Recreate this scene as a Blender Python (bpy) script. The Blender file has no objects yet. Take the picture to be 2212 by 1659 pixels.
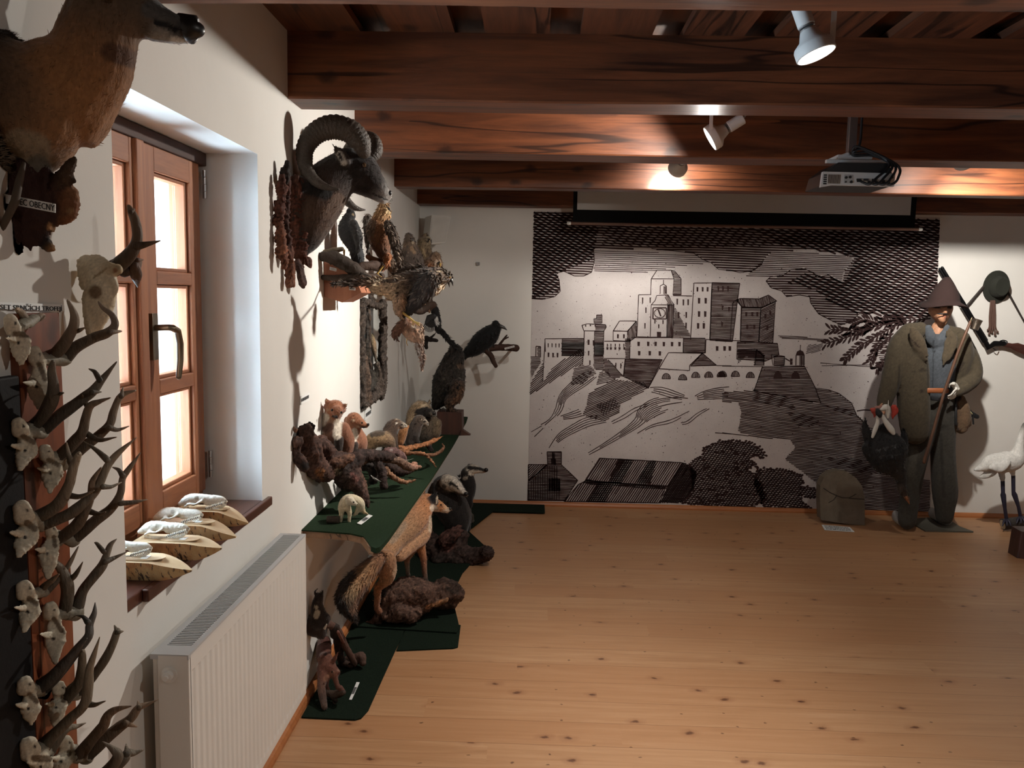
import bpy, bmesh, math, random
import numpy as np
from mathutils import Vector, Matrix, noise as mnoise
rnd = random.Random(7)
SC = bpy.context.scene
COL = SC.collection

# ------------------------------------------------------------------ camera
F_PX, YAW, PITCH, ROLL, EYE = 1723.9, -0.02626678, -0.10836884, 0.02001041, 1.65
def cam_axes():
    cy, sy = math.cos(YAW), math.sin(YAW)
    f = np.array([sy*math.cos(PITCH), cy*math.cos(PITCH), math.sin(PITCH)])
    r0 = np.array([cy, -sy, 0.0]); u0 = np.cross(r0, f)
    r = math.cos(ROLL)*r0+math.sin(ROLL)*u0
    u = -math.sin(ROLL)*r0+math.cos(ROLL)*u0
    return np.array([r, u, f])
RC = cam_axes()
CAMPOS = np.array([0, 0, EYE])
cd = bpy.data.cameras.new('camera'); cam = bpy.data.objects.new('camera', cd); COL.objects.link(cam)
cd.sensor_fit = 'HORIZONTAL'; cd.sensor_width = 36.0; cd.lens = F_PX*36.0/2212; cd.clip_start = 0.05
M = Matrix(((RC[0][0], RC[1][0], -RC[2][0], 0), (RC[0][1], RC[1][1], -RC[2][1], 0), (RC[0][2], RC[1][2], -RC[2][2], EYE), (0, 0, 0, 1)))
cam.matrix_world = M
SC.camera = cam
def ray(u, v):
    return RC.T @ np.array([u-1106, -(v-829.5), F_PX])
def P(u, v, y=None, x=None, z=None):
    """The point of the room seen at photograph pixel (u, v), on the plane y=, x= or z=."""
    d = ray(u, v)
    if y is not None: t = y/d[1]
    elif x is not None: t = x/d[0]
    else: t = (z-EYE)/d[2]
    return Vector(CAMPOS+t*d)
def px_at(pt):
    return (RC[2] @ (np.array(pt)-CAMPOS))/F_PX      # metres per pixel at this point

# ------------------------------------------------------------------ view, sky and lamps' levels
vs = SC.view_settings
vs.view_transform = 'Standard'; vs.look = 'None'; vs.gamma = 1.0; vs.use_curve_mapping = False
vs.exposure = 0.38
w = bpy.data.worlds.new('sky'); SC.world = w; w.use_nodes = True
bg = w.node_tree.nodes['Background']
bg.inputs[0].default_value = (0.64, 0.81, 1.0, 1); bg.inputs[1].default_value = 44.0
pd = bpy.data.lights.new('window_portal', 'AREA'); pd.shape = 'RECTANGLE'; pd.size = 0.9; pd.size_y = 1.15
pd.cycles.is_portal = True
po = bpy.data.objects.new('window_portal', pd); COL.objects.link(po)
po.location = (-1.2, 2.15, 1.53); po.rotation_euler = (0, -math.pi/2, 0)
SC.cycles.max_bounces = 8; SC.cycles.diffuse_bounces = 5; SC.cycles.caustics_reflective = False; SC.cycles.caustics_refractive = False
SC.cycles.sample_clamp_indirect = 4.0
SC.cycles.use_denoising = True
WARM = (1.0, 0.94, 0.86)
# spotlights: lens position, aim point, power (W), cone (deg), blend -- the lamp bodies are built around them
SPOTS = {   # beams: (power W, cone deg, softness, aim of the beam or None)
 'floor': dict(pos=(0.79, 2.40, 2.36), aim=(1.62, 2.05, 0.0), beams=((50, 112, 1.0, (1.7, 2.5, 0)), (18, 160, 0.6, None))),
 'birds': dict(pos=(0.74, 3.55, 2.345), aim=(-0.9, 3.80, 1.30), beams=((95, 56, 1.0, (-0.9, 3.75, 1.25)), (62, 150, 0.8, (-0.9, 2.3, 1.2)), (36, 168, 0.35, None))),
 'mural': dict(pos=(0.825, 4.86, 2.425), aim=(0.62, 6.2, 1.93), beams=((60, 46, 1.0, (0.66, 6.2, 1.97)), (46, 76, 1.0, (0.85, 6.2, 1.6)), (13, 164, 0.5, (1.0, 6.2, 1.3)))),
 'hunter': dict(pos=(2.37, 4.62, 2.448), aim=(3.75, 6.2, 1.40), beams=((150, 80, 1.0, (3.75, 6.2, 1.40)), (20, 156, 0.6, None))),
 'rear_fill': dict(pos=(2.0, 0.60, 2.36), aim=(0.2, 1.6, 0.0), beams=((24, 90, 1.0, None), (18, 160, 0.6, None))),  # added lamp out of view, fills in the near wall and floor
}
def spot_light(key):
    """Each reflector lamp throws a tight beam and a wide spill."""
    s = SPOTS[key]
    p = Vector(s['pos'])
    for power, cone, blend, aim in s['beams']:
        d = (Vector(aim or s['aim'])-p).normalized()
        ld = bpy.data.lights.new('spot_'+key, 'SPOT'); ld.energy = power; ld.color = WARM
        ld.spot_size = math.radians(cone); ld.spot_blend = blend; ld.shadow_soft_size = 0.03
        lo = bpy.data.objects.new('spot_'+key, ld); COL.objects.link(lo)
        lo.location = p+(Vector(s['aim'])-p).normalized()*0.012
        lo.rotation_euler = d.to_track_quat('-Z', 'Y').to_euler()
for k in SPOTS: spot_light(k)

# ------------------------------------------------------------------ node helpers
class NT:
    def __init__(s, name, **kw):
        s.m = bpy.data.materials.new(name); s.m.use_nodes = True
        s.t = s.m.node_tree; s.b = s.t.nodes['Principled BSDF']
        s.set(s.b, **kw)
    def set(s, n, **kw):
        for k, v in kw.items():
            k = k.replace('_', ' ')
            if isinstance(v, bpy.types.NodeSocket): s.t.links.new(v, n.inputs[k])
            else:
                if isinstance(v, (tuple, list)) and len(v) == 3 and n.inputs[k].type == 'RGBA': v = (*v, 1)
                n.inputs[k].default_value = v
    def n(s, typ, ins=None, **props):
        n = s.t.nodes.new(typ)
        for k, v in props.items(): setattr(n, k, v)
        for k, v in (ins or {}).items():
            if isinstance(v, bpy.types.NodeSocket): s.t.links.new(v, n.inputs[k])
            else:
                if isinstance(v, (tuple, list)) and len(v) == 3 and n.inputs[k].type == 'RGBA': v = (*v, 1)
                n.inputs[k].default_value = v
        return n
    def pos(s): return s.n('ShaderNodeNewGeometry').outputs['Position']
    def objc(s): return s.n('ShaderNodeTexCoord').outputs['Object']
    def map(s, vec, scale=(1, 1, 1), rot=(0, 0, 0), loc=(0, 0, 0)):
        return s.n('ShaderNodeMapping', {'Vector': vec, 'Scale': scale, 'Rotation': rot, 'Location': loc}).outputs[0]
    def noise(s, vec, scale, detail=4, rough=0.55, dist=0.0):
        return s.n('ShaderNodeTexNoise', {'Vector': vec, 'Scale': scale, 'Detail': detail, 'Roughness': rough, 'Distortion': dist}).outputs['Fac']
    def ramp(s, fac, stops):
        n = s.n('ShaderNodeValToRGB', {'Fac': fac}); e = n.color_ramp.elements
        while len(e) < len(stops): e.new(0.5)
        for i, (p, c) in enumerate(stops):
            e[i].position = p; e[i].color = (*c, 1) if len(c) == 3 else c
        return n.outputs['Color']
    def mix(s, fac, a, b, mode='MIX'):
        n = s.t.nodes.new('ShaderNodeMix'); n.data_type = 'RGBA'; n.blend_type = mode
        for idx, v in ((0, fac), (6, a), (7, b)):
            if isinstance(v, bpy.types.NodeSocket): s.t.links.new(v, n.inputs[idx])
            else: n.inputs[idx].default_value = v if idx == 0 else ((*v, 1) if len(v) == 3 else v)
        return n.outputs[2]
    def math(s, op, a, b=0.0, c=None, clamp=False):
        n = s.t.nodes.new('ShaderNodeMath'); n.operation = op; n.use_clamp = clamp
        for i, v in enumerate((a, b) if c is None else (a, b, c)):
            if isinstance(v, bpy.types.NodeSocket): s.t.links.new(v, n.inputs[i])
            else: n.inputs[i].default_value = v
        return n.outputs[0]
    def bump(s, h, strength=0.3, dist=0.01):
        s.set(s.b, Normal=s.n('ShaderNodeBump', {'Height': h, 'Strength': strength, 'Distance': dist}).outputs[0])
    def rand(s, v):
        return s.n('ShaderNodeTexWhiteNoise', {'W': v}, noise_dimensions='1D').outputs['Value']
def lin(c):
    """8-bit sRGB triple to linear."""
    return tuple(((x/255)/12.92 if x/255 <= 0.04045 else ((x/255+0.055)/1.055)**2.4) for x in c)
def plain(name, col, rough=0.6, metal=0.0, bump=0.0, bscale=60.0, var=0.12, vscale=9.0, spec=0.5):
    n = NT(name, Roughness=rough, Metallic=metal)
    n.b.inputs['Specular IOR Level'].default_value = spec
    v = n.objc()
    f = n.noise(v, vscale, 5)
    n.set(n.b, **{'Base Color': n.ramp(f, [(0.25, tuple(x*(1-var) for x in col)), (0.75, tuple(min(1, x*(1+var)) for x in col))])})
    if bump: n.bump(n.noise(v, bscale, 4), bump, 0.01)
    return n.m
def wood(name, a, b, axis=0, scale=1.0, rough=0.55, bump=0.15, knots=True, dark=None, world=True):
    """Grain running along one axis, a light/dark tones, with knots."""
    n = NT(name, Roughness=rough)
    v = n.pos() if world else n.objc()
    sc = [11*scale]*3; sc[axis] = 0.9*scale
    g = n.noise(n.map(v, tuple(sc)), 2.2, 8, 0.62, 0.6)
    sc2 = [60*scale]*3; sc2[axis] = 2.0*scale
    g2 = n.noise(n.map(v, tuple(sc2)), 2.0, 3)
    c = n.ramp(g, [(0.36, b), (0.50, tuple((x+y)/2 for x, y in zip(a, b))), (0.64, a)])
    c = n.mix(n.math('MULTIPLY', g2, 0.35), c, dark or tuple(x*0.55 for x in b))
    sp = n.n('ShaderNodeSeparateXYZ', {'Vector': v}).outputs
    along = sp[axis]; across = n.math('ADD', sp[(axis+1) % 3], sp[(axis+2) % 3])
    if knots:
        warp = n.math('MULTIPLY', n.math('SUBTRACT', n.noise(v, 14, 3), 0.5), 0.05)
        cv = n.n('ShaderNodeCombineXYZ', {'X': n.math('MULTIPLY', along, 3.4*scale), 'Y': n.math('MULTIPLY', n.math('ADD', across, warp), 6.0*scale)}).outputs[0]
        vo = n.n('ShaderNodeTexVoronoi', {'Vector': cv, 'Scale': 1.0}, feature='F1', voronoi_dimensions='2D')
        gate = n.math('GREATER_THAN', n.n('ShaderNodeSeparateColor', {'Color': vo.outputs['Color']}).outputs[0], 0.62)
        k = n.ramp(vo.outputs['Distance'], [(0.035, (1, 1, 1)), (0.075, (0.75, 0.75, 0.75)), (0.13, (0, 0, 0))])
        c = n.mix(n.math('MULTIPLY', n.math('MULTIPLY', k, gate), 0.8), c, tuple(x*0.25 for x in b))
        sc3 = [5.5*scale]*3; sc3[axis] = 0.35*scale
        ck = n.math('ABSOLUTE', n.math('SUBTRACT', n.noise(n.map(v, tuple(sc3)), 1.0, 3, 0.5, 0.4), 0.52))
        ck = n.ramp(ck, [(0.003, (1, 1, 1)), (0.010, (0, 0, 0))])
        brk = n.math('GREATER_THAN', n.noise(n.map(v, tuple(x*0.5 for x in sc3), loc=(7, 3, 5)), 2.0, 2), 0.47)
        c = n.mix(n.math('MULTIPLY', n.math('MULTIPLY', ck, brk), 0.85), c, tuple(x*0.15 for x in b))
    n.set(n.b, **{'Base Color': c})
    if bump: n.bump(n.math('ADD', g, n.math('MULTIPLY', g2, 0.4)), bump, 0.006)
    return n.m
# ------------------------------------------------------------------ mesh helpers
class MB:
    """Collects shapes into ONE mesh; every face remembers its material slot."""
    def __init__(s): s.v = []; s.f = []; s.mi = []
    def add(s, verts, faces, mi=0):
        o = len(s.v); s.v += [tuple(p) for p in verts]
        s.f += [tuple(i+o for i in f) for f in faces]; s.mi += [mi]*len(faces); return s
    def box(s, lo, hi, mi=0, rot=None, at=(0, 0, 0)):
        x0, y0, z0 = lo; x1, y1, z1 = hi
        vs_ = [Vector(p) for p in ((x0, y0, z0), (x1, y0, z0), (x1, y1, z0), (x0, y1, z0), (x0, y0, z1), (x1, y0, z1), (x1, y1, z1), (x0, y1, z1))]
        if rot is not None: vs_ = [rot @ p for p in vs_]
        a = Vector(at)
        return s.add([p+a for p in vs_], [(0, 3, 2, 1), (4, 5, 6, 7), (0, 1, 5, 4), (1, 2, 6, 5), (2, 3, 7, 6), (3, 0, 4, 7)], mi)
    def ngon(s, pts, mi=0): return s.add(pts, [tuple(range(len(pts)))], mi)
    def prism(s, pts, d, mi=0, mi_side=None):
        """Polygon pts extruded by vector d."""
        n = len(pts); a = [Vector(p) for p in pts]; b = [p+Vector(d) for p in a]
        s.add(a+b, [tuple(range(n))[::-1], tuple(range(n, 2*n))], mi)
        return s.add(a+b, [(i, (i+1) % n, n+(i+1) % n, n+i) for i in range(n)], mi if mi_side is None else mi_side)
    def tube(s, path, rad, seg=10, mi=0, closed_ends=True, flat=1.0, up=None, rough=0.0, seed=0, ridge=None):
        """Round (or flattened) tube along points with one radius per point; ends rounded off. flat scales the axis nearest to up."""
        p = [Vector(q) for q in path]; n = len(p)
        if not hasattr(rad, '__len__'): rad = [rad]*n
        fl = flat if hasattr(flat, '__len__') else [flat]*n
        rr = random.Random(seed)
        T = [(p[min(i+1, n-1)]-p[max(i-1, 0)]).normalized() for i in range(n)]
        ref = Vector(up) if up is not None else (Vector((0, 0, 1)) if abs(T[0].z) < 0.9 else Vector((1, 0, 0)))
        rings = []
        def ring(c, t, r, f, k):
            nonlocal ref
            a = ref-t*ref.dot(t)
            if a.length < 1e-6: a = t.orthogonal()
            a.normalize(); b = t.cross(a)
            if up is None: ref = a
            out = []
            for j in range(seg):
                th = 2*math.pi*j/seg
                q = r
                if rough: q = r*(1+rough*mnoise.noise(Vector((c.x*40+math.cos(th)*1.3, c.y*40+math.sin(th)*1.3, c.z*40+seed))))
                if ridge: q *= 1+ridge(k, th)
                out.append(c+a*(math.cos(th)*q*f)+b*(math.sin(th)*q))
            return out
        if closed_ends:
            for ph in (1.35, 0.85, 0.4):
                rings.append(ring(p[0]-T[0]*rad[0]*math.sin(ph), T[0], rad[0]*math.cos(ph), fl[0], 0))
        for i in range(n): rings.append(ring(p[i], T[i], rad[i], fl[i], i/(max(n-1, 1))))
        if closed_ends:
            for ph in (0.4, 0.85, 1.35):
                rings.append(ring(p[-1]+T[-1]*rad[-1]*math.sin(ph), T[-1], rad[-1]*math.cos(ph), fl[-1], 1))
        V = [q for r in rings for q in r]; Fc = []
        m = len(rings)
        for i in range(m-1):
            for j in range(seg):
                k = (j+1) % seg
                Fc.append((i*seg+j, i*seg+k, (i+1)*seg+k, (i+1)*seg+j))
        Fc.append(tuple(range(seg))[::-1]); Fc.append(tuple((m-1)*seg+j for j in range(seg)))
        return s.add(V, Fc, mi)
    def lathe(s, prof, at=(0, 0, 0), axis=(0, 0, 1), seg=24, mi=0):
        """Profile [(radius, height)] turned round axis."""
        q = Vector((0, 0, 1)).rotation_difference(Vector(axis).normalized()); a = Vector(at)
        V = []
        for r, h in prof:
            for j in range(seg):
                th = 2*math.pi*j/seg
                V.append(a+q @ Vector((r*math.cos(th), r*math.sin(th), h)))
        Fc = [(i*seg+j, i*seg+(j+1) % seg, (i+1)*seg+(j+1) % seg, (i+1)*seg+j) for i in range(len(prof)-1) for j in range(seg)]
        Fc.append(tuple(range(seg))[::-1]); Fc.append(tuple((len(prof)-1)*seg+j for j in range(seg)))
        return s.add(V, Fc, mi)
    def ball(s, c, r, mi=0, seg=14, rings=9, scale=(1, 1, 1), rot=None):
        V = []
        for i in range(rings+1):
            ph = math.pi*(i+0.02*(i == 0)-0.02*(i == rings))/rings
            for j in range(seg):
                th = 2*math.pi*j/seg
                p = Vector((math.sin(ph)*math.cos(th)*r*scale[0], math.sin(ph)*math.sin(th)*r*scale[1], math.cos(ph)*r*scale[2]))
                V.append(Vector(c)+(rot @ p if rot is not None else p))
        Fc = [(i*seg+j, i*seg+(j+1) % seg, (i+1)*seg+(j+1) % seg, (i+1)*seg+j)[::-1] for i in range(rings) for j in range(seg)]
        return s.add(V, Fc, mi)

def link(o, parent=None):
    COL.objects.link(o)
    if parent is not None:
        o.parent = parent; o.matrix_parent_inverse = Matrix.Translation(-parent.location)
    return o
def obj(name, mb, mats, parent=None, smooth=False, bevel=0.0, colors=None):
    """The collected shapes as one mesh object; its origin goes to the middle of its foot."""
    if not isinstance(mats, (list, tuple)): mats = [mats]
    V = np.array([tuple(p) for p in mb.v], dtype=float)
    lo, hi = V.min(0), V.max(0); c = np.array([(lo[0]+hi[0])/2, (lo[1]+hi[1])/2, lo[2]])
    me = bpy.data.meshes.new(name)
    me.from_pydata((V-c).tolist(), [], mb.f)
    for m in mats: me.materials.append(m)
    me.polygons.foreach_set('material_index', mb.mi)
    if smooth: me.polygons.foreach_set('use_smooth', [True]*len(me.polygons))
    bm = bmesh.new(); bm.from_mesh(me); bmesh.ops.recalc_face_normals(bm, faces=bm.faces)
    bm.to_mesh(me); bm.free()
    if smooth == 'auto': me.set_sharp_from_angle(angle=math.radians(38))
    me.update()
    o = bpy.data.objects.new(name, me); o.location = c
    if parent is not None:
        COL.objects.link(o); o.parent = parent; o.location = Vector(c)-world_loc(parent)
    else: COL.objects.link(o)
    if bevel:
        b = o.modifiers.new('edge', 'BEVEL'); b.width = bevel; b.segments = 2; b.limit_method = 'ANGLE'
    return o
def world_loc(o):
    v = Vector((0, 0, 0))
    while o is not None: v += o.location; o = o.parent
    return v
def tag(o, label, cat, group=None, kind=None):
    o['label'] = label; o['category'] = cat
    if group: o['group'] = group
    if kind: o['kind'] = kind
    return o
def thing(name, label, cat, loc, group=None):
    o = bpy.data.objects.new(name, None); COL.objects.link(o); o.location = Vector(loc); o.empty_display_size = 0.05
    return tag(o, label, cat, group)
def struct(name, mb, mats, parent=None, **kw):
    o = obj(name, mb, mats, parent, **kw)
    if parent is None: o['kind'] = 'structure'
    return o
def text_mesh(name, body, size, mat, parent, loc, xdir, ydir, align='LEFT', depth=0.0004, sx=1.0, shear=0.0):
    """Lettering laid in the plane (xdir, ydir) at loc, made into a mesh part."""
    cu = bpy.data.curves.new('t', 'FONT'); cu.body = body; cu.size = size; cu.align_x = align; cu.extrude = depth; cu.resolution_u = 2
    t = bpy.data.objects.new('t', cu); COL.objects.link(t)
    bpy.context.view_layer.update()
    me = bpy.data.meshes.new_from_object(t.evaluated_get(bpy.context.evaluated_depsgraph_get()))
    bpy.data.objects.remove(t); bpy.data.curves.remove(cu)
    X, Y = Vector(xdir).normalized(), Vector(ydir).normalized(); Z = X.cross(Y)
    mt = Matrix(((X.x, Y.x, Z.x), (X.y, Y.y, Z.y), (X.z, Y.z, Z.z)))
    for q in me.vertices: q.co = mt @ Vector((q.co.x*sx, q.co.y, q.co.z))
    me.name = name; me.materials.clear(); me.materials.append(mat)
    o = bpy.data.objects.new(name, me); COL.objects.link(o)
    o.location = Vector(loc)
    if parent is not None: o.parent = parent; o.location = Vector(loc)-world_loc(parent)
    return o

# ------------------------------------------------------------------ soft bodies: round limbs grown into one continuous skin
def catmull(pts, sub):
    """pts: rows of numbers; returns the smoothed rows."""
    A = np.array(pts, dtype=float)
    if len(A) < 3 or sub <= 1:
        out = []
        for i in range(len(A)-1):
            for k in range(sub): out.append(A[i]+(A[i+1]-A[i])*k/sub)
        out.append(A[-1]); return np.array(out)
    B = np.vstack([2*A[0]-A[1], A, 2*A[-1]-A[-2]]); out = []
    for i in range(1, len(B)-2):
        for k in range(sub):
            t = k/sub
            out.append(0.5*((2*B[i])+(B[i+1]-B[i-1])*t+(2*B[i-1]-5*B[i]+4*B[i+1]-B[i+2])*t*t+(3*B[i]-B[i-1]-3*B[i+1]+B[i+2])*t**3))
    out.append(B[-2]); return np.array(out)
CROPS = dict(A=(0, 0, 2.963), B=(0, 420, 3.457), C=(0, 820, 3.457), D=(0, 1200, 3.614), E=(220, 220, 3.0725), F=(240, 1020, 5.027),
             G=(560, 220, 3.77), H=(660, 420, 4.1475), I=(820, 640, 5.183), J=(600, 820, 4.609), K=(640, 980, 4.609), L=(620, 1200, 4.365),
             M=(1820, 560, 4.88), N=(1740, 860, 4.608), O=(1480, 20, 3.022), Q=(1880, 600, 2.963), U=(0, 0, 1.0))
def uv(view, a, b):
    x0, y0, s = CROPS[view]; return x0+a/s, y0+b/s
class Chain:
    """A limb: points (a, b, radius[, y]) measured in one view of the photograph, standing at depth y in the room."""
    def __init__(s, view, pts, y=None, col=(0.2, 0.1, 0.05), flat=1.0, sub=5, cols=None, xp=None):
        x0, y0, sc = CROPS[view]
        n = len(pts); rows = []
        ys = y if hasattr(y, '__len__') else [y, y]
        if y is None: ys = [0, 0]
        for i, p in enumerate(pts):
            d = p[3] if len(p) > 3 else ys[0]+(ys[-1]-ys[0])*i/max(n-1, 1)
            q = P(x0+p[0]/sc, y0+p[1]/sc, x=xp) if xp is not None else P(x0+p[0]/sc, y0+p[1]/sc, y=d)
            c = cols[i] if cols else col
            rows.append([*q, p[2]/sc*px_at(q), *c])
        if len(rows) == 1: rows.append([rows[0][0]+1e-4, *rows[0][1:]])
        R_ = catmull(rows, sub if len(rows) > 1 else 1)
        R_[:, 3] = np.maximum(R_[:, 3], 0.0008)
        s.c, s.r, s.col, s.flat = R_[:, :3], R_[:, 3], np.clip(R_[:, 4:7], 0, 1), flat
        s.flip = 1
def pt(view, a, b, y): u_, v_ = uv(view, a, b); return P(u_, v_, y=y)
def skin(name, chains, mat, parent=None, vox=0.006, paint=(), smooth=2, fuzz=None, jitter=0.0, grain=0.10, seed=1, wallx=None):
    """All chains melted into one continuous skin. paint: (view, a, b, r, colour[, a2, b2]) patches of coat colour."""
    mb = MB()
    for ch in chains:
        look = (Vector(ch.c.mean(0))-Vector(CAMPOS)).normalized()
        mb.tube(ch.c, list(ch.r), 14, 0, True, ch.flat, up=look)
    me = bpy.data.meshes.new('raw'); me.from_pydata(mb.v, [], mb.f)
    bm = bmesh.new(); bm.from_mesh(me); bmesh.ops.recalc_face_normals(bm, faces=bm.faces); bm.to_mesh(me); bm.free()
    o = bpy.data.objects.new('raw', me); COL.objects.link(o)
    rm = o.modifiers.new('r', 'REMESH'); rm.mode = 'VOXEL'; rm.voxel_size = vox
    if smooth:
        sm = o.modifiers.new('s', 'SMOOTH'); sm.factor = 0.5; sm.iterations = smooth
    bpy.context.view_layer.update()
    out = bpy.data.meshes.new_from_object(o.evaluated_get(bpy.context.evaluated_depsgraph_get()))
    bpy.data.objects.remove(o); bpy.data.meshes.remove(me)
    nv = len(out.vertices)
    X = np.zeros(nv*3); out.vertices.foreach_get('co', X); X = X.reshape(-1, 3)
    N = np.zeros(nv*3); out.vertices.foreach_get('normal', N); N = N.reshape(-1, 3)
    Cc = np.vstack([c.c for c in chains]); Rr = np.concatenate([c.r for c in chains]); Kk = np.vstack([c.col for c in chains])
    Tn = np.vstack([np.gradient(c.c, axis=0)*c.flip for c in chains]); Tn /= np.linalg.norm(Tn, axis=1)[:, None]+1e-9
    COLR = np.zeros((nv, 3)); FLOW = np.zeros((nv, 3))
    for i in range(0, nv, 4000):
        d = np.linalg.norm(X[i:i+4000, None, :]-Cc[None], axis=2)
        g = d/Rr[None]-1.0
        wgt = np.exp(-np.clip(g-g.min(1)[:, None], 0, 40)*9.0)
        wgt /= wgt.sum(1)[:, None]
        COLR[i:i+4000] = wgt @ Kk; FLOW[i:i+4000] = wgt @ Tn
    q = (X-CAMPOS) @ RC.T
    U, Vv = 1106+F_PX*q[:, 0]/q[:, 2], 829.5-F_PX*q[:, 1]/q[:, 2]
    rs = np.random.RandomState(seed)
    for pn in paint:
        (a, b), rr, c = uv(pn[0], pn[1], pn[2]), pn[3]/CROPS[pn[0]][2], np.array(pn[4])
        if len(pn) > 6: a2, b2 = uv(pn[0], pn[5], pn[6])
        else: a2, b2 = a, b
        ax, ay = a2-a, b2-b; L2 = ax*ax+ay*ay+1e-9
        t = np.clip(((U-a)*ax+(Vv-b)*ay)/L2, 0, 1)
        dist = np.hypot(U-a-t*ax, Vv-b-t*ay)
        m = np.clip((rr*1.12-dist)/(rr*0.3), 0, 1)[:, None]
        COLR = COLR*(1-m)+c*m
    if jitter:
        Fu = FLOW/(np.linalg.norm(FLOW, axis=1)[:, None]+1e-6)
        Xs = X-0.82*Fu*(X*Fu).sum(1)[:, None]
        nn = np.array([0.75*mnoise.noise(Vector(x*62))+0.45*mnoise.noise(Vector(x*150))+0.5*mnoise.noise(Vector(z*22)) for x, z in zip(Xs, X)])
        if grain > 0.28: COLR = COLR*np.clip(1+0.9*nn, 0.25, 1.9)[:, None]
        X = X+N*(nn*jitter)[:, None]
        out.vertices.foreach_set('co', X.ravel())
    COLR = np.clip(COLR*(1+grain*rs.randn(nv, 1)), 0, 1)
    if wallx is not None: X[:, 0] = np.maximum(X[:, 0], wallx)
    V = X; faces = [tuple(p.vertices) for p in out.polygons]; VC = COLR
    bpy.data.meshes.remove(out)
    if fuzz:
        k, length, width, lift = fuzz
        pick = rs.randint(0, nv, k)
        fl = FLOW[pick]; nr = N[pick]
        fl = fl-nr*(fl*nr).sum(1)[:, None]; fl /= np.linalg.norm(fl, axis=1)[:, None]+1e-6
        fl = fl+rs.randn(k, 3)*0.28
        dr = fl*(1-lift)+nr*lift; dr /= np.linalg.norm(dr, axis=1)[:, None]+1e-6
        sd = np.cross(dr, nr); sd /= np.linalg.norm(sd, axis=1)[:, None]+1e-6
        ln = length*(0.5+rs.rand(k, 1)); wd = width*(0.6+0.8*rs.rand(k, 1))
        root = X[pick]-nr*length*0.06
        tri = np.stack([root-sd*wd, root+sd*wd, root+dr*ln*0.62+sd*wd*0.75, root+dr*ln, root+dr*ln*0.62-sd*wd*0.75], 1).reshape(-1, 3)
        fc = np.clip(COLR[pick]*(1+0.22*rs.randn(k, 1)), 0, 1)
        base = len(V)
        V = np.vstack([V, tri]); VC = np.vstack([VC, np.repeat(fc, 5, 0)])
        faces += [tuple(base+5*i+j for j in range(5)) for i in range(k)]
    lo, hi = V.min(0), V.max(0); c0 = np.array([(lo[0]+hi[0])/2, (lo[1]+hi[1])/2, lo[2]])
    me = bpy.data.meshes.new(name); me.from_pydata((V-c0).tolist(), [], faces)
    me.materials.append(mat)
    me.polygons.foreach_set('use_smooth', [True]*len(me.polygons))
    at = me.color_attributes.new('coat', 'FLOAT_COLOR', 'POINT')
    at.data.foreach_set('color', np.hstack([VC, np.ones((len(VC), 1))]).ravel())
    me.update()
    ob = bpy.data.objects.new(name, me); COL.objects.link(ob); ob.location = c0
    if parent is not None: ob.parent = parent; ob.location = Vector(c0)-world_loc(parent)
    return ob
def coat_mat(name, nscale=90, stretch=(1, 1, 1), rough=0.85, amp=0.45, bump=0.4, sheen=0.25):
    n = NT(name, Roughness=rough); n.b.inputs['Specular IOR Level'].default_value = 0.25
    n.b.inputs['Sheen Weight'].default_value = sheen; n.b.inputs['Sheen Roughness'].default_value = 0.5
    at = n.n('ShaderNodeAttribute', attribute_name='coat').outputs['Color']
    f = n.noise(n.map(n.objc(), stretch), nscale, 4, 0.6)
    f2 = n.noise(n.objc(), nscale*0.15, 3)
    g = n.math('ADD', n.math('MULTIPLY', f, amp), n.math('ADD', n.math('MULTIPLY', f2, amp*0.7), 1-amp*0.85))
    n.set(n.b, **{'Base Color': n.mix(1.0, at, n.n('ShaderNodeCombineColor', {'Red': g, 'Green': g, 'Blue': g}).outputs[0], 'MULTIPLY')})
    n.bump(f, bump, 0.008)
    return n.m
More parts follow.
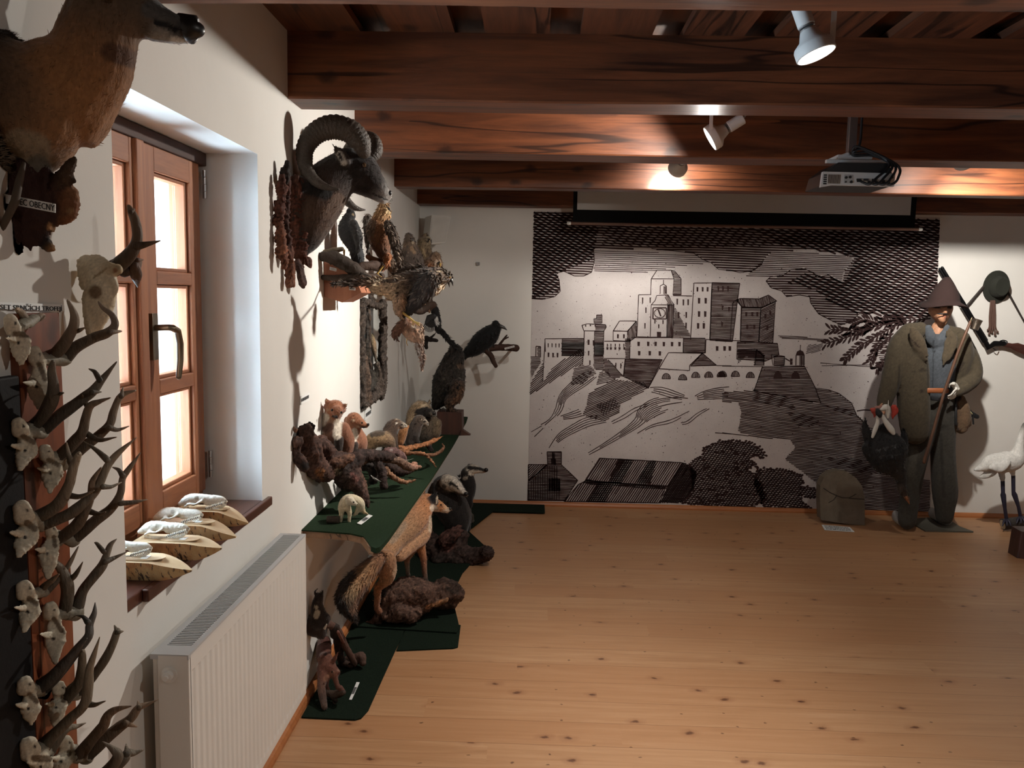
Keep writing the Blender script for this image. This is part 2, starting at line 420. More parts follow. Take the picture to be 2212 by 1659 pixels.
# ------------------------------------------------------------------ materials of the room
def wall_mat():
    n = NT('limewashed_plaster', Roughness=0.92); n.b.inputs['Specular IOR Level'].default_value = 0.2
    v = n.pos()
    f = n.noise(v, 1.6, 4); g = n.noise(v, 26, 5)
    n.set(n.b, **{'Base Color': n.ramp(f, [(0.3, (0.70, 0.68, 0.64)), (0.7, (0.76, 0.74, 0.70))])})
    n.bump(n.math('ADD', n.math('MULTIPLY', f, 2.0), n.math('MULTIPLY', g, 0.15)), 0.22, 0.02)
    return n.m
PLASTER = wall_mat()
def floor_mat():
    n = NT('lacquered_pine_boards', Roughness=0.38); n.b.inputs['Specular IOR Level'].default_value = 0.45
    v = n.pos()
    sp = n.n('ShaderNodeSeparateXYZ', {'Vector': v}); x, y = sp.outputs[0], sp.outputs[1]
    row = n.math('FLOOR', n.math('DIVIDE', y, 0.165))
    r1 = n.rand(row)
    xs = n.math('ADD', x, n.math('MULTIPLY', r1, 17.0))
    brd = n.math('FLOOR', n.math('DIVIDE', xs, 2.4))
    r2 = n.rand(n.math('ADD', n.math('MULTIPLY', row, 13.7), brd))
    off = n.n('ShaderNodeCombineXYZ', {'X': n.math('MULTIPLY', r2, 40), 'Y': n.math('MULTIPLY', r1, 31), 'Z': 0.0}).outputs[0]
    vv = n.n('ShaderNodeVectorMath', {0: v, 1: off}, operation='ADD').outputs[0]
    g = n.noise(n.map(vv, (0.9, 15, 1)), 2.0, 8, 0.68, 0.7)
    c = n.ramp(g, [(0.28, (0.37, 0.185, 0.087)), (0.5, (0.46, 0.25, 0.125)), (0.72, (0.54, 0.32, 0.175))])
    c = n.mix(n.math('MULTIPLY', r2, 0.55), c, (0.40, 0.19, 0.085))
    vs_ = n.n('ShaderNodeSeparateXYZ', {'Vector': vv}).outputs
    wb = n.math('MULTIPLY', n.math('SUBTRACT', n.noise(vv, 25, 2), 0.5), 0.03)
    def knots(sx, sy, r0, r1, gate, ch):
        cv = n.n('ShaderNodeCombineXYZ', {'X': n.math('MULTIPLY', n.math('ADD', vs_[0], wb), sx), 'Y': n.math('MULTIPLY', n.math('ADD', vs_[1], wb), sy)}).outputs[0]
        vo = n.n('ShaderNodeTexVoronoi', {'Vector': cv, 'Scale': 1.0}, feature='F1', voronoi_dimensions='2D')
        k = n.ramp(vo.outputs['Distance'], [(r0, (1, 1, 1)), (r1, (0, 0, 0))])
        gt = n.math('GREATER_THAN', n.n('ShaderNodeSeparateColor', {'Color': vo.outputs['Color']}).outputs[ch], gate)
        return n.math('MULTIPLY', k, gt)
    c = n.mix(n.math('MULTIPLY', knots(2.6, 4.2, 0.03, 0.13, 0.30, 1), 0.4), c, (0.24, 0.09, 0.04))
    c = n.mix(n.math('MULTIPLY', knots(2.6, 4.2, 0.020, 0.050, 0.30, 1), 0.75), c, (0.075, 0.024, 0.012))
    c = n.mix(n.math('MULTIPLY', knots(6.0, 9.0, 0.022, 0.05, 0.66, 0), 0.75), c, (0.07, 0.022, 0.011))
    fr = n.math('FRACT', n.math('DIVIDE', y, 0.165))
    seam = n.math('LESS_THAN', n.math('ABSOLUTE', n.math('SUBTRACT', fr, 0.5)), 0.491)
    c = n.mix(n.math('MULTIPLY', n.math('SUBTRACT', 1.0, seam), 0.5), c, (0.14, 0.05, 0.02))
    n.set(n.b, **{'Base Color': c, 'Roughness': n.math('ADD', 0.33, n.math('MULTIPLY', g, 0.16))})
    n.bump(g, 0.05, 0.004)
    return n.m
FLOOR_M = floor_mat()
BEAM_M = wood('stained_beam', (0.25, 0.082, 0.031), (0.088, 0.029, 0.0135), 0, 0.8, 0.5, 0.2)
BOARD_M = wood('stained_ceiling_board', (0.17, 0.056, 0.023), (0.07, 0.024, 0.011), 1, 0.8, 0.55, 0.2)
WIN_M = wood('window_pine', (0.36, 0.13, 0.048), (0.24, 0.08, 0.028), 2, 1.5, 0.6, 0.08, knots=False)
WIN_H = wood('window_pine_rail', (0.34, 0.12, 0.045), (0.215, 0.072, 0.026), 1, 1.5, 0.6, 0.08, knots=False)
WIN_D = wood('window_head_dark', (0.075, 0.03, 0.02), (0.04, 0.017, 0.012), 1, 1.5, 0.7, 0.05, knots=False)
SILL_M = wood('sill_walnut_stain', (0.12, 0.042, 0.026), (0.06, 0.022, 0.015), 1, 1.2, 0.28, 0.08, knots=False)
TRIM_M = wood('baseboard_orange_pine', (0.50, 0.19, 0.065), (0.36, 0.12, 0.04), 0, 1.2, 0.4, 0.05, knots=False)
BLACK = plain('black_paint', (0.012, 0.012, 0.013), 0.45)
WHITE = plain('white_enamel', (0.74, 0.73, 0.70), 0.35, var=0.03)
CARD = plain('white_card', (0.80, 0.80, 0.78), 0.6, var=0.03)
INK = plain('printing_ink', (0.02, 0.02, 0.022), 0.7)
STEEL = plain('brushed_steel', (0.55, 0.55, 0.55), 0.32, 0.9)
BRASS = plain('aged_bronze', (0.16, 0.12, 0.075), 0.35, 0.85)

XW, YB, ZC = -0.90, 6.24, 2.575
XR, YF = 5.2, -1.8
# floor, ceiling, walls
struct('floor', MB().box((XW-0.02, YF, -0.06), (XR, YB+0.02, 0.0)), FLOOR_M)
cm = MB()
gaps = [-0.585, -0.25, 0.085, 0.445, 0.765, 1.16, 1.545, 1.93, 2.31, 2.69, 3.07, 3.45, 3.83, 4.21, 4.6]
prev = XW
for g in gaps:
    cm.box((prev, YF, ZC), (g-0.054, YB, ZC+0.028)); prev = g+0.054
cm.box((prev, YF, ZC), (XR, YB, ZC+0.028))
cm.box((XW-0.3, YF, ZC+0.055), (XR, YB+0.02, ZC+0.085))
struct('ceiling', cm, BOARD_M)
wy0, wy1, wz0, wz1 = 1.705, 2.60, 0.955, 2.09
m = MB()
for lo, hi in (((YF, 0), (wy0, 2.64)), ((wy1, 0), (YB, 2.64)), ((wy0, 0), (wy1, wz0-0.03)), ((wy0, wz1), (wy1, 2.64))):
    m.box((XW-0.34, lo[0], lo[1]), (XW, hi[0], hi[1]))
struct('wall_left', m, PLASTER)
struct('wall_back', MB().box((XW-0.34, YB, 0), (XR+0.2, YB+0.3, 2.64)), PLASTER)
struct('wall_right', MB().box((XR, YF, 0), (XR+0.2, YB, 2.64)), PLASTER)
struct('wall_rear', MB().box((XW-0.34, YF-0.2, 0), (XR+0.2, YF, 2.64)), PLASTER)
# ceiling beams
for i, (a, b, zb) in enumerate(((-1.35, -1.2, 2.34), (-0.3, -0.13, 2.34), (0.78, 0.94, 2.335), (1.79, 1.96, 2.325), (2.93, 3.105, 2.34), (3.99, 4.20, 2.345), (5.10, 5.235, 2.332), (6.085, 6.2385, 2.333))):
    mb = MB(); n = 26
    xs = [XW+(XR-XW)*k/n for k in range(n+1)]
    rows = []
    for k, x in enumerate(xs):
        w1, w2 = 0.006*mnoise.noise(Vector((x*0.9, i*7.1, 0))), 0.006*mnoise.noise(Vector((x*0.9, i*7.1, 5)))
        rows.append([(x, a+w1, ZC), (x, a+w1, zb+w2+0.006), (x, a+w1+0.006, zb+w2), (x, b+w1-0.006, zb+w2), (x, b+w1, zb+w2+0.006), (x, b, ZC)])
    V = [p for r in rows for p in r]
    Fc = [(k*6+j, k*6+j+1, (k+1)*6+j+1, (k+1)*6+j) for k in range(n) for j in range(5)]
    mb.add(V, Fc); mb.ngon(rows[0]); mb.ngon(rows[-1])
    struct('trim_%d' % (i+1), mb, BEAM_M)
# quarter-round skirting
def skirting(name, p, q, nrm):
    p, q, nv = Vector(p), Vector(q), Vector(nrm); mb = MB()
    prof = [(0, 0), (0.022, 0), (0.022, 0.012), (0.016, 0.026), (0.006, 0.034), (0, 0.035)]
    A_ = [p+nv*a+Vector((0, 0, b)) for a, b in prof]; B_ = [q+nv*a+Vector((0, 0, b)) for a, b in prof]
    k = len(prof)
    mb.add(A_+B_, [(i, (i+1) % k, k+(i+1) % k, k+i) for i in range(k)]+[tuple(range(k))[::-1], tuple(range(k, 2*k))])
    return struct(name, mb, TRIM_M)
skirting('baseboard_back', (XW, YB, 0), (XR, YB, 0), (0, -1, 0))
skirting('baseboard_left', (XW, YF, 0), (XW, YB-0.022, 0), (1, 0, 0))

# ------------------------------------------------------------------ the window
win = bpy.data.objects.new('window_1', None); COL.objects.link(win); win.location = (-1.1, 2.15, wz0); win['kind'] = 'structure'
FX = -1.07
fr = MB()
fr.box((FX-0.10, wy0, wz0), (FX-0.03, wy0+0.05, wz1), 0); fr.box((FX-0.10, wy1-0.05, wz0), (FX-0.03, wy1-0.001, wz1), 0)
fr.box((FX-0.10, wy0+0.05, wz0), (FX-0.03, wy1-0.05, wz0+0.05), 1)
obj('window_frame', fr, [WIN_M, WIN_H], win, bevel=0.003)
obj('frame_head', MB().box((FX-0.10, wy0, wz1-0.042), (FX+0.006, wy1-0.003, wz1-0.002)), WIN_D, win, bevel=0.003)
def glass_mat():
    n = NT('window_glass', Roughness=0.0)
    g = n.n('ShaderNodeBsdfGlossy', {'Roughness': 0.0, 'Color': (1, 1, 1, 1)}); t = n.n('ShaderNodeBsdfTransparent', {'Color': (0.94, 0.97, 0.97, 1)})
    mx = n.n('ShaderNodeMixShader', {0: 0.06, 1: t.outputs[0], 2: g.outputs[0]})
    n.t.links.new(mx.outputs[0], n.t.nodes['Material Output'].inputs['Surface'])
    return n.m
GLASS = glass_mat()
def sash(y0, y1, p0, p1, handle):
    s = MB(); z0, z1 = 1.0, wz1-0.042
    rows = ((1.066, 1.352), (1.394, 1.667), (1.704, 1.98))
    x0, x1 = FX-0.055, FX
    s.box((x0, y0, z0), (x1, p0, z1), 0); s.box((x0, p1, z0), (x1, y1, z1), 0)
    zz = [z0]+[q for r in rows for q in r]+[z1]
    for a, b in zip(zz[0::2], zz[1::2]): s.box((x0, p0, a), (x1, p1, b), 1)
    e = 0.011
    for a, b in rows:                                         # moulded beads round each pane
        for (ya, yb, za, zb) in ((p0, p0+e, a, b), (p1-e, p1, a, b)): s.box((x0+0.01, ya, za), (x1-0.012, yb, zb), 0)
        for (ya, yb, za, zb) in ((p0+e, p1-e, a, a+e), (p0+e, p1-e, b-e, b)): s.box((x0+0.01, ya, za), (x1-0.012, yb, zb), 1)
    o = obj('sash', s, [WIN_M, WIN_H], win, bevel=0.003)
    for a, b in rows: obj('pane', MB().box((FX-0.034, p0+0.002, a+0.002), (FX-0.030, p1-0.002, b-0.002)), GLASS, o)
    return o
sl = sash(1.752, 2.1298, 1.80, 2.112, False)
sr = sash(2.172, 2.550, 2.250, 2.480, True)
obj('meeting_stile', MB().box((FX-0.055, 2.1302, 1.0), (FX+0.012, 2.1718, wz1-0.042)), WIN_M, win, bevel=0.004)
h = MB()
h.box((FX+0.0002, 2.190, 1.455), (FX+0.012, 2.222, 1.585))
h.tube([(FX+0.01, 2.206, 1.545), (FX+0.05, 2.206, 1.547), (FX+0.058, 2.212, 1.545), (FX+0.060, 2.238, 1.536), (FX+0.060, 2.252, 1.50), (FX+0.060, 2.25, 1.45), (FX+0.060, 2.238, 1.405)], [0.009, 0.009, 0.010, 0.010, 0.010, 0.0095, 0.008], 10)
obj('handle', h, BRASS, sr, smooth='auto', bevel=0.003)
for zc in (1.99, 1.08):
    hb = MB()
    for k in range(4): hb.lathe([(0.006, 0), (0.006, 0.021)], (FX+0.004, wy1-0.018, zc-0.045+k*0.0225), (0, 0, 1), 10)
    obj('hinge', hb, STEEL, win, smooth='auto')
obj('window_sill', MB().box((-1.17, wy0-0.0, wz0-0.03), (XW-0.0, wy1, wz0)).box((XW, 1.772, wz0-0.03), (-0.884, 2.656, wz0)), SILL_M, win, bevel=0.003)
# outer casement of the box window and the pale reveal beyond it
oc = MB()
for (a, b) in ((1.72, 1.775), (2.115, 2.18), (2.50, 2.585)): oc.box((-1.40, a, 0.98), (-1.36, b, 2.07))
for (a, b) in ((0.98, 1.05), (1.36, 1.385), (1.685, 1.705), (2.0, 2.07)): oc.box((-1.398, 1.72, a), (-1.362, 2.585, b))
obj('outer_casement', oc, plain('weathered_casement', (0.42, 0.34, 0.27), 0.8), win)
rv = MB()
rv.box((-1.62, 2.61, 0.9), (-1.245, 2.75, 2.2)); rv.box((-1.62, 1.55, 0.9), (-1.245, 1.69, 2.2)); rv.box((-1.62, 1.69, 0.78), (-1.245, 2.61, 0.92)); rv.box((-1.62, 1.69, 2.1), (-1.245, 2.61, 2.2))
obj('outer_reveal', rv, plain('outside_render', (0.8, 0.8, 0.78), 0.9), win)
# ------------------------------------------------------------------ the printed wall picture: an engraved hilltop town
CROPS.update(m1=(1130, 420, 4.88), m2=(1560, 420, 4.608), m3=(1130, 740, 4.366), m4=(1560, 740, 4.366))
def paper_mat():
    n = NT('mural_paper', Roughness=0.8); n.b.inputs['Specular IOR Level'].default_value = 0.25
    v = n.pos()
    f = n.noise(v, 3.0, 6, 0.65)
    c = n.ramp(f, [(0.3, (0.48, 0.435, 0.425)), (0.7, (0.58, 0.535, 0.52))])
    vo = n.n('ShaderNodeTexVoronoi', {'Vector': v, 'Scale': 55.0}, feature='F1')
    gate = n.math('GREATER_THAN', n.n('ShaderNodeSeparateColor', {'Color': vo.outputs['Color']}).outputs[1], 0.62)
    dots = n.math('MULTIPLY', n.math('LESS_THAN', vo.outputs['Distance'], 0.16), gate)
    grain = n.ramp(n.noise(v, 130, 3, 0.7), [(0.60, (0, 0, 0)), (0.70, (1, 1, 1))])
    c = n.mix(n.math('MULTIPLY', grain, 0.5), c, (0.22, 0.17, 0.165))
    c = n.mix(n.math('MULTIPLY', dots, 0.75), c, (0.06, 0.035, 0.034))
    n.set(n.b, **{'Base Color': c}); return n.m
PAPER = paper_mat()
MINK = plain('mural_ink', (0.040, 0.020, 0.019), 0.8, spec=0.2)
YM = YB-0.0025
class Engraving:
    def __init__(s): s.mb = MB(); s.r = random.Random(3)
    def at(s, u, v, lift=0.0012): return P(u, v, y=YM-lift)
    def quad(s, a, b, w0, w1):
        dx, dy = b[0]-a[0], b[1]-a[1]; L = math.hypot(dx, dy)+1e-9; nx, ny = -dy/L, dx/L
        q = [(a[0]+nx*w0/2, a[1]+ny*w0/2), (b[0]+nx*w1/2, b[1]+ny*w1/2), (b[0]-nx*w1/2, b[1]-ny*w1/2), (a[0]-nx*w0/2, a[1]-ny*w0/2)]
        s.mb.add([s.at(*p) for p in q], [(0, 1, 2, 3)], 1)
    def stroke(s, pts, w=1.3, wob=0.25):
        pts = [tuple(p) for p in pts]
        out = [pts[0]]
        for a, b in zip(pts, pts[1:]):
            n = max(1, int(math.hypot(b[0]-a[0], b[1]-a[1])/14))
            for k in range(1, n+1):
                out.append((a[0]+(b[0]-a[0])*k/n+s.r.uniform(-wob, wob), a[1]+(b[1]-a[1])*k/n+s.r.uniform(-wob, wob)))
        ws = [w*1.14*s.r.uniform(0.8, 1.2) for _ in out]
        for i in range(len(out)-1): s.quad(out[i], out[i+1], ws[i], ws[i+1])
    def px(s, view, pts): return [uv(view, a, b) for a, b in pts]
    def line(s, view, pts, w=1.5, close=False):
        q = s.px(view, pts); s.stroke(q+[q[0]] if close else q, w)
    def fill(s, view, pts): s.mb.ngon([s.at(*q, lift=0.0010) for q in s.px(view, pts)], 1)
    def hatch(s, view, pts, ang=0.0, gap=3.2, w=1.8, outline=0.0, wave=0.0):
        q = s.px(view, pts); c, sn = math.cos(math.radians(ang)), math.sin(math.radians(ang))
        R_ = [(x*c+y*sn, -x*sn+y*c) for x, y in q]
        lo, hi = min(p[1] for p in R_), max(p[1] for p in R_)
        y = lo+gap*0.5; n = len(R_)
        while y < hi:
            xs = []
            for i in range(n):
                (x1, y1), (x2, y2) = R_[i], R_[(i+1) % n]
                if (y1 <= y) != (y2 <= y): xs.append(x1+(y-y1)/(y2-y1)*(x2-x1))
            xs.sort()
            for a, b in zip(xs[0::2], xs[1::2]):
                a += s.r.uniform(-1, 1); b += s.r.uniform(-1, 1)
                m = max(1, int((b-a)/16)); pl = []
                for k in range(m+1):
                    x = a+(b-a)*k/m; yy = y+wave*math.sin(x*0.021+y*0.02)+s.r.uniform(-0.2, 0.2)
                    pl.append((x*c-yy*sn, x*sn+yy*c))
                s.stroke(pl, w, 0.12)
            y += gap*s.r.uniform(0.94, 1.06)
        if outline: s.stroke(q+[q[0]], outline)
    def band(s, view, pts, widths, gap=3.4, w=1.5):
        A_ = catmull([(*uv(view, *p), wd/CROPS[view][2]) for p, wd in zip(pts, widths)], 8)
        T = np.gradient(A_[:, :2], axis=0); T /= np.linalg.norm(T, axis=1)[:, None]+1e-9
        Nn = np.stack([-T[:, 1], T[:, 0]], 1)
        k = max(2, int(A_[:, 2].max()/gap))
        for j in range(k):
            o = j/(k-1)-0.5
            a, b = s.r.randint(0, len(A_)//6), len(A_)-s.r.randint(0, len(A_)//6)
            L = (A_[:, :2]+Nn*A_[:, 2:3]*o)[a:b]
            gp = (A_[:, 2]/(k-1))[a:b]; need = 1 if j % 2 else (2 if j % 4 else (4 if j % 8 else 99))
            run = []
            for i in range(0, len(L), 2):
                if gp[i]*need >= 2.5: run.append(tuple(L[i]))
                else:
                    if len(run) > 1: s.stroke(run, w, 0.2)
                    run = []
            if len(run) > 1: s.stroke(run, w, 0.2)
    def leaf(s, u, v, L, ang, w):
        c, sn = math.cos(ang), math.sin(ang)
        pts = [(0, 0), (L*0.3, w*0.45), (L*0.75, w*0.5), (L, w*0.1), (L*0.95, -w*0.2), (L*0.7, -w*0.5), (L*0.3, -w*0.4)]
        s.mb.ngon([s.at(u+x*c-y*sn, v+x*sn+y*c, lift=0.0010) for x, y in pts], 1)
    def slots(s, view, cs, w=14, h=44):
        for a, b in cs: s.fill(view, [(a-w/2, b-h/2), (a+w/2, b-h/2+2), (a+w/2-2, b+h/2), (a-w/2+1, b+h/2)])
    def lumps(s, view, pts, r=5.0):
        q = s.px(view, pts); q.append(q[0])
        for a, b in zip(q, q[1:]):
            n = max(1, int(math.hypot(b[0]-a[0], b[1]-a[1])/(r*1.3)))
            for k in range(n):
                t = k/n; s.leaf(a[0]+(b[0]-a[0])*t-r*0.6, a[1]+(b[1]-a[1])*t, r*1.7, s.r.uniform(-0.6, 0.6), r*1.1)
E_ = Engraving()
def build_mural():
    E = E_; U = 'U'
    tl, tr, br, bl = (1153, 455), (2030.5, 470), (2009, 1111), (1140, 1083)
    E.mb.prism([P(*q, y=YM) for q in (tl, tr, br, bl)], (0, 0.002, 0), 0)
    # the storm sky
    cloud = [(1994, 685), (1950, 688), (1916, 684), (1894, 670), (1881, 677), (1855, 678), (1842, 693), (1816, 702), (1794, 691), (1768, 678), (1751, 654), (1749, 641), (1727, 637), (1699, 641), (1688, 628), (1666, 622), (1655, 607), (1664, 598), (1690, 596), (1708, 583), (1738, 581), (1760, 591), (1764, 600), (1790, 594), (1805, 604), (1820, 611), (1825, 585), (1846, 559)]
    mid = [(1820, 548), (1755, 541), (1668, 541), (1649, 561), (1645, 572), (1625, 585), (1599, 589), (1582, 585), (1552, 582), (1536, 567), (1519, 561), (1499, 547), (1407, 537), (1282, 537), (1284, 563), (1278, 588), (1261, 596), (1241, 596), (1218, 586), (1200, 590), (1208, 604), (1210, 629), (1198, 641), (1171, 647), (1149, 645)]
    sky = [(1153.5, 458), (2030, 474), (2022, 686)]+cloud+mid
    E.hatch(U, sky, 1.5, 5.2, 2.95, wave=0.8)
    left = [(1153, 458), (1300, 462), (1280, 560), (1205, 590), (1210, 629), (1150, 645)]
    E.hatch(U, left, 28, 7.0, 3.4)
    right = [(1560, 466), (2030, 474), (2022, 686), (1916, 684), (1850, 676), (1800, 660), (1760, 625), (1700, 610), (1740, 590), (1826, 606), (1850, 556), (1700, 530)]
    E.hatch(U, right, 24, 7.4, 3.5)
    E.hatch(U, [(1300, 462), (1560, 466), (1700, 530), (1500, 535), (1300, 530)], 22, 6.5, 2.0)
    E.stroke([(a, b) for a, b in cloud[:-2]], 1.6); E.stroke(mid[3:13], 1.4); E.stroke(mid[13:], 1.4)
    E.hatch(U, [(1283, 540), (1500, 549), (1538, 568), (1470, 575), (1390, 590), (1284, 586)], 1.5, 4.3, 1.35)
    E.hatch(U, [(1649, 561), (1668, 543), (1820, 550), (1845, 560), (1823, 586), (1818, 608), (1790, 592), (1764, 598), (1738, 579), (1708, 581), (1690, 594), (1650, 600), (1612, 596)], 1.5, 4.0, 1.5)
    # the citadel
    E.line('m1', [(1345, 1060), (1350, 890), (1410, 800), (1560, 800), (1590, 890), (1350, 890)])
    E.hatch('m1', [(1560, 800), (1600, 808), (1665, 888), (1665, 1060), (1580, 1060), (1590, 890)], 0, 3.0, 1.7, 1.3)
    E.line('m1', [(1480, 900), (1480, 948)]); E.hatch('m1', [(1478, 965), (1510, 965), (1510, 1050), (1478, 1050)], 90, 2.2, 1.5)
    E.line('m1', [(1445, 1045), (1445, 965), (1480, 946), (1510, 965), (1510, 1050)])
    E.line('m1', [(1350, 1165), (1390, 1120), (1410, 1065), (1530, 1060), (1560, 1120), (1595, 1165)], close=True)
    E.hatch('m1', [(1490, 1062), (1530, 1060), (1560, 1120), (1595, 1165), (1525, 1165)], 60, 2.6, 1.6)
    E.line('m1', [(1350, 1165), (1340, 1505), (1515, 1505), (1525, 1165)]); E.hatch('m1', [(1525, 1165), (1590, 1165), (1580, 1505), (1515, 1505)], 90, 2.6, 2.0, 1.4)
    E.line('m1', [(1370, 1195), (1510, 1195), (1510, 1312), (1368, 1312)], 2.4, True)
    E.line('m1', [(1440+58*math.cos(t*0.4488), 1252+50*math.sin(t*0.4488)) for t in range(15)], 1.6)
    E.line('m1', [(1424, 1212), (1440, 1252), (1452, 1286)], 2.6)
    for t in range(12): E.slots('m1', [(1440+46*math.cos(t*0.5236), 1252+40*math.sin(t*0.5236))], 6, 6)
    E.slots('m1', [(1390, 1340), (1475, 1345), (1430, 1390)]); E.slots('m1', [(1433, 1475)], 46, 54)
    E.line('m1', [(1345, 1055), (1218, 1058), (1200, 1500), (1340, 1505)]); E.slots('m1', [(1260, 1115), (1340, 1115), (1295, 1220), (1285, 1385)], 14, 60)
    E.hatch('m1', [(1595, 1180), (1775, 1500), (1580, 1505)], 0, 3.0, 1.8)
    E.line('m1', [(1580, 1068), (1782, 1070)]); E.slots('m1', [(1625, 1130), (1690, 1138), (1740, 1136), (1640, 1270), (1720, 1270), (1718, 1382)], 18, 64)
    E.line('m1', [(1765, 1530), (1800, 935), (1992, 931), (1970, 1535)], 1.6)
    E.slots('m1', [(1838, 1000), (1893, 1000), (1945, 1000)], 20, 48); E.slots('m1', [(1855, 1120), (1925, 1120), (1855, 1260), (1920, 1260), (1845, 1385), (1905, 1385)], 26, 60)
    E.hatch(U, [(1538, 610.5), (1598, 612), (1582, 738), (1533, 735)], 0.5, 3.0, 2.0, 1.6)
    E.slots(U, [(1552, 624), (1562, 624), (1573, 624), (1561, 664), (1575, 668), (1560, 700)], 5, 12)
    E.hatch('m2', [(140, 1050), (180, 1035), (370, 1040), (460, 1000), (545, 1062), (390, 1125), (195, 1120)], 75, 2.4, 1.7, 1.5)
    E.line('m2', [(80, 1455), (105, 1080), (140, 1050), (190, 1110), (180, 1455)], close=True)
    E.hatch('m2', [(195, 1125), (385, 1130), (365, 1470), (180, 1460)], 0, 2.9, 1.9, 1.4)
    E.hatch('m2', [(385, 1130), (530, 1065), (505, 1480), (365, 1470)], -25, 2.8, 1.9, 1.4)
    E.slots('m2', [(240, 1190), (300, 1190), (350, 1190), (250, 1320), (320, 1320), (430, 1210), (480, 1180), (450, 1330)], 22, 44)
    E.hatch('m2', [(150, 1466), (550, 1482), (565, 1600), (430, 1660), (145, 1640)], 0, 3.0, 1.9, 1.4)
    E.hatch('m4', [(150, 60), (330, 60), (400, 110), (400, 215), (300, 215), (300, 140), (220, 130), (145, 200)], 0, 3.0, 1.8)
    E.line('m1', [(1140, 1510), (1690, 1510)]); E.line('m3', [(1510, 0), (1510, 92)]); E.slots('m3', [(1090, 12), (1180, 12), (1250, 12), (1328, 14), (1405, 14), (1475, 14), (1095, 100), (1195, 100), (1290, 102)], 24, 42)
    E.line('m3', [(1010, -40), (1005, 152)])
    E.hatch('m3', [(1512, -45), (1718, -40), (1715, 100), (1510, 92)], 0, 3.0, 2.0, 1.4)
    E.line('m3', [(1720, 100), (1725, -30), (1960, -20)]); E.slots('m3', [(1830, 55), (1900, 55), (1950, 55)], 26, 44)
    E.hatch('m3', [(965, 152), (1312, 160), (1180, 430), (950, 320)], 1, 3.0, 2.1, 1.4)
    E.line('m3', [(1280, 247), (1370, 95), (1690, 100), (1572, 215), (1570, 265)], 1.7, True)
    E.hatch('m3', [(1690, 100), (1825, 215), (1580, 222)], 0, 2.7, 1.8, 1.6)
    E.line('m3', [(1180, 430), (1280, 250)]); E.line('m3', [(1825, 217), (1965, 218)]); E.line('m4', [(0, 222), (380, 226), (300, 455)])
    for v_, cs in (('m3', [(1350, 320), (1505, 330), (1628, 308), (1750, 305), (1868, 302)]), ('m4', [(4, 298), (125, 298), (265, 308)])):
        for a, b in cs:
            arc = [(a+40*math.cos(t), b+22-52*math.sin(t)) for t in np.linspace(0, math.pi, 9)]
            E.hatch(v_, arc, 90, 2.0, 1.3, 1.3)
    E.hatch('m4', [(380, 226), (775, 220), (880, 430), (930, 570), (300, 455)], 1, 3.4, 2.1, 1.5)
    for a in (525, 692): E.fill('m4', [(a+42*math.cos(t), 345-75*math.sin(t)) for t in np.linspace(0, math.pi, 9)])
    E.line('m4', [(695, 215), (698, 118), (775, 118), (772, 215)], 1.6); E.fill('m4', [(695, 118), (705, 85), (735, 68), (765, 85), (778, 118)]); E.line('m4', [(736, 70), (738, 22)]); E.hatch('m4', [(728, 120), (772, 120), (770, 215), (728, 215)], 90, 2.0, 1.4)
    E.line('m4', [(480, 215), (462, 112), (590, 130), (585, 215)]); E.hatch('m4', [(490, 130), (590, 132), (585, 215), (488, 215)], 0, 2.8, 1.8, 1.2); E.line('m4', [(310, 215), (325, 70), (395, 130), (390, 215)])
    E.line('m4', [(595, 150), (640, 175)], 2.2); E.slots('m4', [(652, 165), (652, 195)], 26, 30)
    # left half: round tower, small houses
    E.line('m1', [(620, 1380), (680, 1365), (870, 1375), (875, 1400), (850, 1442), (640, 1436)], 1.6, True)
    E.hatch('m1', [(760, 1370), (870, 1376), (874, 1400), (850, 1440), (760, 1430)], 0, 2.6, 1.6); E.slots('m1', [(660, 1385), (710, 1380), (760, 1385)], 14, 18)
    E.hatch('m1', [(745, 1310), (775, 1305), (775, 1270), (832, 1270), (832, 1358), (748, 1358)], 0, 2.4, 1.4, 1.1)
    E.line('m1', [(645, 1440), (640, 1660)]); E.line('m3', [(575, 0), (560, 210)]); E.hatch('m1', [(752, 1440), (852, 1442), (845, 1700), (752, 1700)], 0, 2.8, 1.8, 1.2)
    E.hatch('m3', [(665, 0), (762, 0), (762, 268), (665, 250)], 0, 2.8, 1.8); E.slots('m1', [(690, 1558), (745, 1565)], 22, 56); E.slots('m3', [(618, 100), (630, 190)], 14, 46)
    E.line('m1', [(950, 1440), (1015, 1335), (1195, 1335), (1100, 1442)], 1.7, True); E.line('m1', [(950, 1440), (950, 1540), (1095, 1548)])
    E.hatch('m1', [(1195, 1335), (1195, 1500), (1130, 1548), (1098, 1548), (1100, 1442)], 80, 2.6, 1.9, 1.3); E.slots('m1', [(1000, 1495), (1063, 1495)], 20, 44)
    E.line('m1', [(855, 1547), (1130, 1552)]); E.line('m3', [(762, 150), (1010, 152)]); E.hatch('m3', [(962, -40), (1008, -40), (1005, 150), (962, 150)], 0, 2.8, 1.8)
    E.slots('m3', [(795, 25), (828, 25), (870, 25), (910, 25), (950, 25)], 11, 30); E.slots('m3', [(795, 55), (828, 55), (870, 55), (910, 55), (955, 55)], 20, 26)
    E.line('m3', [(800, 160), (945, 320), (962, 155)]); E.slots('m3', [(875, 215), (922, 220)], 12, 50); E.hatch('m3', [(762, 155), (810, 165), (940, 318), (850, 345), (762, 270)], 0, 2.9, 1.8)
    E.line('m1', [(235, 1660), (230, 1522), (412, 1520)], 1.7); E.line('m3', [(205, 0), (185, 372)]); E.hatch('m1', [(412, 1518), (640, 1518), (640, 1700), (412, 1700)], 0, 2.9, 1.9, 1.2); E.hatch('m3', [(362, 0), (572, 0), (560, 90), (440, 130), (360, 130)], 0, 2.9, 1.9)
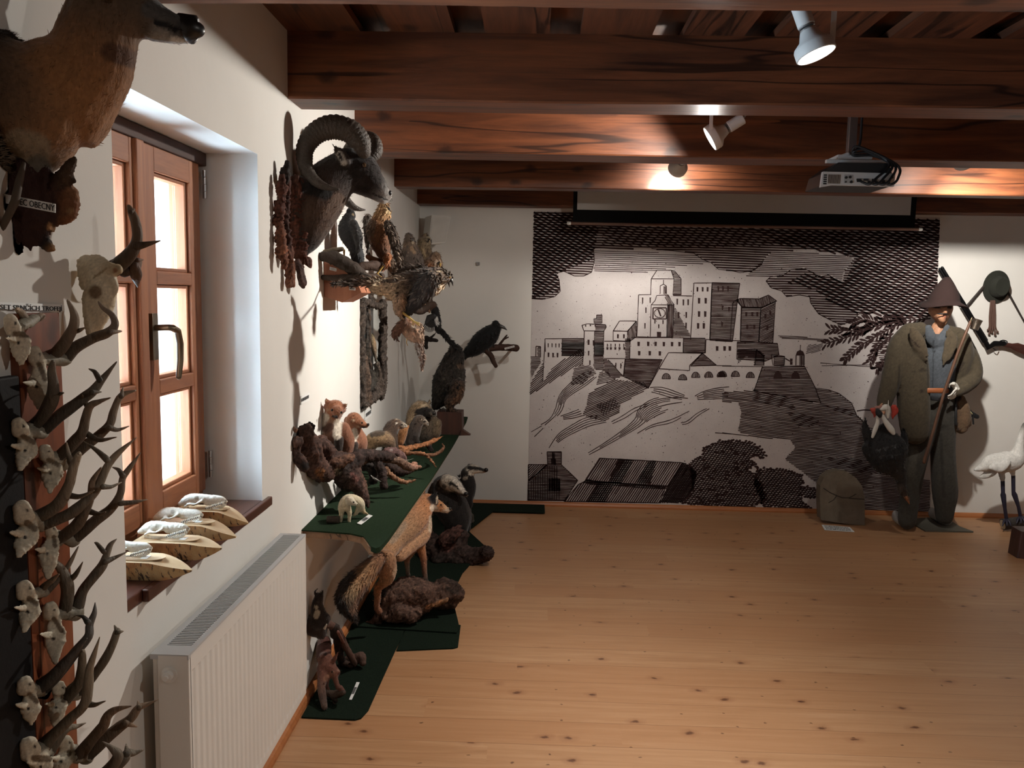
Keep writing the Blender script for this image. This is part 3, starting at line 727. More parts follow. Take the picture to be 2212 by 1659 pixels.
    E.slots('m1', [(265, 1590), (305, 1590), (345, 1592), (380, 1592)], 12, 44); E.slots('m3', [(240, 115), (283, 118), (325, 118)], 17, 44)
    E.line('m3', [(120, 130), (122, 35), (165, 38), (165, 140)]); E.hatch('m3', [(135, 40), (165, 40), (165, 190), (75, 330), (72, 130), (135, 128)], 0, 2.9, 1.7)
    # the hill
    E.hatch('m3', [(62, 500), (70, 380), (190, 190), (190, 372), (280, 232), (400, 150), (540, 60), (572, 95), (560, 205), (480, 235), (330, 335), (200, 412)], -38, 3.4, 1.9)
    E.band('m3', [(60, 870), (240, 745), (330, 640), (385, 500), (560, 360), (690, 280)], [90, 22, 60, 75, 110, 70])
    E.hatch('m3', [(480, 240), (560, 210), (640, 222), (695, 285), (560, 390), (450, 400)], -12, 3.2, 1.7)
    E.band('m3', [(340, 715), (480, 680), (570, 650)], [30, 60, 70])
    E.hatch('m3', [(560, 690), (600, 590), (620, 480), (720, 420), (850, 345), (1130, 372), (1180, 430), (920, 580), (905, 660), (760, 740)], -24, 3.4, 2.0, wave=1.0)
    E.hatch('m3', [(690, 590), (870, 520), (900, 600), (760, 690)], 15, 4.4, 1.5)
    E.hatch('m3', [(720, 280), (800, 275), (850, 350), (690, 410)], -14, 3.2, 1.6)
    E.band('m3', [(250, 1000), (350, 890), (480, 810), (620, 745), (800, 715)], [16, 60, 75, 85, 60])
    E.band('m3', [(540, 1092), (700, 1005), (900, 885), (1080, 760), (1160, 660), (1300, 590), (1570, 545)], [20, 26, 50, 90, 150, 150, 90])
    E.band('m3', [(1160, 440), (1300, 455), (1450, 500), (1590, 530)], [26, 66, 60, 12])
    E.band('m3', [(800, 775), (950, 700), (1060, 630), (1240, 560)], [16, 30, 26, 10]); E.band('m3', [(1080, 862), (1220, 785), (1400, 740), (1570, 650)], [12, 18, 26, 10]); E.band('m3', [(1450, 768), (1550, 752), (1650, 675), (1790, 600)], [10, 22, 22, 8])
    E.band('m3', [(1580, 535), (1700, 500), (1830, 480), (1965, 470)], [10, 70, 100, 110])
    hill = [(0, 470), (300, 455), (930, 570), (880, 430), (1000, 445), (1100, 480), (1220, 570), (1270, 690), (1330, 740), (1420, 900), (1640, 1250), (1960, 1300), (1960, 1620), (1300, 1600), (1150, 1570), (900, 1340), (700, 1180), (590, 1100), (690, 990), (640, 910), (300, 890), (150, 840), (180, 650), (150, 570), (0, 570)]
    E.hatch('m4', hill, 7, 3.45, 1.95, wave=1.4)
    for pg in ([(300, 455), (640, 520), (700, 640), (420, 580), (280, 540)], [(600, 640), (860, 700), (960, 780), (720, 800)], [(930, 1080), (1250, 1090), (1640, 1250), (1300, 1230)], [(930, 575), (1220, 640), (1270, 700), (1100, 660)], [(1330, 760), (1640, 900), (1640, 1240), (1480, 1130)]): E.hatch('m4', pg, 16, 3.9, 1.1)
    E.stroke(E.px('m4', [(880, 430), (1000, 445), (1100, 480), (1220, 570), (1270, 690), (1330, 745)]), 1.6)
    E.line('m4', [(1270, 645), (1340, 635), (1420, 640)], 2.0)
    E.line('m3', [(1810, 850), (1965, 862)], 1.4); E.line('m4', [(0, 850), (250, 880)], 1.4)
    # foreground roofs
    E.hatch('m3', [(50, 1150), (232, 1150), (50, 1305)], -45, 3.6, 2.2, 1.6)
    E.hatch('m3', [(232, 1150), (225, 1030), (360, 1030), (360, 1152), (515, 1300), (390, 1490), (44, 1488), (48, 1305)], 1, 3.3, 2.1, 1.6)
    E.hatch('m3', [(60, 1320), (230, 1160), (330, 1160), (350, 1480), (50, 1480)], 90, 5.0, 1.6); E.hatch('m3', [(235, 1280), (352, 1280), (352, 1400), (235, 1400)], 90, 2.6, 1.9); E.hatch('m3', [(270, 1035), (300, 1035), (310, 1150), (265, 1150)], 90, 2.2, 1.8)
    E.hatch('m3', [(590, 1290), (722, 1090), (1500, 1132), (1370, 1352), (730, 1318)], -57, 4.2, 2.45, 1.8)
    E.hatch('m3', [(520, 1340), (600, 1300), (1345, 1362), (1285, 1512), (385, 1498)], -57, 4.2, 2.45, 1.8)
    for pg in ([(900, 1100), (1040, 1106), (930, 1320), (800, 1318)], [(1180, 1116), (1260, 1120), (1200, 1335), (1060, 1330)], [(700, 1330), (860, 1335), (780, 1500), (600, 1500)], [(590, 1290), (730, 1318), (1370, 1352), (1345, 1385), (700, 1345), (560, 1325)]): E.hatch('m3', pg, -57, 3.9, 1.7); E.hatch('m3', pg, 2, 4.0, 1.6)
    E.hatch('m3', [(1500, 1132), (1560, 1150), (1640, 1230), (1600, 1400), (1500, 1512), (1285, 1512), (1370, 1352)], -57, 3.2, 2.3); E.hatch('m3', [(1500, 1132), (1560, 1150), (1640, 1230), (1600, 1400), (1500, 1512), (1285, 1512), (1370, 1352)], 5, 3.4, 2.2)
    # bushes
    b1 = [uv('m3', *p) for p in ((1570, 1140), (1600, 1110), (1690, 1060), (1700, 990), (1780, 960), (1850, 930), (1960, 930))]+[uv('m4', *p) for p in ((100, 930), (250, 940), (350, 990), (410, 1060), (380, 1090), (300, 1060), (260, 1090), (310, 1150), (240, 1190), (300, 1250), (380, 1350), (410, 1480), (300, 1545), (0, 1552))]+[uv('m3', *p) for p in ((1500, 1512), (1600, 1400))]
    b2 = [uv('m4', *p) for p in ((330, 1190), (450, 1190), (540, 1200), (650, 1220), (750, 1260), (760, 1330), (740, 1360), (860, 1370), (920, 1440), (830, 1470), (720, 1440), (760, 1500), (830, 1560), (400, 1555), (300, 1330))]
    for b in (b1, b2):
        E.hatch(U, b, 8, 4.0, 2.3, wave=1.5); E.hatch(U, b, -52, 6.0, 2.2, wave=1.5); E.lumps(U, b, 4.5)
    r = random.Random(11)
    for _ in range(70):
        a, b = r.uniform(1500, 1640), r.uniform(965, 1085)
        if 1480 < a < 1640 and b > 960+abs(a-1570)*0.5: E.leaf(a, b, 11, r.uniform(-0.4, 0.4), 5)
    # the fir bough
    tw = [[(2010, 688), (1950, 694), (1890, 705), (1840, 725), (1786, 742)], [(1905, 700), (1870, 690), (1840, 700)], [(1950, 695), (1905, 720), (1860, 745), (1826, 776)], [(1930, 720), (1900, 745), (1880, 780)], [(1990, 700), (1950, 730), (1915, 760)], [(1890, 705), (1850, 715), (1795, 712)], [(1960, 700), (1935, 690), (1905, 692)], [(1985, 745), (1950, 755), (1920, 775), (1895, 795)]]
    for t in tw:
        E.stroke(t, 2.6)
        S = catmull(t, 6)
        for i in range(1, len(S)):
            dx, dy = S[i]-S[i-1]; a = math.atan2(dy, dx)
            for sg in (-1, 1):
                E.leaf(S[i][0], S[i][1], r.uniform(13, 20), a+sg*r.uniform(0.45, 0.8), r.uniform(4, 6))
    E.hatch(U, [(1880, 735), (2015, 735), (2015, 815), (1925, 810), (1900, 775)], 2, 4.4, 1.5)
    E.hatch(U, [(1680, 725), (1720, 726), (1790, 733), (1795, 739), (1690, 731)], 3, 2.4, 1.4); E.hatch(U, [(1745, 745), (1780, 742), (1770, 760), (1740, 765)], -18, 3, 1.2)
    E.line(U, [(1775, 790), (1880, 788)], 1.2); E.line(U, [(1772, 784), (1900, 794)], 1.2)
    for _ in range(420):
        a, b = r.uniform(1146, 1990), r.uniform(560, 1070); E.leaf(a, b, r.uniform(1.2, 3.5), r.uniform(0, 6), r.uniform(1, 2.2))
    o = obj('mural', E.mb, [PAPER, MINK])
    tag(o, 'huge wall picture of a hilltop castle town engraved in dark brown lines on grey', 'mural')
build_mural()
# ------------------------------------------------------------------ spotlights on the ceiling
def lens_mat():
    n = NT('lamp_lens', Roughness=0.2); n.set(n.b, **{'Base Color': (0.9, 0.9, 0.9), 'Emission Color': (1.0, 0.95, 0.86), 'Emission Strength': 14.0}); return n.m
LENS = lens_mat()
LAMPW = plain('lamp_white_lacquer', (0.72, 0.72, 0.70), 0.4, var=0.02)
LAMPG = plain('lamp_reflector_grey', (0.35, 0.35, 0.35), 0.3, 0.6)
CABLE = plain('cable_grey', (0.45, 0.44, 0.42), 0.5)
def fixture(key, label, side):
    s = SPOTS[key]; p, a = Vector(s['pos']), Vector(s['aim']); d = (a-p).normalized()
    t = thing('ceiling_spotlight', label, 'spotlight', (p.x, p.y, p.z), 'ceiling spotlights')
    obj('lamp_head', MB().lathe([(0.020, -0.075), (0.024, -0.070), (0.034, -0.045), (0.053, -0.030), (0.056, -0.024), (0.056, 0.002), (0.053, 0.004), (0.048, -0.004), (0.047, -0.016)], p, d, 32), LAMPW, t, smooth='auto')
    obj('lens', MB().lathe([(0.047, -0.012), (0.0, -0.010)], p, d, 32).lathe([(0.012, -0.016), (0.012, -0.004), (0.004, 0.0)], p, d, 14), LENS, t, smooth='auto')
    nk = MB()
    for k in range(3): nk.lathe([(0.019, -0.086+k*0.009), (0.0225, -0.085+k*0.009), (0.0225, -0.081+k*0.009), (0.019, -0.080+k*0.009)], p, d, 20)
    obj('cooling_neck', nk, LAMPG, t, smooth='auto')
    obj('socket_housing', MB().lathe([(0.022, -0.155), (0.0245, -0.153), (0.0245, -0.088), (0.020, -0.084)], p, d, 24), LAMPW, t, smooth='auto')
    sd = Vector(side).normalized(); sd = (sd-d*sd.dot(d)).normalized()
    q = p+sd*0.055-d*0.012
    obj('stem', MB().box((-0.007, -0.003, 0), (0.007, 0.003, ZC-q.z), at=q), LAMPW, t)
    b = p-d*0.155
    obj('cord', MB().tube([b, b-d*0.02+Vector((0, 0, 0.01)), b-d*0.035+Vector((0.012, 0, 0.05)), (b.x+0.03, b.y, ZC-0.03), (b.x+0.05, b.y+0.005, ZC)], 0.0035, 8), CABLE, t, smooth=True)
    return t
fixture('floor', 'white spotlight hanging from the ceiling boards before the widest dark beam, lens facing the floor', (1, 0.15, 0.2))
fixture('birds', 'white spotlight tilted toward the left wall, hanging in front of the brightly lit beam', (-0.2, -1, 0.6))
fixture('mural', 'small spotlight seen from behind, glaring onto the beam above the castle picture', (0.3, 0, 1))
fixture('hunter', 'spotlight mostly hidden behind a beam, only its bright rim showing above the projector\'s far side', (0, 0.3, 1))
fixture('rear_fill', 'added white fill spotlight on the ceiling nearest the near wall, outside the view', (0, 0.3, 1)).name = 'added_fill_spotlight'

# ------------------------------------------------------------------ projector
t = thing('projector', 'white and black video projector hanging upside down from a steel ceiling pole', 'projector', P(1852, 385, y=3.62))
Q = lambda u_, v_, y_=3.55: P(u_, v_, y=y_)
PRW = plain('projector_white', (0.62, 0.62, 0.60), 0.45, var=0.03)
a0, b0 = Q(1771, 402), Q(1929, 407)
ax = (b0-a0).normalized(); W_ = (b0-a0).length
zb = a0.z; zt_ = zb+0.062
obj('pole', MB().box((-0.018, 0, 0), (0.018, 0.03, ZC-(zt_+0.085)), at=(Q(1861, 340).x, 3.66, zt_+0.085)), STEEL, t, bevel=0.003)
obj('mount_bracket', MB().box((-0.075, 3.62, zt_+0.065), (0.075, 3.74, zt_+0.085), at=(Q(1861, 340).x, 0, 0)).box((-0.13, 3.6, zt_+0.045), (0.13, 3.62, zt_+0.06), at=(Q(1861, 340).x, 0, 0)).tube([(Q(1827, 350).x, 3.63, zt_+0.07), (Q(1846, 346).x, 3.63, zt_+0.085)], 0.012, 10), LAMPW, t, bevel=0.002)
obj('body', MB().prism([(a0.x+0.012, 3.556, zb+0.004), (b0.x-0.006, 3.556, zb+0.004), (b0.x-0.006, 3.556, zt_-0.004), (b0.x-0.02, 3.556, zt_+0.04), (a0.x+0.075, 3.556, zt_+0.04), (a0.x+0.025, 3.556, zt_)], (0, 0.22, 0)), BLACK, t, bevel=0.004)
pp = obj('port_panel', MB().prism([(a0.x, 3.54, zb-0.006), (a0.x+0.05, 3.54, zb+0.004), (b0.x, 3.54, zb+0.002), (b0.x+0.002, 3.54, zt_-0.005), (a0.x+0.006, 3.54, zt_-0.002)], (0, 0.018, 0)), PRW, t, bevel=0.002)
vt = MB()
for k in range(5): vt.box((a0.x+0.010, 3.5385, zb+0.006+k*0.009), (a0.x+0.024, 3.5398, zb+0.012+k*0.009))
for k in range(12): vt.box((a0.x+0.03+k*0.0045, 3.5385, zb+0.010), (a0.x+0.0315+k*0.0045, 3.5398, zb+0.048))
obj('vent_slots', vt, BLACK, pp)
po_ = MB()
po_.box((a0.x+0.098, 3.5385, zb+0.012), (a0.x+0.135, 3.5398, zb+0.048), 1)
for k, (x, z, r) in enumerate(((0.105, 0.036, 0.006), (0.122, 0.038, 0.006), (0.105, 0.018, 0.004), (0.128, 0.018, 0.006), (0.285, 0.018, 0.008), (0.30, 0.040, 0.006))): po_.lathe([(r, 0), (r, 0.003), (r*0.6, 0.004)], (a0.x+x, 3.5388, zb+z), (0, -1, 0), 12)
for x, z in ((0.15, 0.024), (0.18, 0.024), (0.215, 0.024), (0.25, 0.02), (0.152, 0.018)): po_.box((a0.x+x, 3.536, zb+z), (a0.x+x+0.02, 3.5398, zb+z+0.008))
obj('sockets', po_, [BLACK, LAMPG], pp)
for k in range(4):
    r = random.Random(k); xx = a0.x+0.17+0.03*k
    obj('cable', MB().tube(catmull([(xx, 3.532, zb+0.018), (xx+0.02, 3.50, zb+0.004), (xx+0.05, 3.505, zb+0.03), (b0.x-0.03+0.01*k, 3.53, zt_+0.03), (Q(1861, 340).x+0.06-0.02*k, 3.58, zt_+0.075+0.012*k), (Q(1861, 340).x-0.02, 3.60, zt_+0.08+0.006*k), (Q(1861, 340).x+0.025, 3.64, zt_+0.14), (Q(1861, 340).x+0.025, 3.645, ZC)], 6), 0.0055, 8), BLACK, t, smooth=True)

# ------------------------------------------------------------------ pull-down screen
YS = 5.86
t = thing('projection_screen', 'rolled-up projection screen with black border hanging above the castle picture', 'screen', P(1610, 490, y=YS))
za, zbm = 2.50, P(1610, 489, y=YS).z
xl, xr = P(1238, 450, y=YS).x, P(1979, 450, y=YS).x
SCRW = plain('screen_white_cloth', (0.50, 0.49, 0.47), 0.9, var=0.02)
SCRB = plain('screen_black_cloth', (0.008, 0.008, 0.008), 0.95, spec=0.1)
wl, wr, wz = P(1247, 440, y=YS).x, P(1968, 440, y=YS).x, P(1610, 459, y=YS).z
obj('black_border', MB().box((xl, YS, zbm+0.008), (xr, YS+0.0015, za)), SCRB, t)
obj('screen_cloth', MB().box((wl, YS-0.0012, wz), (wr, YS-0.0004, za)), SCRW, t)
obj('case', MB().box((xl-0.10, YS-0.05, za-0.03), (xr+0.10, YS+0.05, ZC)), LAMPW, t, bevel=0.006)
bx0, bx1 = P(1229, 486, y=YS).x, P(1987, 497, y=YS).x
obj('bottom_bar', MB().tube([(bx0+0.012, YS, zbm), (bx1-0.012, YS, zbm)], 0.011, 14), plain('bar_brown', (0.16, 0.085, 0.06), 0.4), t, smooth=True)
for x in (bx0, bx1): obj('end_cap', MB().tube([(x-0.004, YS, zbm), (x+0.008, YS, zbm)], 0.0125, 12), WHITE, t, smooth=True)

# ------------------------------------------------------------------ loudspeaker and hook on the back wall
c_ = [P(*q, y=5.98) for q in (uv('H', 1130, 182), uv('H', 1310, 188), uv('H', 1262, 435), uv('H', 1100, 448))]
t = thing('wall_speaker', 'small white loudspeaker tilted in the corner under the last beam', 'speaker', c_[3])
dv = Vector((-0.07, 0.17, 0.0))
obj('cabinet', MB().prism(c_, dv), plain('speaker_white', (0.64, 0.62, 0.58), 0.5, var=0.03), t, bevel=0.006)
obj('grille', MB().prism([c_[i]*0.9+sum(c_, Vector())/4*0.1+Vector((0, -0.001, 0)) for i in range(4)], (0, -0.004, 0)), plain('speaker_grille', (0.58, 0.56, 0.52), 0.7), t)
obj('bracket', MB().box((-0.012, 0, -0.1), (0.012, YB-6.10, -0.06), at=(sum(c_, Vector())/4+dv+Vector((0, 0, 0)))), LAMPG, t)
q = P(1033, 570, y=YB)
tag(obj('wall_hook', MB().box((-0.012, -0.02, -0.012), (0.012, 0, 0.012), at=q), LAMPG), 'tiny grey metal hook on the bare white wall beside the castle picture', 'hook')

# ------------------------------------------------------------------ radiator
t = thing('radiator', 'white panel radiator with top grille under the window sill', 'radiator', (-0.83, 2.22, 0.10))
RADW = plain('radiator_enamel', (0.72, 0.70, 0.66), 0.35, var=0.02)
RX0, RX1, RY0, RY1, RZ0, RZ1 = -0.872, -0.782, 1.745, 2.70, 0.232, 0.812
def ribbed(x, sgn):
    mb = MB(); n = 116; V = []; ya, yb_ = RY0+0.012, RY1-0.012
    for k in range(n+1):
        y = ya+(yb_-ya)*k/n; ph = (k % 4)
        dx = (0.0, 0.0022, 0.0022, 0.0)[ph]*sgn
        for z, m_ in ((RZ0+0.002, 0), (RZ0+0.024, 0), (RZ0+0.036, 1), (RZ1-0.05, 1), (RZ1-0.045, 0), (RZ1-0.006, 0)): V.append((x-dx*m_, y, z))
    Fc = [(k*6+j, (k+1)*6+j, (k+1)*6+j+1, k*6+j+1) for k in range(n) for j in range(5)]
    mb.add(V, Fc); return mb
fp = ribbed(RX1, 1); fp.box((RX1-0.014, RY0+0.012, RZ0+0.002), (RX1-0.004, RY1-0.012, RZ1-0.012))
obj('front_panel', fp, RADW, t)
obj('back_panel', MB().box((RX0, RY0+0.012, RZ0), (RX0+0.012, RY1-0.012, RZ1-0.012)), RADW, t, bevel=0.002)
for y0, y1 in ((RY0, RY0+0.012), (RY1-0.012, RY1)): obj('end_cover', MB().box((RX0+0.016, y0, RZ0+0.02), (RX1, y1, RZ1)), RADW, t, bevel=0.003)
gr = MB()
gr.box((RX0, RY0, RZ1-0.012), (RX0+0.016, RY1, RZ1)); gr.box((RX1-0.014, RY0, RZ1-0.012), (RX1, RY1, RZ1)); gr.box((RX0+0.016, RY0, RZ1-0.012), (RX1-0.014, RY0+0.05, RZ1)); gr.box((RX0+0.016, RY1-0.02, RZ1-0.012), (RX1-0.014, RY1, RZ1))
y = RY0+0.05
while y < RY1-0.02:
    gr.box((RX0+0.016, y+0.0055, RZ1-0.010), (RX1-0.014, y+0.0095, RZ1-0.001)); y += 0.0095
obj('top_grille', gr, plain('radiator_grille', (0.46, 0.47, 0.48), 0.4, var=0.02), t)
obj('vent_plug', MB().lathe([(0.019, 0), (0.019, 0.004), (0.012, 0.005), (0.012, 0.016), (0.006, 0.018), (0.006, 0.022)], (RX0+0.045, RY0, RZ1-0.048), (0, -1, 0), 20), WHITE, t, smooth='auto')
for y in (RY0+0.16, RY1-0.16): obj('wall_bracket', MB().box((XW, y-0.015, RZ0+0.08), (RX0, y+0.015, RZ1-0.06)), RADW, t)

# ------------------------------------------------------------------ felt shelf along the wall
def felt_mat(name, a, b):
    n = NT(name, Roughness=0.98); n.b.inputs['Specular IOR Level'].default_value = 0.1
    f = n.noise(n.pos(), 180, 3, 0.7); g = n.noise(n.pos(), 5, 4)
    n.set(n.b, **{'Base Color': n.mix(n.math('MULTIPLY', g, 0.6), n.ramp(f, [(0.35, a), (0.65, b)]), a)}); n.bump(f, 0.35, 0.004); return n.m
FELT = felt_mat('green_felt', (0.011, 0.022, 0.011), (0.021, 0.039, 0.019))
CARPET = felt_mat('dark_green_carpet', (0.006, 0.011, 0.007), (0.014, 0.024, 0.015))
SHZ = 0.72
t = thing('wall_shelf', 'long wall shelf covered in green felt carrying the small stuffed mammals', 'shelf', (-0.7, 4.5, SHZ-0.04))
edge = [(XW, 3.045), (-0.80, 3.035), (-0.70, 3.02), (-0.64, 2.985), (-0.61, 2.92), (-0.585, 2.86), (-0.565, 2.845), (-0.553, 2.86), (-0.542, 2.98), (-0.527, 3.4), (-0.508, 4.0), (-0.492, 5.0), (-0.492, 5.9), (-0.50, 6.12), (-0.56, 6.14), (XW, 6.14)]
obj('board', MB().prism([(x if x == XW else x-0.012, y+(0.014 if y < 3.1 else -0.014), SHZ-0.034) for x, y in edge], (0, 0, 0.030)), wood('shelf_board', (0.32, 0.19, 0.105), (0.24, 0.13, 0.07), 1, 1.2, 0.5, 0.1), t)
fm = MB()
fm.ngon([(x, y, SHZ) for x, y in edge])
E2 = [(Vector((x, y, 0))) for x, y in edge]
drop = [0.004, 0.006, 0.006, 0.006, 0.010, 0.018, 0.02, 0.02, 0.016, 0.012, 0.012, 0.012, 0.012, 0.012, 0.012, 0.004]
top = [Vector((x, y, SHZ)) for x, y in edge]; bot = [Vector((x, y, SHZ-d)) for (x, y), d in zip(edge, drop)]
n = len(edge)
fm.add(top+bot, [(i, i+1, n+i+1, n+i) for i in range(n-1)])
obj('felt_cover', fm, FELT, t)
for y in (3.9, 5.5): obj('bracket', MB().prism([(XW, y, SHZ-0.036), (-0.60, y, SHZ-0.036), (XW, y, SHZ-0.26)], (0, 0.02, 0)), BLACK, t)

# ------------------------------------------------------------------ carpets on the floor
def carpet(pts, th, z0, label):
    mb = MB(); q = [Vector((x, y, z0)) for x, y in pts]; mb.prism(q, (0, 0, th)); o = obj('floor_carpet', mb, CARPET)
    return tag(o, label, 'carpet', 'dark green floor carpets')
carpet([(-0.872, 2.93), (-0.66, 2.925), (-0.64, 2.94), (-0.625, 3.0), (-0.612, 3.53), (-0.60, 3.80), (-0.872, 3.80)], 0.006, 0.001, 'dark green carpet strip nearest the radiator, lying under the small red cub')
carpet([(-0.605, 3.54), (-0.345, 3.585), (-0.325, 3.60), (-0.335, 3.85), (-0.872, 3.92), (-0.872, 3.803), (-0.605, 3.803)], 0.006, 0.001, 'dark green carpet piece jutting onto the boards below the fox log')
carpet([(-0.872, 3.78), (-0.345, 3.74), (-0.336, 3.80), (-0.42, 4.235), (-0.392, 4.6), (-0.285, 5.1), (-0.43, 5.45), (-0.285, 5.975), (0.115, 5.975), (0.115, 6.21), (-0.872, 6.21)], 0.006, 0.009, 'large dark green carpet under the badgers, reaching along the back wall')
# ------------------------------------------------------------------ coats, bone, horn, bark
FUR = coat_mat('fur', 95, (1, 1, 0.35))
PLUME = coat_mat('plumage', 60, (1, 1, 0.5), 0.8, 0.55, 0.4, 0.15)
BONE = coat_mat('bone', 28, (1, 1, 1), 0.55, 0.25, 0.25, 0.0)
HORN = coat_mat('horn', 120, (1, 1, 0.25), 0.6, 0.7, 0.6, 0.0)
BARK = coat_mat('rough_bark', 45, (1, 1, 0.6), 0.8, 0.9, 1.0, 0.0)
CLOTH = coat_mat('woven_cloth', 160, (1, 1, 1), 0.95, 0.35, 0.3, 0.1)
EYEM = plain('glass_eye', (0.012, 0.008, 0.006), 0.08)
NOSE = plain('nose_black', (0.012, 0.010, 0.010), 0.35)
BEAK = plain('beak_horn', (0.05, 0.045, 0.04), 0.35)
YLEG = plain('yellow_talon', (0.55, 0.36, 0.10), 0.6)
def eye(view, a, b, y, r, parent, mat=None):
    q = pt(view, a, b, y); rr = r/CROPS[view][2]*px_at(q)
    return obj('eye', MB().ball(q, rr, 0, 12, 8), mat or EYEM, parent, smooth=True)
def tubes(name, chains, mat, parent=None, seg=10, rough=0.0, **kw):
    """Several tapering branches as one mesh part, with the coat colours of its chains."""
    mb = MB(); cols = []
    for i, ch in enumerate(chains):
        look = (Vector(ch.c.mean(0))-Vector(CAMPOS)).normalized()
        n0 = len(mb.v); mb.tube(ch.c, list(ch.r), seg, 0, True, ch.flat, look if ch.flat != 1.0 else None, rough, i)
        rings = (len(mb.v)-n0)//seg
        k = np.clip(np.arange(rings)-3, 0, len(ch.c)-1)
        cols += [ch.col[q] for q in k for _ in range(seg)]
    o = obj(name, mb, mat, parent, smooth=True)
    at = o.data.color_attributes.new('coat', 'FLOAT_COLOR', 'POINT')
    at.data.foreach_set('color', np.hstack([np.array(cols), np.ones((len(cols), 1))]).ravel())
    return o
def quad_card(name, pts, parent=None, mat=None, th=0.0015):
    a = [Vector(p) for p in pts]; n = (a[1]-a[0]).cross(a[2]-a[0]).normalized()
    if n.dot(Vector(CAMPOS)-a[0]) < 0: n = -n
    mb = MB(); mb.prism(a, n*th)
    return obj(name, mb, mat or CARD, parent), n
def print_lines(parent, pts, n, rows, k=9):
    """Unreadable small print: dark dashes on a card."""
    a, b, c, d = [Vector(p) for p in pts]; mb = MB(); r = random.Random(k)
    for row in range(rows):
        t = (row+0.75)/(rows+0.5); w_ = 0.30/(rows+0.5); s = 0.08
        while s < 0.9:
            e = s+r.uniform(0.025, 0.05)
            f = lambda u_, v_: (a*(1-u_)+b*u_)*(1-v_)+(d*(1-u_)+c*u_)*v_+n*0.0021
            mb.add([f(s, t-w_), f(e, t-w_), f(e, t+w_), f(s, t+w_)], [(0, 1, 2, 3)]); s = e+r.uniform(0.012, 0.03)
    return obj('print', mb, INK, parent)

BRN = (0.21, 0.105, 0.048); DBR = (0.075, 0.042, 0.025); BLK = (0.012, 0.011, 0.011); WHT = (0.62, 0.58, 0.50); GRY = (0.20, 0.18, 0.165)
# ------------------------------------------------------------------ deer head over the trophies
t = thing('deer_head_mount', 'big brown deer head and neck mount above the roe skulls, black nose pointing right', 'deer mount', (-0.8, 1.43, 1.72))
body = skin('head_and_neck', [
    Chain('A', [(225, 1085, 90), (245, 960, 205), (250, 800, 325), (400, 590, 345), (565, 415, 272), (640, 190, 235), (705, 40, 228), (760, -60, 190)], (1.40, 1.47), flat=0.8, cols=[(0.14, 0.10, 0.065), (0.20, 0.12, 0.062), (0.30, 0.142, 0.056), (0.32, 0.148, 0.056), (0.25, 0.118, 0.05), (0.15, 0.085, 0.047), (0.10, 0.066, 0.043), (0.09, 0.06, 0.04)]),
    Chain('A', [(-330, 560, 330), (-60, 560, 345), (200, 700, 340)], (1.37, 1.40), (0.10, 0.062, 0.038), 0.8),
    Chain('A', [(-250, 880, 240), (60, 850, 240)], (1.37, 1.40), (0.17, 0.125, 0.08), 0.8),
    Chain('A', [(720, 40, 215), (880, 90, 165), (1020, 145, 112), (1130, 185, 88), (1205, 185, 82)], (1.47, 1.52), cols=[(0.10, 0.07, 0.045), (0.12, 0.085, 0.06), (0.11, 0.095, 0.08), (0.05, 0.045, 0.045), (0.015, 0.015, 0.016)]),
    Chain('A', [(980, 190, 75), (1100, 225, 55), (1190, 240, 45)], (1.48, 1.52), (0.34, 0.31, 0.27))],
    FUR, t, 0.0055, [('A', 700, 330, 60, (0.10, 0.045, 0.022), 840, 380), ('A', 120, 930, 110, (0.26, 0.20, 0.13), 220, 960), ('A', 240, 1080, 90, (0.13, 0.11, 0.085)), ('A', 1190, 265, 26, (0.55, 0.53, 0.48), 1110, 258), ('A', 1000, 140, 22, (0.012, 0.012, 0.013), 1120, 190), ('A', 960, 60, 60, (0.085, 0.08, 0.075), 1120, 80)],
    4, (9000, 0.008, 0.0007, 0.05), 0.0012, wallx=-0.897)
nb = MB()
for a, b in ((1205, 150), (1245, 168)): nb.ball(pt('A', a, b, 1.505), 0.0085, 0, 12, 8)
nb.tube([pt('A', 1170, 165, 1.515), pt('A', 1240, 190, 1.51), pt('A', 1262, 190, 1.515)], [0.022, 0.026, 0.014], 14)
obj('nose', nb, NOSE, t, smooth=True)
eye('A', 820, -35, 1.40, 26, t)
pl = thing('x', 'x', 'x', (0, 0, 0)); bpy.data.objects.remove(pl)
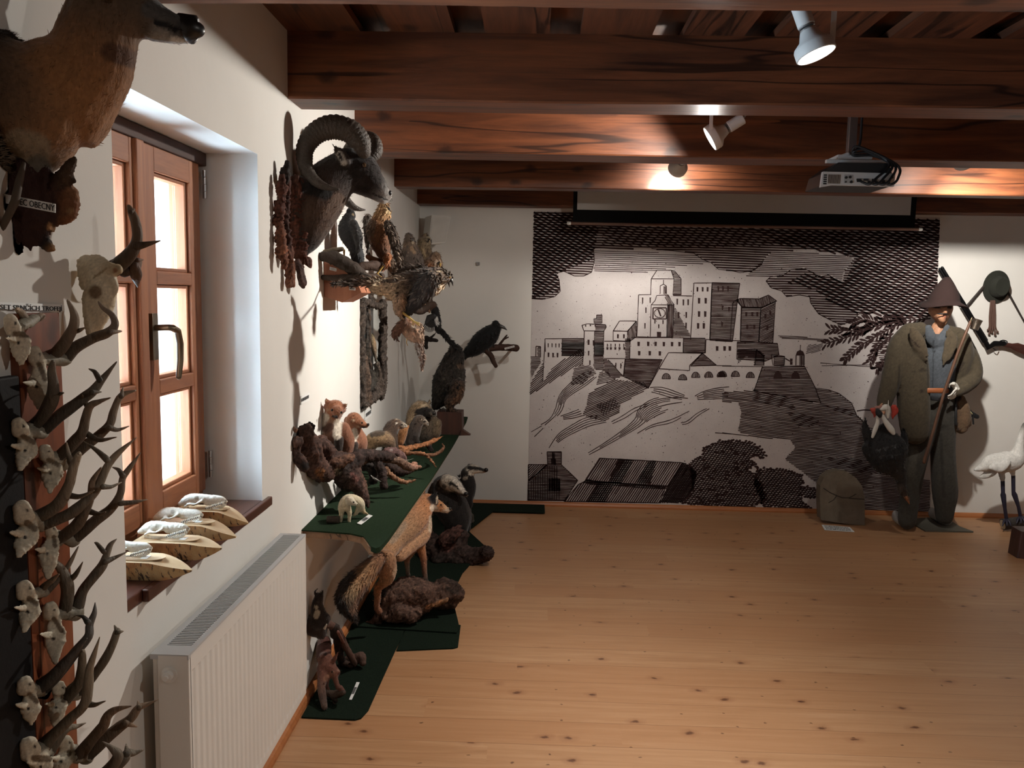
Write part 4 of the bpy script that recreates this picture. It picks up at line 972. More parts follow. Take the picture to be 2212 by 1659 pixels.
plq = skin('plaque', [
    Chain('A', [(190, 1180, 170), (190, 1380, 150), (185, 1520, 75), (185, 1600, 20)], 1.385, (0.035, 0.014, 0.010), 0.25),
    Chain('A', [(330, 1210, 40), (400, 1130, 45), (450, 1060, 35), (480, 1020, 18)], 1.40, (0.06, 0.035, 0.02)), Chain('A', [(380, 1160, 40), (465, 1150, 26)], 1.41, (0.05, 0.03, 0.018)),
    Chain('A', [(390, 1250, 62), (440, 1300, 60), (430, 1370, 50), (380, 1400, 48)], 1.42, (0.16, 0.065, 0.028)), Chain('A', [(455, 1225, 36), (470, 1270, 34)], 1.42, (0.22, 0.10, 0.045)),
    Chain('A', [(250, 1500, 45), (300, 1570, 38), (330, 1590, 26)], 1.40, (0.03, 0.022, 0.016), cols=[(0.03, 0.022, 0.016), (0.03, 0.022, 0.016), (0.30, 0.15, 0.06)]),
    Chain('A', [(90, 1480, 50), (60, 1560, 46), (60, 1590, 40)], 1.38, cols=[(0.03, 0.022, 0.016), (0.03, 0.022, 0.016), (0.32, 0.16, 0.065)]),
    Chain('A', [(-120, 1300, 90), (40, 1300, 80)], 1.37, (0.06, 0.03, 0.02)), Chain('A', [(310, 1440, 30), (330, 1470, 26)], 1.41, (0.30, 0.15, 0.06))],
    BARK, t, 0.0045, [('A', 450, 1350, 24, (0.24, 0.13, 0.06)), ('A', 318, 1450, 22, (0.36, 0.19, 0.085))], 1, None, 0.004, seed=3, wallx=-0.8985)
YD = 1.352
sg = [P(*uv('A', *q), y=YD) for q in ((5, 1237), (357, 1305), (357, 1363), (5, 1295))]
card, nn = quad_card('name_card', sg, t)
xd, yd = (sg[1]-sg[0]).normalized(), (sg[0]-sg[3]).normalized()
text_mesh('lettering', 'EC OBECNÝ', 0.0150, INK, card, P(*uv('A', 130, 1310), y=YD)+nn*0.0022, xd, yd, sx=0.74)
obj('twig', MB().tube([pt('A', *q) for q in ((150, 1050, 1.36), (125, 1150, 1.345), (95, 1290, 1.335), (45, 1400, 1.335), (-10, 1500, 1.35))], [0.004, 0.0065, 0.007, 0.0065, 0.005], 10, rough=0.3), plain('twig_grey_brown', (0.075, 0.05, 0.032), 0.7), t, smooth=True)

# ------------------------------------------------------------------ roe antlers
def antler(parts, view, y, parent, tone=(0.10, 0.078, 0.055), burr=None):
    """Main beam and tines, one mesh; parts are point lists (a, b, radius)."""
    chs = []; tone = tuple(c*1.25 for c in tone); tip = tuple(min(1, c*2.3) for c in tone); base = tuple(c*0.62 for c in tone)
    for i, p in enumerate(parts):
        n = len(p); cs = [tuple(base[k]*(1-j/(n-1))+tip[k]*(j/(n-1)) for k in range(3)) for j in range(n)] if i == 0 else [tone]*(n-1)+[tip]
        q = list(p)+[(p[-1][0]*1.0+(p[-1][0]-p[-2][0])*0.06, p[-1][1]+(p[-1][1]-p[-2][1])*0.06, 2)]
        chs.append(Chain(view, q, y, cols=cs+[tip]))
    o = tubes('antler', chs, HORN, parent, 10, 0.13)
    return o
def roe_skull(view, cran, face, y, label, antlers, seed, tone=(0.105, 0.08, 0.058), bone=(0.62, 0.56, 0.44)):
    """Skull plate (brain case, brow, cheek wings and nasal wedge) with two antlers, fixed to the board."""
    (cx, cy, cr), (fx, fy, fr), (nx, ny) = cran, face[0], face[1]
    u_, v_ = uv(view, fx, fy); q = P(u_, v_, x=-0.868); t = thing('roe_buck_trophy', label, 'antlers', (q.x, q.y, q.z-0.05), 'roe buck antlers on the red board')
    dk = tuple(c*0.45 for c in bone); XP = -0.869
    br = [(view, a[0][0][0], a[0][0][1], a[0][0][2]) for a in antlers]
    w1, w2 = pt(view, *antlers[0][0][0][:2], y-0.01), pt(view, *antlers[-1][0][0][:2], y+0.01)
    chs = [Chain(view, [(cx-cr*0.2, cy-cr*0.35, cr*0.72), (cx, cy+cr*0.4, cr*0.86)], None, bone, 0.5, xp=XP),
           Chain(view, [(cx+cr*0.4, cy+cr*0.8, cr*0.6), (fx, fy, fr*0.9), ((fx+nx)/2, (fy+ny)/2, fr*0.68), (nx, ny, fr*0.28)], None, bone, 0.4, xp=XP),
           Chain(view, [(fx-fr*0.5, fy-fr*0.2, fr*0.35), (fx-fr*1.35, fy-fr*0.3, fr*0.16)], None, bone, 0.5, xp=XP)]
    for (a, w) in zip(antlers, (w1, w2)):
        c = Chain(view, [(cx+cr*0.5, cy+cr*0.5, cr*0.5), (a[0][0][0], a[0][0][1], a[0][0][2]*1.1)], None, dk, xp=XP)
        k = len(c.c); p0, p1 = c.c[0].copy(), np.array(w); c.c = np.array([p0+(p1-p0)*i/(k-1) for i in range(k)]); chs.append(c)
    skin('skull_plate', chs, BONE, t, 0.0028, [(view, fx-fr*0.15, fy+fr*0.1, fr*0.16, (0.02, 0.015, 0.012)), (view, cx+cr*0.35, cy-cr*0.1, cr*0.14, (0.03, 0.02, 0.015)), (view, cx+cr*0.3, cy+cr*0.95, cr*0.3, (0.16, 0.12, 0.08), fx+fr*0.6, fy-fr*0.6)], 1, None, 0.003, seed=seed, wallx=-0.8838)
    for i, a in enumerate(antlers): antler(a, view, (y+0.01*(2*i-1), y+0.05*(2*i-1)+0.01), t, tone)
    return t
# the boards they hang on
yb0, yb1 = 1.345, 1.466
t = obj('trophy_board', MB().prism([(-0.8995, yb0, 1.605), (-0.8995, yb1, 1.605), (-0.8995, yb1+0.004, 1.2), (-0.8995, yb1+0.002, 0.6), (-0.8995, yb0, 0.6)], (0.015, 0, 0)), wood('trophy_board_red', (0.27, 0.075, 0.028), (0.17, 0.045, 0.018), 2, 0.9, 0.4, 0.1), bevel=0.003)
tag(t, 'tall reddish-brown board on the white wall holding the roe antlers', 'board')
t = obj('dark_panel', MB().box((-0.8995, 1.08, 0.5), (-0.880, 1.338, 1.50)), plain('dark_panel_varnish', (0.008, 0.007, 0.007), 0.7, bump=0.08, bscale=120, spec=0.2), bevel=0.004)
tag(t, 'black panel at the picture\'s edge beside the red antler board', 'panel')
sg = [P(*q, x=-0.8965) for q in ((-8, 654), (121, 664), (120, 672), (-8, 663))]
sg = [P(*q, x=-0.8965) for q in ((-10, 652), (137, 658), (136, 672), (-10, 668))]
tcard, nn = quad_card('trophy_sign', sg)
tag(tcard, 'white paper strip with black capitals on the wall above the red antler board', 'sign')
xd, yd = (sg[1]-sg[0]).normalized(), Vector((0, 0, 1))
text_mesh('lettering', 'SET SRNČÍCH TROFEJÍ', 0.0115, INK, tcard, P(-2, 668, x=-0.8965)+Vector((0.0022, 0, 0)), xd, yd, sx=1.55)
L = 'roe antlers on the red board'
roe_skull('B', (90, 970, 75), ((150, 1100, 85), (155, 1260)), 1.375, 'topmost skull on the red board, with only short broken antler stubs', [[[(190, 945, 34), (160, 890, 30), (130, 860, 18)]], [[(255, 930, 34), (300, 915, 30), (318, 905, 18)]]], 1, (0.16, 0.12, 0.085))
roe_skull('B', (270, 1200, 70), ((285, 1430, 85), (285, 1590)), 1.425, 'right column\'s highest roe trophy, one antler hooked beside the window skull', [
    [[(350, 1215, 42), (430, 1175, 44), (500, 1080, 42), (550, 985, 36), (555, 900, 28), (510, 800, 12)], [(540, 1025, 26), (590, 1015, 16), (632, 996, 6)]],
    [[(480, 1235, 46), (560, 1150, 44), (680, 1080, 38), (800, 1035, 34), (858, 975, 28), (835, 900, 22), (770, 850, 16), (738, 805, 8)], [(820, 1030, 24), (900, 1022, 8)]]], 2)
roe_skull('C', (150, 355, 72), ((200, 520, 88), (150, 660)), 1.375, 'left column roe trophy with thick dark antlers, second from the top on the board\'s left', [
    [[(235, 360, 46), (320, 270, 46), (385, 150, 46), (400, 40, 38), (385, -60, 30), (395, -130, 18)], [(405, 120, 28), (468, 100, 8)]],
    [[(310, 395, 46), (430, 285, 44), (560, 185, 42), (680, 95, 38), (760, 0, 26), (862, -122, 7)], [(690, 95, 22), (752, 92, 6)], [(745, 5, 22), (710, -55, 16), (668, -78, 6)]]], 3, (0.062, 0.050, 0.038))
roe_skull('C', (345, 540, 62), ((390, 690, 85), (375, 840)), 1.425, 'roe trophy whose antlers spread across the white wall left of the window\'s lower pane', [
    [[(440, 585, 46), (540, 480, 46), (610, 400, 40), (640, 290, 32), (670, 200, 28), (740, 165, 18), (818, 138, 6)], [(660, 210, 24), (630, 160, 16), (617, 118, 5)], [(640, 400, 26), (740, 450, 18), (860, 432, 5)]],
    [[(480, 630, 46), (600, 520, 42), (740, 415, 36), (820, 330, 30), (850, 230, 26), (905, 120, 22), (1005, 84, 7)], [(905, 125, 20), (918, 60, 5)], [(815, 360, 24), (880, 375, 15), (957, 350, 5)]]], 4)
roe_skull('C', (175, 985, 88), ((200, 1170, 95), (140, 1310)), 1.37, 'left column roe trophy with pale grey nearest antler, halfway down the board', [
    [[(235, 1045, 52), (390, 970, 48), (470, 880, 44), (520, 770, 36), (545, 660, 32), (588, 560, 22)], [(545, 650, 26), (515, 570, 18), (498, 478, 6)], [(510, 865, 26), (600, 872, 18), (694, 832, 5)]],
    [[(310, 1090, 44), (520, 1000, 42), (650, 900, 38), (740, 780, 32), (800, 650, 28), (870, 560, 22), (1007, 444, 5)], [(800, 600, 24), (730, 535, 18), (635, 468, 5)], [(770, 800, 22), (830, 800, 14), (900, 770, 5)]]], 5, (0.135, 0.112, 0.085))
roe_skull('C', (385, 1120, 60), ((365, 1290, 80), (360, 1480)), 1.42, 'right column roe trophy with slim brown antlers ending in front of the window frame', [
    [[(430, 1195, 46), (560, 1100, 44), (640, 970, 36), (680, 860, 28), (690, 760, 22), (750, 665, 8)], [(665, 985, 24), (740, 1005, 16), (785, 990, 5)]],
    [[(545, 1200, 46), (700, 1065, 40), (830, 960, 34), (900, 850, 26), (915, 740, 24), (960, 670, 20), (1042, 556, 5)], [(915, 720, 22), (885, 675, 14), (845, 656, 5)], [(900, 925, 22), (1000, 915, 16), (1092, 898, 4)]]], 6)
roe_skull('D', (205, 265, 78), ((230, 430, 90), (190, 580)), 1.37, 'left column roe trophy with thin short antlers below the pale grey pair', [
    [[(330, 265, 32), (360, 230, 26), (410, 190, 20), (455, 150, 8)]], [[(350, 290, 32), (430, 215, 26), (500, 130, 22), (550, 50, 18), (607, -60, 6)]]], 7)
roe_skull('D', (400, 430, 66), ((430, 640, 88), (430, 830)), 1.42, 'right column roe trophy with a stout grey forked antler and a warty dark one', [
    [[(505, 435, 50), (525, 320, 48), (520, 200, 46), (480, 110, 34), (430, 50, 22), (398, 0, 6)], [(540, 190, 30), (590, 150, 20), (642, 58, 5)]],
    [[(590, 440, 54), (640, 290, 40), (720, 180, 38), (800, 80, 36), (830, 0, 28), (860, -80, 20), (906, -125, 5)], [(820, 50, 24), (890, 20, 16), (985, -25, 5)], [(810, -30, 20), (760, -90, 14), (740, -100, 5)]]], 8, (0.10, 0.082, 0.062))
roe_skull('D', (205, 1010, 72), ((235, 1190, 85), (240, 1310)), 1.37, 'left column roe trophy with furry-looking dark antlers low on the board', [
    [[(265, 1050, 60), (400, 960, 52), (500, 850, 44), (590, 750, 30), (672, 655, 7)]],
    [[(310, 1060, 56), (480, 890, 48), (600, 740, 40), (690, 630, 34), (700, 540, 28), (735, 450, 20), (742, 375, 5)], [(685, 520, 24), (650, 480, 14), (600, 468, 4)]]], 9, (0.06, 0.055, 0.05))
roe_skull('D', (470, 1040, 66), ((450, 1180, 75), (430, 1340)), 1.42, 'right column roe trophy with stubby antler before a long thin forked one', [
    [[(500, 1120, 56), (580, 1040, 50), (630, 960, 42), (640, 860, 34), (645, 755, 22)]],
    [[(600, 1080, 46), (720, 950, 36), (820, 810, 34), (880, 690, 30), (915, 590, 26)], [(915, 600, 22), (895, 550, 6)], [(920, 600, 20), (960, 592, 5)]]], 10, (0.075, 0.062, 0.045))
roe_skull('D', (240, 1500, 90), ((330, 1640, 90), (340, 1760)), 1.365, 'lowest trophy in the left column, tall pale antler rising past its neighbours', [
    [[(330, 1500, 60), (430, 1390, 46), (540, 1280, 40), (660, 1160, 38), (690, 1000, 36), (700, 880, 30), (735, 770, 20), (775, 648, 5)], [(680, 1160, 28), (740, 1165, 18), (818, 1138, 5)]],
    [[(370, 1540, 50), (470, 1400, 40), (540, 1345, 28), (600, 1335, 18), (664, 1310, 5)]]], 11, (0.13, 0.108, 0.08))
roe_skull('D', (520, 1470, 70), ((490, 1600, 80), (470, 1720)), 1.42, 'lowest trophy in the right column with long brown antlers reaching the radiator', [
    [[(620, 1560, 54), (720, 1430, 46), (800, 1340, 42), (835, 1260, 36), (900, 1205, 26), (1016, 1178, 6)]],
    [[(670, 1570, 54), (800, 1450, 50), (920, 1350, 44), (1020, 1270, 36), (1080, 1190, 28), (1140, 1165, 18), (1224, 1130, 4)], [(980, 1310, 26), (1062, 1335, 6)], [(1085, 1190, 20), (1075, 1138, 5)]]], 12, (0.105, 0.074, 0.05))
roe_skull('D', (520, 1780, 70), ((520, 1900, 80), (510, 2000)), 1.42, 'dark forked antlers cut off by the photo\'s bottom edge under the red board', [
    [[(700, 1820, 50), (800, 1720, 50), (880, 1640, 48), (920, 1560, 38), (880, 1510, 24), (808, 1458, 6)]],
    [[(720, 1840, 50), (850, 1700, 50), (960, 1590, 46), (1000, 1545, 34), (1050, 1540, 22), (1118, 1518, 5)], [(990, 1550, 26), (985, 1478, 6)]]], 13, (0.08, 0.066, 0.05))

# ------------------------------------------------------------------ big pale skull with one branched antler by the window
t = thing('skull_with_antler', 'large bare skull with one dark forked antler on the wall in front of the window', 'skull', P(205, 690, y=1.60))
bn = (0.62, 0.54, 0.39)
skin('skull', [Chain('B', [(640, 500, 52), (690, 530, 98), (750, 580, 100)], 1.545, bn, 0.7), Chain('B', [(730, 600, 105), (760, 720, 105), (745, 850, 92), (715, 960, 68), (690, 1050, 34)], 1.545, bn, 0.7),
    Chain('B', [(690, 690, 30), (640, 760, 26), (640, 860, 22), (650, 960, 24), (665, 1040, 20)], 1.53, (0.42, 0.34, 0.22)), Chain('B', [(600, 500, 26), (600, 600, 22), (620, 700, 18), (680, 660, 16)], 1.535, (0.50, 0.42, 0.28)),
    Chain('B', [(800, 560, 62), (880, 560, 40)], 1.545, (0.45, 0.35, 0.22)), Chain('B', [(820, 620, 50), (865, 700, 24), (850, 760, 12)], 1.545, bn)],
    BONE, t, 0.0035, [('B', 712, 730, 52, (0.20, 0.135, 0.08)), ('B', 700, 620, 9, (0.30, 0.22, 0.13), 790, 560), ('B', 860, 565, 20, (0.30, 0.15, 0.08))], 2, None, 0.002, seed=5, wallx=-0.898)
antler([[(850, 560, 58), (920, 500, 56), (990, 420, 48), (1025, 330, 40), (1015, 220, 36), (985, 140, 30), (962, 90, 16)], [(1020, 385, 34), (1090, 372, 22), (1188, 348, 6)], [(975, 130, 20), (1002, 112, 8)], [(820, 520, 26), (850, 490, 10)]], 'B', (1.585, 1.60), t, (0.062, 0.040, 0.025))
antler([[(930, 570, 50), (1000, 540, 46), (1030, 500, 30)], [(1000, 530, 38), (1015, 600, 44), (1022, 650, 22), (1028, 690, 5)], [(1020, 490, 20), (1066, 488, 6)]], 'B', (1.61, 1.66), t, (0.075, 0.04, 0.024))
# ------------------------------------------------------------------ mouflon ram
t = thing('mouflon_head_mount', 'dark brown ram head with big curled horns mounted on the wall beyond the window', 'ram mount', (-0.75, 3.05, 1.70))
mf = (0.050, 0.030, 0.021); md = (0.016, 0.012, 0.011)
skin('head_and_neck', [
    Chain('G', [(345, 1220, 60), (375, 1120, 130), (415, 940, 200), (480, 780, 220), (590, 650, 190), (700, 560, 165)], (2.97, 3.07), flat=0.85, cols=[md, (0.03, 0.02, 0.016), (0.075, 0.042, 0.026), (0.06, 0.034, 0.023), (0.03, 0.02, 0.016), md]),
    Chain('G', [(330, 690, 90), (300, 900, 90), (330, 1100, 80)], (2.95, 2.96), (0.02, 0.014, 0.012), 0.8),
    Chain('G', [(730, 540, 165), (840, 570, 150), (930, 660, 100), (1000, 735, 66), (1040, 765, 46)], (3.07, 3.12), flat=0.8, cols=[md, (0.022, 0.016, 0.014), (0.022, 0.016, 0.014), (0.26, 0.245, 0.23), (0.33, 0.31, 0.29)]),
    Chain('G', [(800, 690, 60), (920, 755, 40), (1000, 800, 30), (1030, 812, 20)], (3.08, 3.12), cols=[md, (0.08, 0.07, 0.065), (0.34, 0.32, 0.30), (0.34, 0.32, 0.30)]),
    Chain('G', [(712, 500, 34), (680, 452, 54), (645, 405, 42), (614, 366, 14)], 3.0, (0.05, 0.035, 0.028), 0.4)],
    FUR, t, 0.006, [('G', 655, 425, 26, (0.46, 0.43, 0.38), 690, 495), ('G', 652, 430, 13, (0.02, 0.015, 0.012), 672, 470), ('G', 560, 900, 60, (0.10, 0.06, 0.04), 640, 800), ('G', 400, 700, 60, (0.012, 0.010, 0.009), 540, 740), ('G', 730, 830, 30, (0.16, 0.11, 0.075), 700, 880), ('G', 925, 745, 7, (0.012, 0.010, 0.009), 1040, 800)],
    3, (7000, 0.012, 0.0009, 0.12), 0.0012, wallx=-0.897)
nb = MB().ball(pt('G', 1066, 742, 3.085), 0.0075, 0, 12, 8, (0.8, 1, 1.3))
obj('nose', nb, NOSE, t, smooth=True)
eye('G', 852, 515, 3.026, 20, t, plain('amber_eye', (0.06, 0.03, 0.012), 0.1))
def horn(name, pts, ys, parent, turns=64):
    mb = MB(); rows = []
    for i, p in enumerate(pts):
        d = ys[0]+(ys[1]-ys[0])*i/(len(pts)-1); q = pt('G', p[0], p[1], d); rows.append([*q, p[2]/CROPS['G'][2]*px_at(q)])
    R_ = catmull(rows, 12); n = len(R_)
    mb.tube(R_[:, :3], [r*(1+0.045*math.sin(i*2.1)) for i, r in enumerate(R_[:, 3])], 16, 0, True, 0.8, up=(Vector(R_[n//3, :3])-Vector(CAMPOS)).normalized(), rough=0.05)
    return obj(name, mb, HORNM, parent, smooth=True)
HORNM = plain('ram_horn', (0.060, 0.045, 0.034), 0.55, bump=0.5, bscale=140, var=0.3, vscale=30)
horn('horn', [(852, 402, 60), (822, 325, 86), (740, 240, 97), (600, 205, 98), (470, 250, 88), (388, 345, 76), (368, 460, 66), (400, 580, 55), (470, 655, 42), (560, 698, 26), (645, 712, 7)], (3.02, 2.93), t)
horn('horn', [(900, 460, 55), (945, 400, 60), (935, 320, 55), (880, 290, 52), (800, 300, 50), (720, 420, 46), (690, 620, 42), (700, 780, 38), (760, 850, 28), (815, 875, 17), (862, 880, 5)], (3.14, 3.26), t)
rd = (0.075, 0.026, 0.016); rd2 = (0.13, 0.05, 0.028)
skin('plaque', [Chain('G', [(225, 640, 34), (215, 800, 40), (200, 950, 46), (215, 1120, 46), (240, 1250, 40)], 2.81, (0.05, 0.019, 0.013), 0.6), Chain('G', [(300, 640, 60), (290, 900, 80), (330, 1150, 70), (330, 1340, 40)], (2.92, 2.96), rd, 0.3),
    Chain('G', [(190, 620, 30), (182, 700, 42), (186, 780, 30), (165, 860, 40), (172, 930, 28), (150, 965, 40)], 2.745, rd), Chain('G', [(142, 980, 42), (182, 1030, 34), (170, 1100, 50), (190, 1170, 36), (182, 1230, 52), (205, 1290, 34), (205, 1345, 22)], 2.745, rd2), Chain('G', [(130, 810, 12), (128, 900, 14), (120, 960, 16)], 2.74, rd),
    Chain('G', [(225, 1200, 46), (240, 1290, 36)], 2.81, rd2), Chain('G', [(250, 1330, 40), (250, 1420, 36), (252, 1490, 38)], 2.85, rd2), Chain('G', [(310, 1320, 30), (335, 1420, 34), (350, 1480, 34)], 2.93, (0.06, 0.03, 0.024)), Chain('G', [(390, 1300, 36), (410, 1340, 18)], 3.01, rd), Chain('G', [(230, 500, 26), (215, 560, 40), (200, 640, 46)], 2.79, (0.02, 0.014, 0.012))],
    BARK, t, 0.0055, [('G', 190, 1230, 20, (0.20, 0.085, 0.045)), ('G', 255, 1480, 14, (0.18, 0.08, 0.045))], 1, None, 0.012, seed=8, grain=0.3, wallx=-0.8985)

# ------------------------------------------------------------------ bracket block with perching branches
BARK2 = plain('dark_branch', (0.04, 0.026, 0.02), 0.8, bump=0.5)
RED = wood('cut_alder', (0.42, 0.165, 0.085), (0.30, 0.105, 0.05), 2, 1.0, 0.6, 0.08, knots=False)
cl = lambda q: Vector((max(q.x, -0.8985), q.y, q.z))
t = thing('perch_block', 'reddish wooden wall block with a dark branch carrying the birds of prey', 'bracket', P(735, 640, y=3.5))
bk = MB()
fpts = [cl(pt('H', a, b, 3.40)) for a, b in ((128, 555), (190, 560), (300, 600), (420, 700), (485, 840), (500, 880), (330, 968), (122, 914))]
bk.prism(fpts, (0.0, 0.20, 0.0))
obj('block', bk, RED, t, bevel=0.004)
tubes('branch', [Chain('H', [(170, 560, 50), (260, 570, 62), (400, 650, 62), (480, 700, 50), (545, 735, 26)], (3.34, 3.40), (0.035, 0.024, 0.018)), Chain('H', [(180, 520, 26), (250, 500, 28), (330, 490, 16)], 3.40, (0.13, 0.10, 0.07)),
    Chain('H', [(160, 745, 24), (280, 745, 26), (400, 740, 24), (480, 720, 20)], 3.36, (0.04, 0.027, 0.02)), Chain('H', [(430, 680, 40), (560, 640, 44), (640, 640, 48), (700, 640, 30)], (3.40, 3.56), (0.045, 0.026, 0.018)), Chain('H', [(560, 560, 24), (620, 590, 30), (690, 610, 24)], 3.58, (0.14, 0.06, 0.03)), Chain('H', [(480, 720, 30), (600, 740, 34), (690, 730, 22)], (3.40, 3.55), (0.04, 0.025, 0.018))], BARK, t, 12, 0.35)
cq = [pt('H', a, b, 3.335) for a, b in ((218, 648), (278, 664), (276, 690), (216, 676))]
cd_, nn = quad_card('label_card', cq, t); print_lines(cd_, cq, nn, 2)
cq = [pt('H', a, b, 3.385) for a, b in ((392, 830), (446, 836), (446, 860), (392, 856))]
cd_, nn = quad_card('label_card', cq, t); print_lines(cd_, cq, nn, 1)

# ------------------------------------------------------------------ birds of prey
def legs(name, lines, parent, r=4, mat=None, view='H', y=3.5):
    mb = MB()
    for ln in lines: mb.tube([pt(view, p[0], p[1], p[3] if len(p) > 3 else y) for p in ln], [(p[2] if len(p) > 2 else r)/CROPS[view][2]*px_at(pt(view, ln[0][0], ln[0][1], y)) for p in ln], 8)
    return obj(name, mb, mat or YLEG, parent, smooth=True)
def cone(name, view, a, b, r, y, a2, b2, mat, parent, hook=0.0):
    p, q = pt(view, a, b, y), pt(view, a2, b2, y); rr = r/CROPS[view][2]*px_at(p)
    m = p*0.45+q*0.55+Vector((0, 0, rr*0.35))
    return obj(name, MB().tube([p, m, q+Vector((0, 0, -rr*hook))], [rr, rr*0.7, rr*0.14], 10), mat, parent, smooth=True)
def bird(name, label, at, group=None): return thing(name, label, 'stuffed bird', at, group)
slate = (0.030, 0.031, 0.033)
t = bird('slate_bird', 'slate-grey stuffed bird with its back turned, perched beneath the ram\'s chin', pt('H', 470, 640, 3.45))
skin('body', [Chain('H', [(400, 150, 34), (405, 180, 44), (385, 230, 62), (380, 310, 92), (410, 400, 84), (445, 480, 62), (465, 560, 60), (480, 608, 46)], 3.47, flat=0.8, cols=[(0.022, 0.022, 0.024)]*3+[slate, (0.036, 0.036, 0.037), slate, (0.02, 0.02, 0.022), (0.018, 0.018, 0.02)]),
    Chain('H', [(430, 260, 40), (470, 370, 44), (480, 450, 30), (470, 520, 14)], 3.44, (0.045, 0.044, 0.044), 0.6)], PLUME, t, 0.005, [('H', 425, 180, 10, (0.25, 0.18, 0.10))], 2, (1500, 0.0106, 0.0032, 0.05), seed=11)
legs('leg', [[(345, 500, 10), (348, 570, 6)]], t, y=3.49); cone('beak', 'H', 420, 150, 8, 3.47, 433, 180, BEAK, t, 0.5)

t = bird('marsh_harrier', 'upright brown bird of prey with golden head under the ram\'s muzzle', pt('H', 690, 720, 3.55))
gold = (0.33, 0.20, 0.095); rust = (0.18, 0.075, 0.030); dkb = (0.062, 0.042, 0.030)
skin('body', [Chain('H', [(705, 110, 52), (700, 150, 66), (680, 215, 78), (655, 320, 110), (675, 430, 98), (700, 520, 66)], 3.57, flat=0.9, cols=[gold, gold, (0.27, 0.15, 0.07), rust, (0.12, 0.052, 0.026), (0.07, 0.035, 0.02)]),
    Chain('H', [(735, 560, 38), (720, 630, 30), (700, 660, 18)], 3.55, (0.26, 0.095, 0.035))], PLUME, t, 0.005,
    [('H', 735, 140, 22, (0.45, 0.32, 0.17), 760, 150), ('H', 720, 100, 16, (0.14, 0.085, 0.045), 750, 95), ('H', 600, 250, 40, (0.10, 0.055, 0.03), 580, 340)], 2, (2600, 0.0145, 0.0034, 0.05), seed=12)
for cs in ([(560, 195, 26), (545, 240, 30), (545, 340, 24), (555, 440, 18), (562, 530, 8)],): skin('wing', [Chain('H', cs, 3.62, (0.10, 0.08, 0.065), 0.5)], PLUME, t, 0.004, (), 1, (500, 0.0145, 0.0032, 0.05), seed=13)
skin('wing', [Chain('H', [(735, 260, 36), (770, 340, 46), (810, 470, 44), (835, 590, 30), (850, 705, 8)], 3.52, dkb, 0.4), Chain('H', [(740, 270, 8), (800, 420, 8), (830, 560, 8)], 3.50, (0.20, 0.15, 0.11))], PLUME, t, 0.004, (), 1, (900, 0.0198, 0.0037, 0.05), seed=14)
skin('tail', [Chain('H', [(740, 560, 34), (780, 660, 36), (820, 740, 26)], 3.62, (0.13, 0.085, 0.055), 0.4)], PLUME, t, 0.004, (), 1, (400, 0.0198, 0.0042, 0.05), seed=15)
legs('leg', [[(695, 645, 10), (640, 710, 8), (600, 762, 5)], [(640, 710, 6), (588, 718, 4)], [(640, 712, 6), (680, 738, 4)]], t, y=3.50)
cone('beak', 'H', 745, 128, 12, 3.54, 762, 152, BEAK, t, 0.6); eye('H', 735, 118, 3.525, 6, t)

t = bird('brown_buzzard', 'dark brown stuffed buzzard facing the camera, left of two owls on the high wall perch', pt('H', 950, 700, 4.25))
skin('body', [Chain('H', [(925, 375, 36), (930, 410, 52), (935, 470, 68), (950, 560, 100), (960, 650, 105), (950, 740, 70)], 4.27, flat=0.9, cols=[(0.05, 0.035, 0.026), (0.06, 0.042, 0.03), (0.085, 0.055, 0.036), (0.05, 0.034, 0.026), (0.042, 0.03, 0.023), (0.04, 0.028, 0.022)])], PLUME, t, 0.006, [('H', 960, 430, 14, (0.20, 0.15, 0.10)), ('H', 890, 455, 14, (0.16, 0.11, 0.07)), ('H', 950, 480, 16, (0.15, 0.095, 0.055), 975, 520)], 2, (1800, 0.0158, 0.0042, 0.05), seed=16)
cone('beak', 'H', 955, 405, 10, 4.22, 972, 420, BEAK, t, 0.5); eye('H', 942, 395, 4.215, 6, t); eye('H', 972, 396, 4.23, 5, t)

t = bird('small_owl', 'small tawny owl with round face, its head beside the loudspeaker', pt('H', 1070, 600, 4.7))
skin('body', [Chain('H', [(1072, 372, 26), (1072, 405, 60), (1060, 460, 62), (1075, 530, 60), (1080, 600, 50)], 4.72, flat=0.9, cols=[(0.12, 0.085, 0.05), (0.14, 0.10, 0.06), (0.17, 0.125, 0.075), (0.13, 0.09, 0.055), (0.12, 0.085, 0.05)])], PLUME, t, 0.006, [('H', 1105, 405, 30, (0.30, 0.24, 0.16)), ('H', 1098, 405, 16, (0.03, 0.022, 0.016)), ('H', 1050, 480, 10, (0.30, 0.22, 0.13), 1070, 540), ('H', 1090, 490, 8, (0.06, 0.04, 0.025), 1100, 530)], 2, (1200, 0.0145, 0.0042, 0.05), seed=17)
eye('H', 1110, 402, 4.64, 7, t); cone('beak', 'H', 1124, 412, 8, 4.68, 1128, 436, BEAK, t, 0.4)

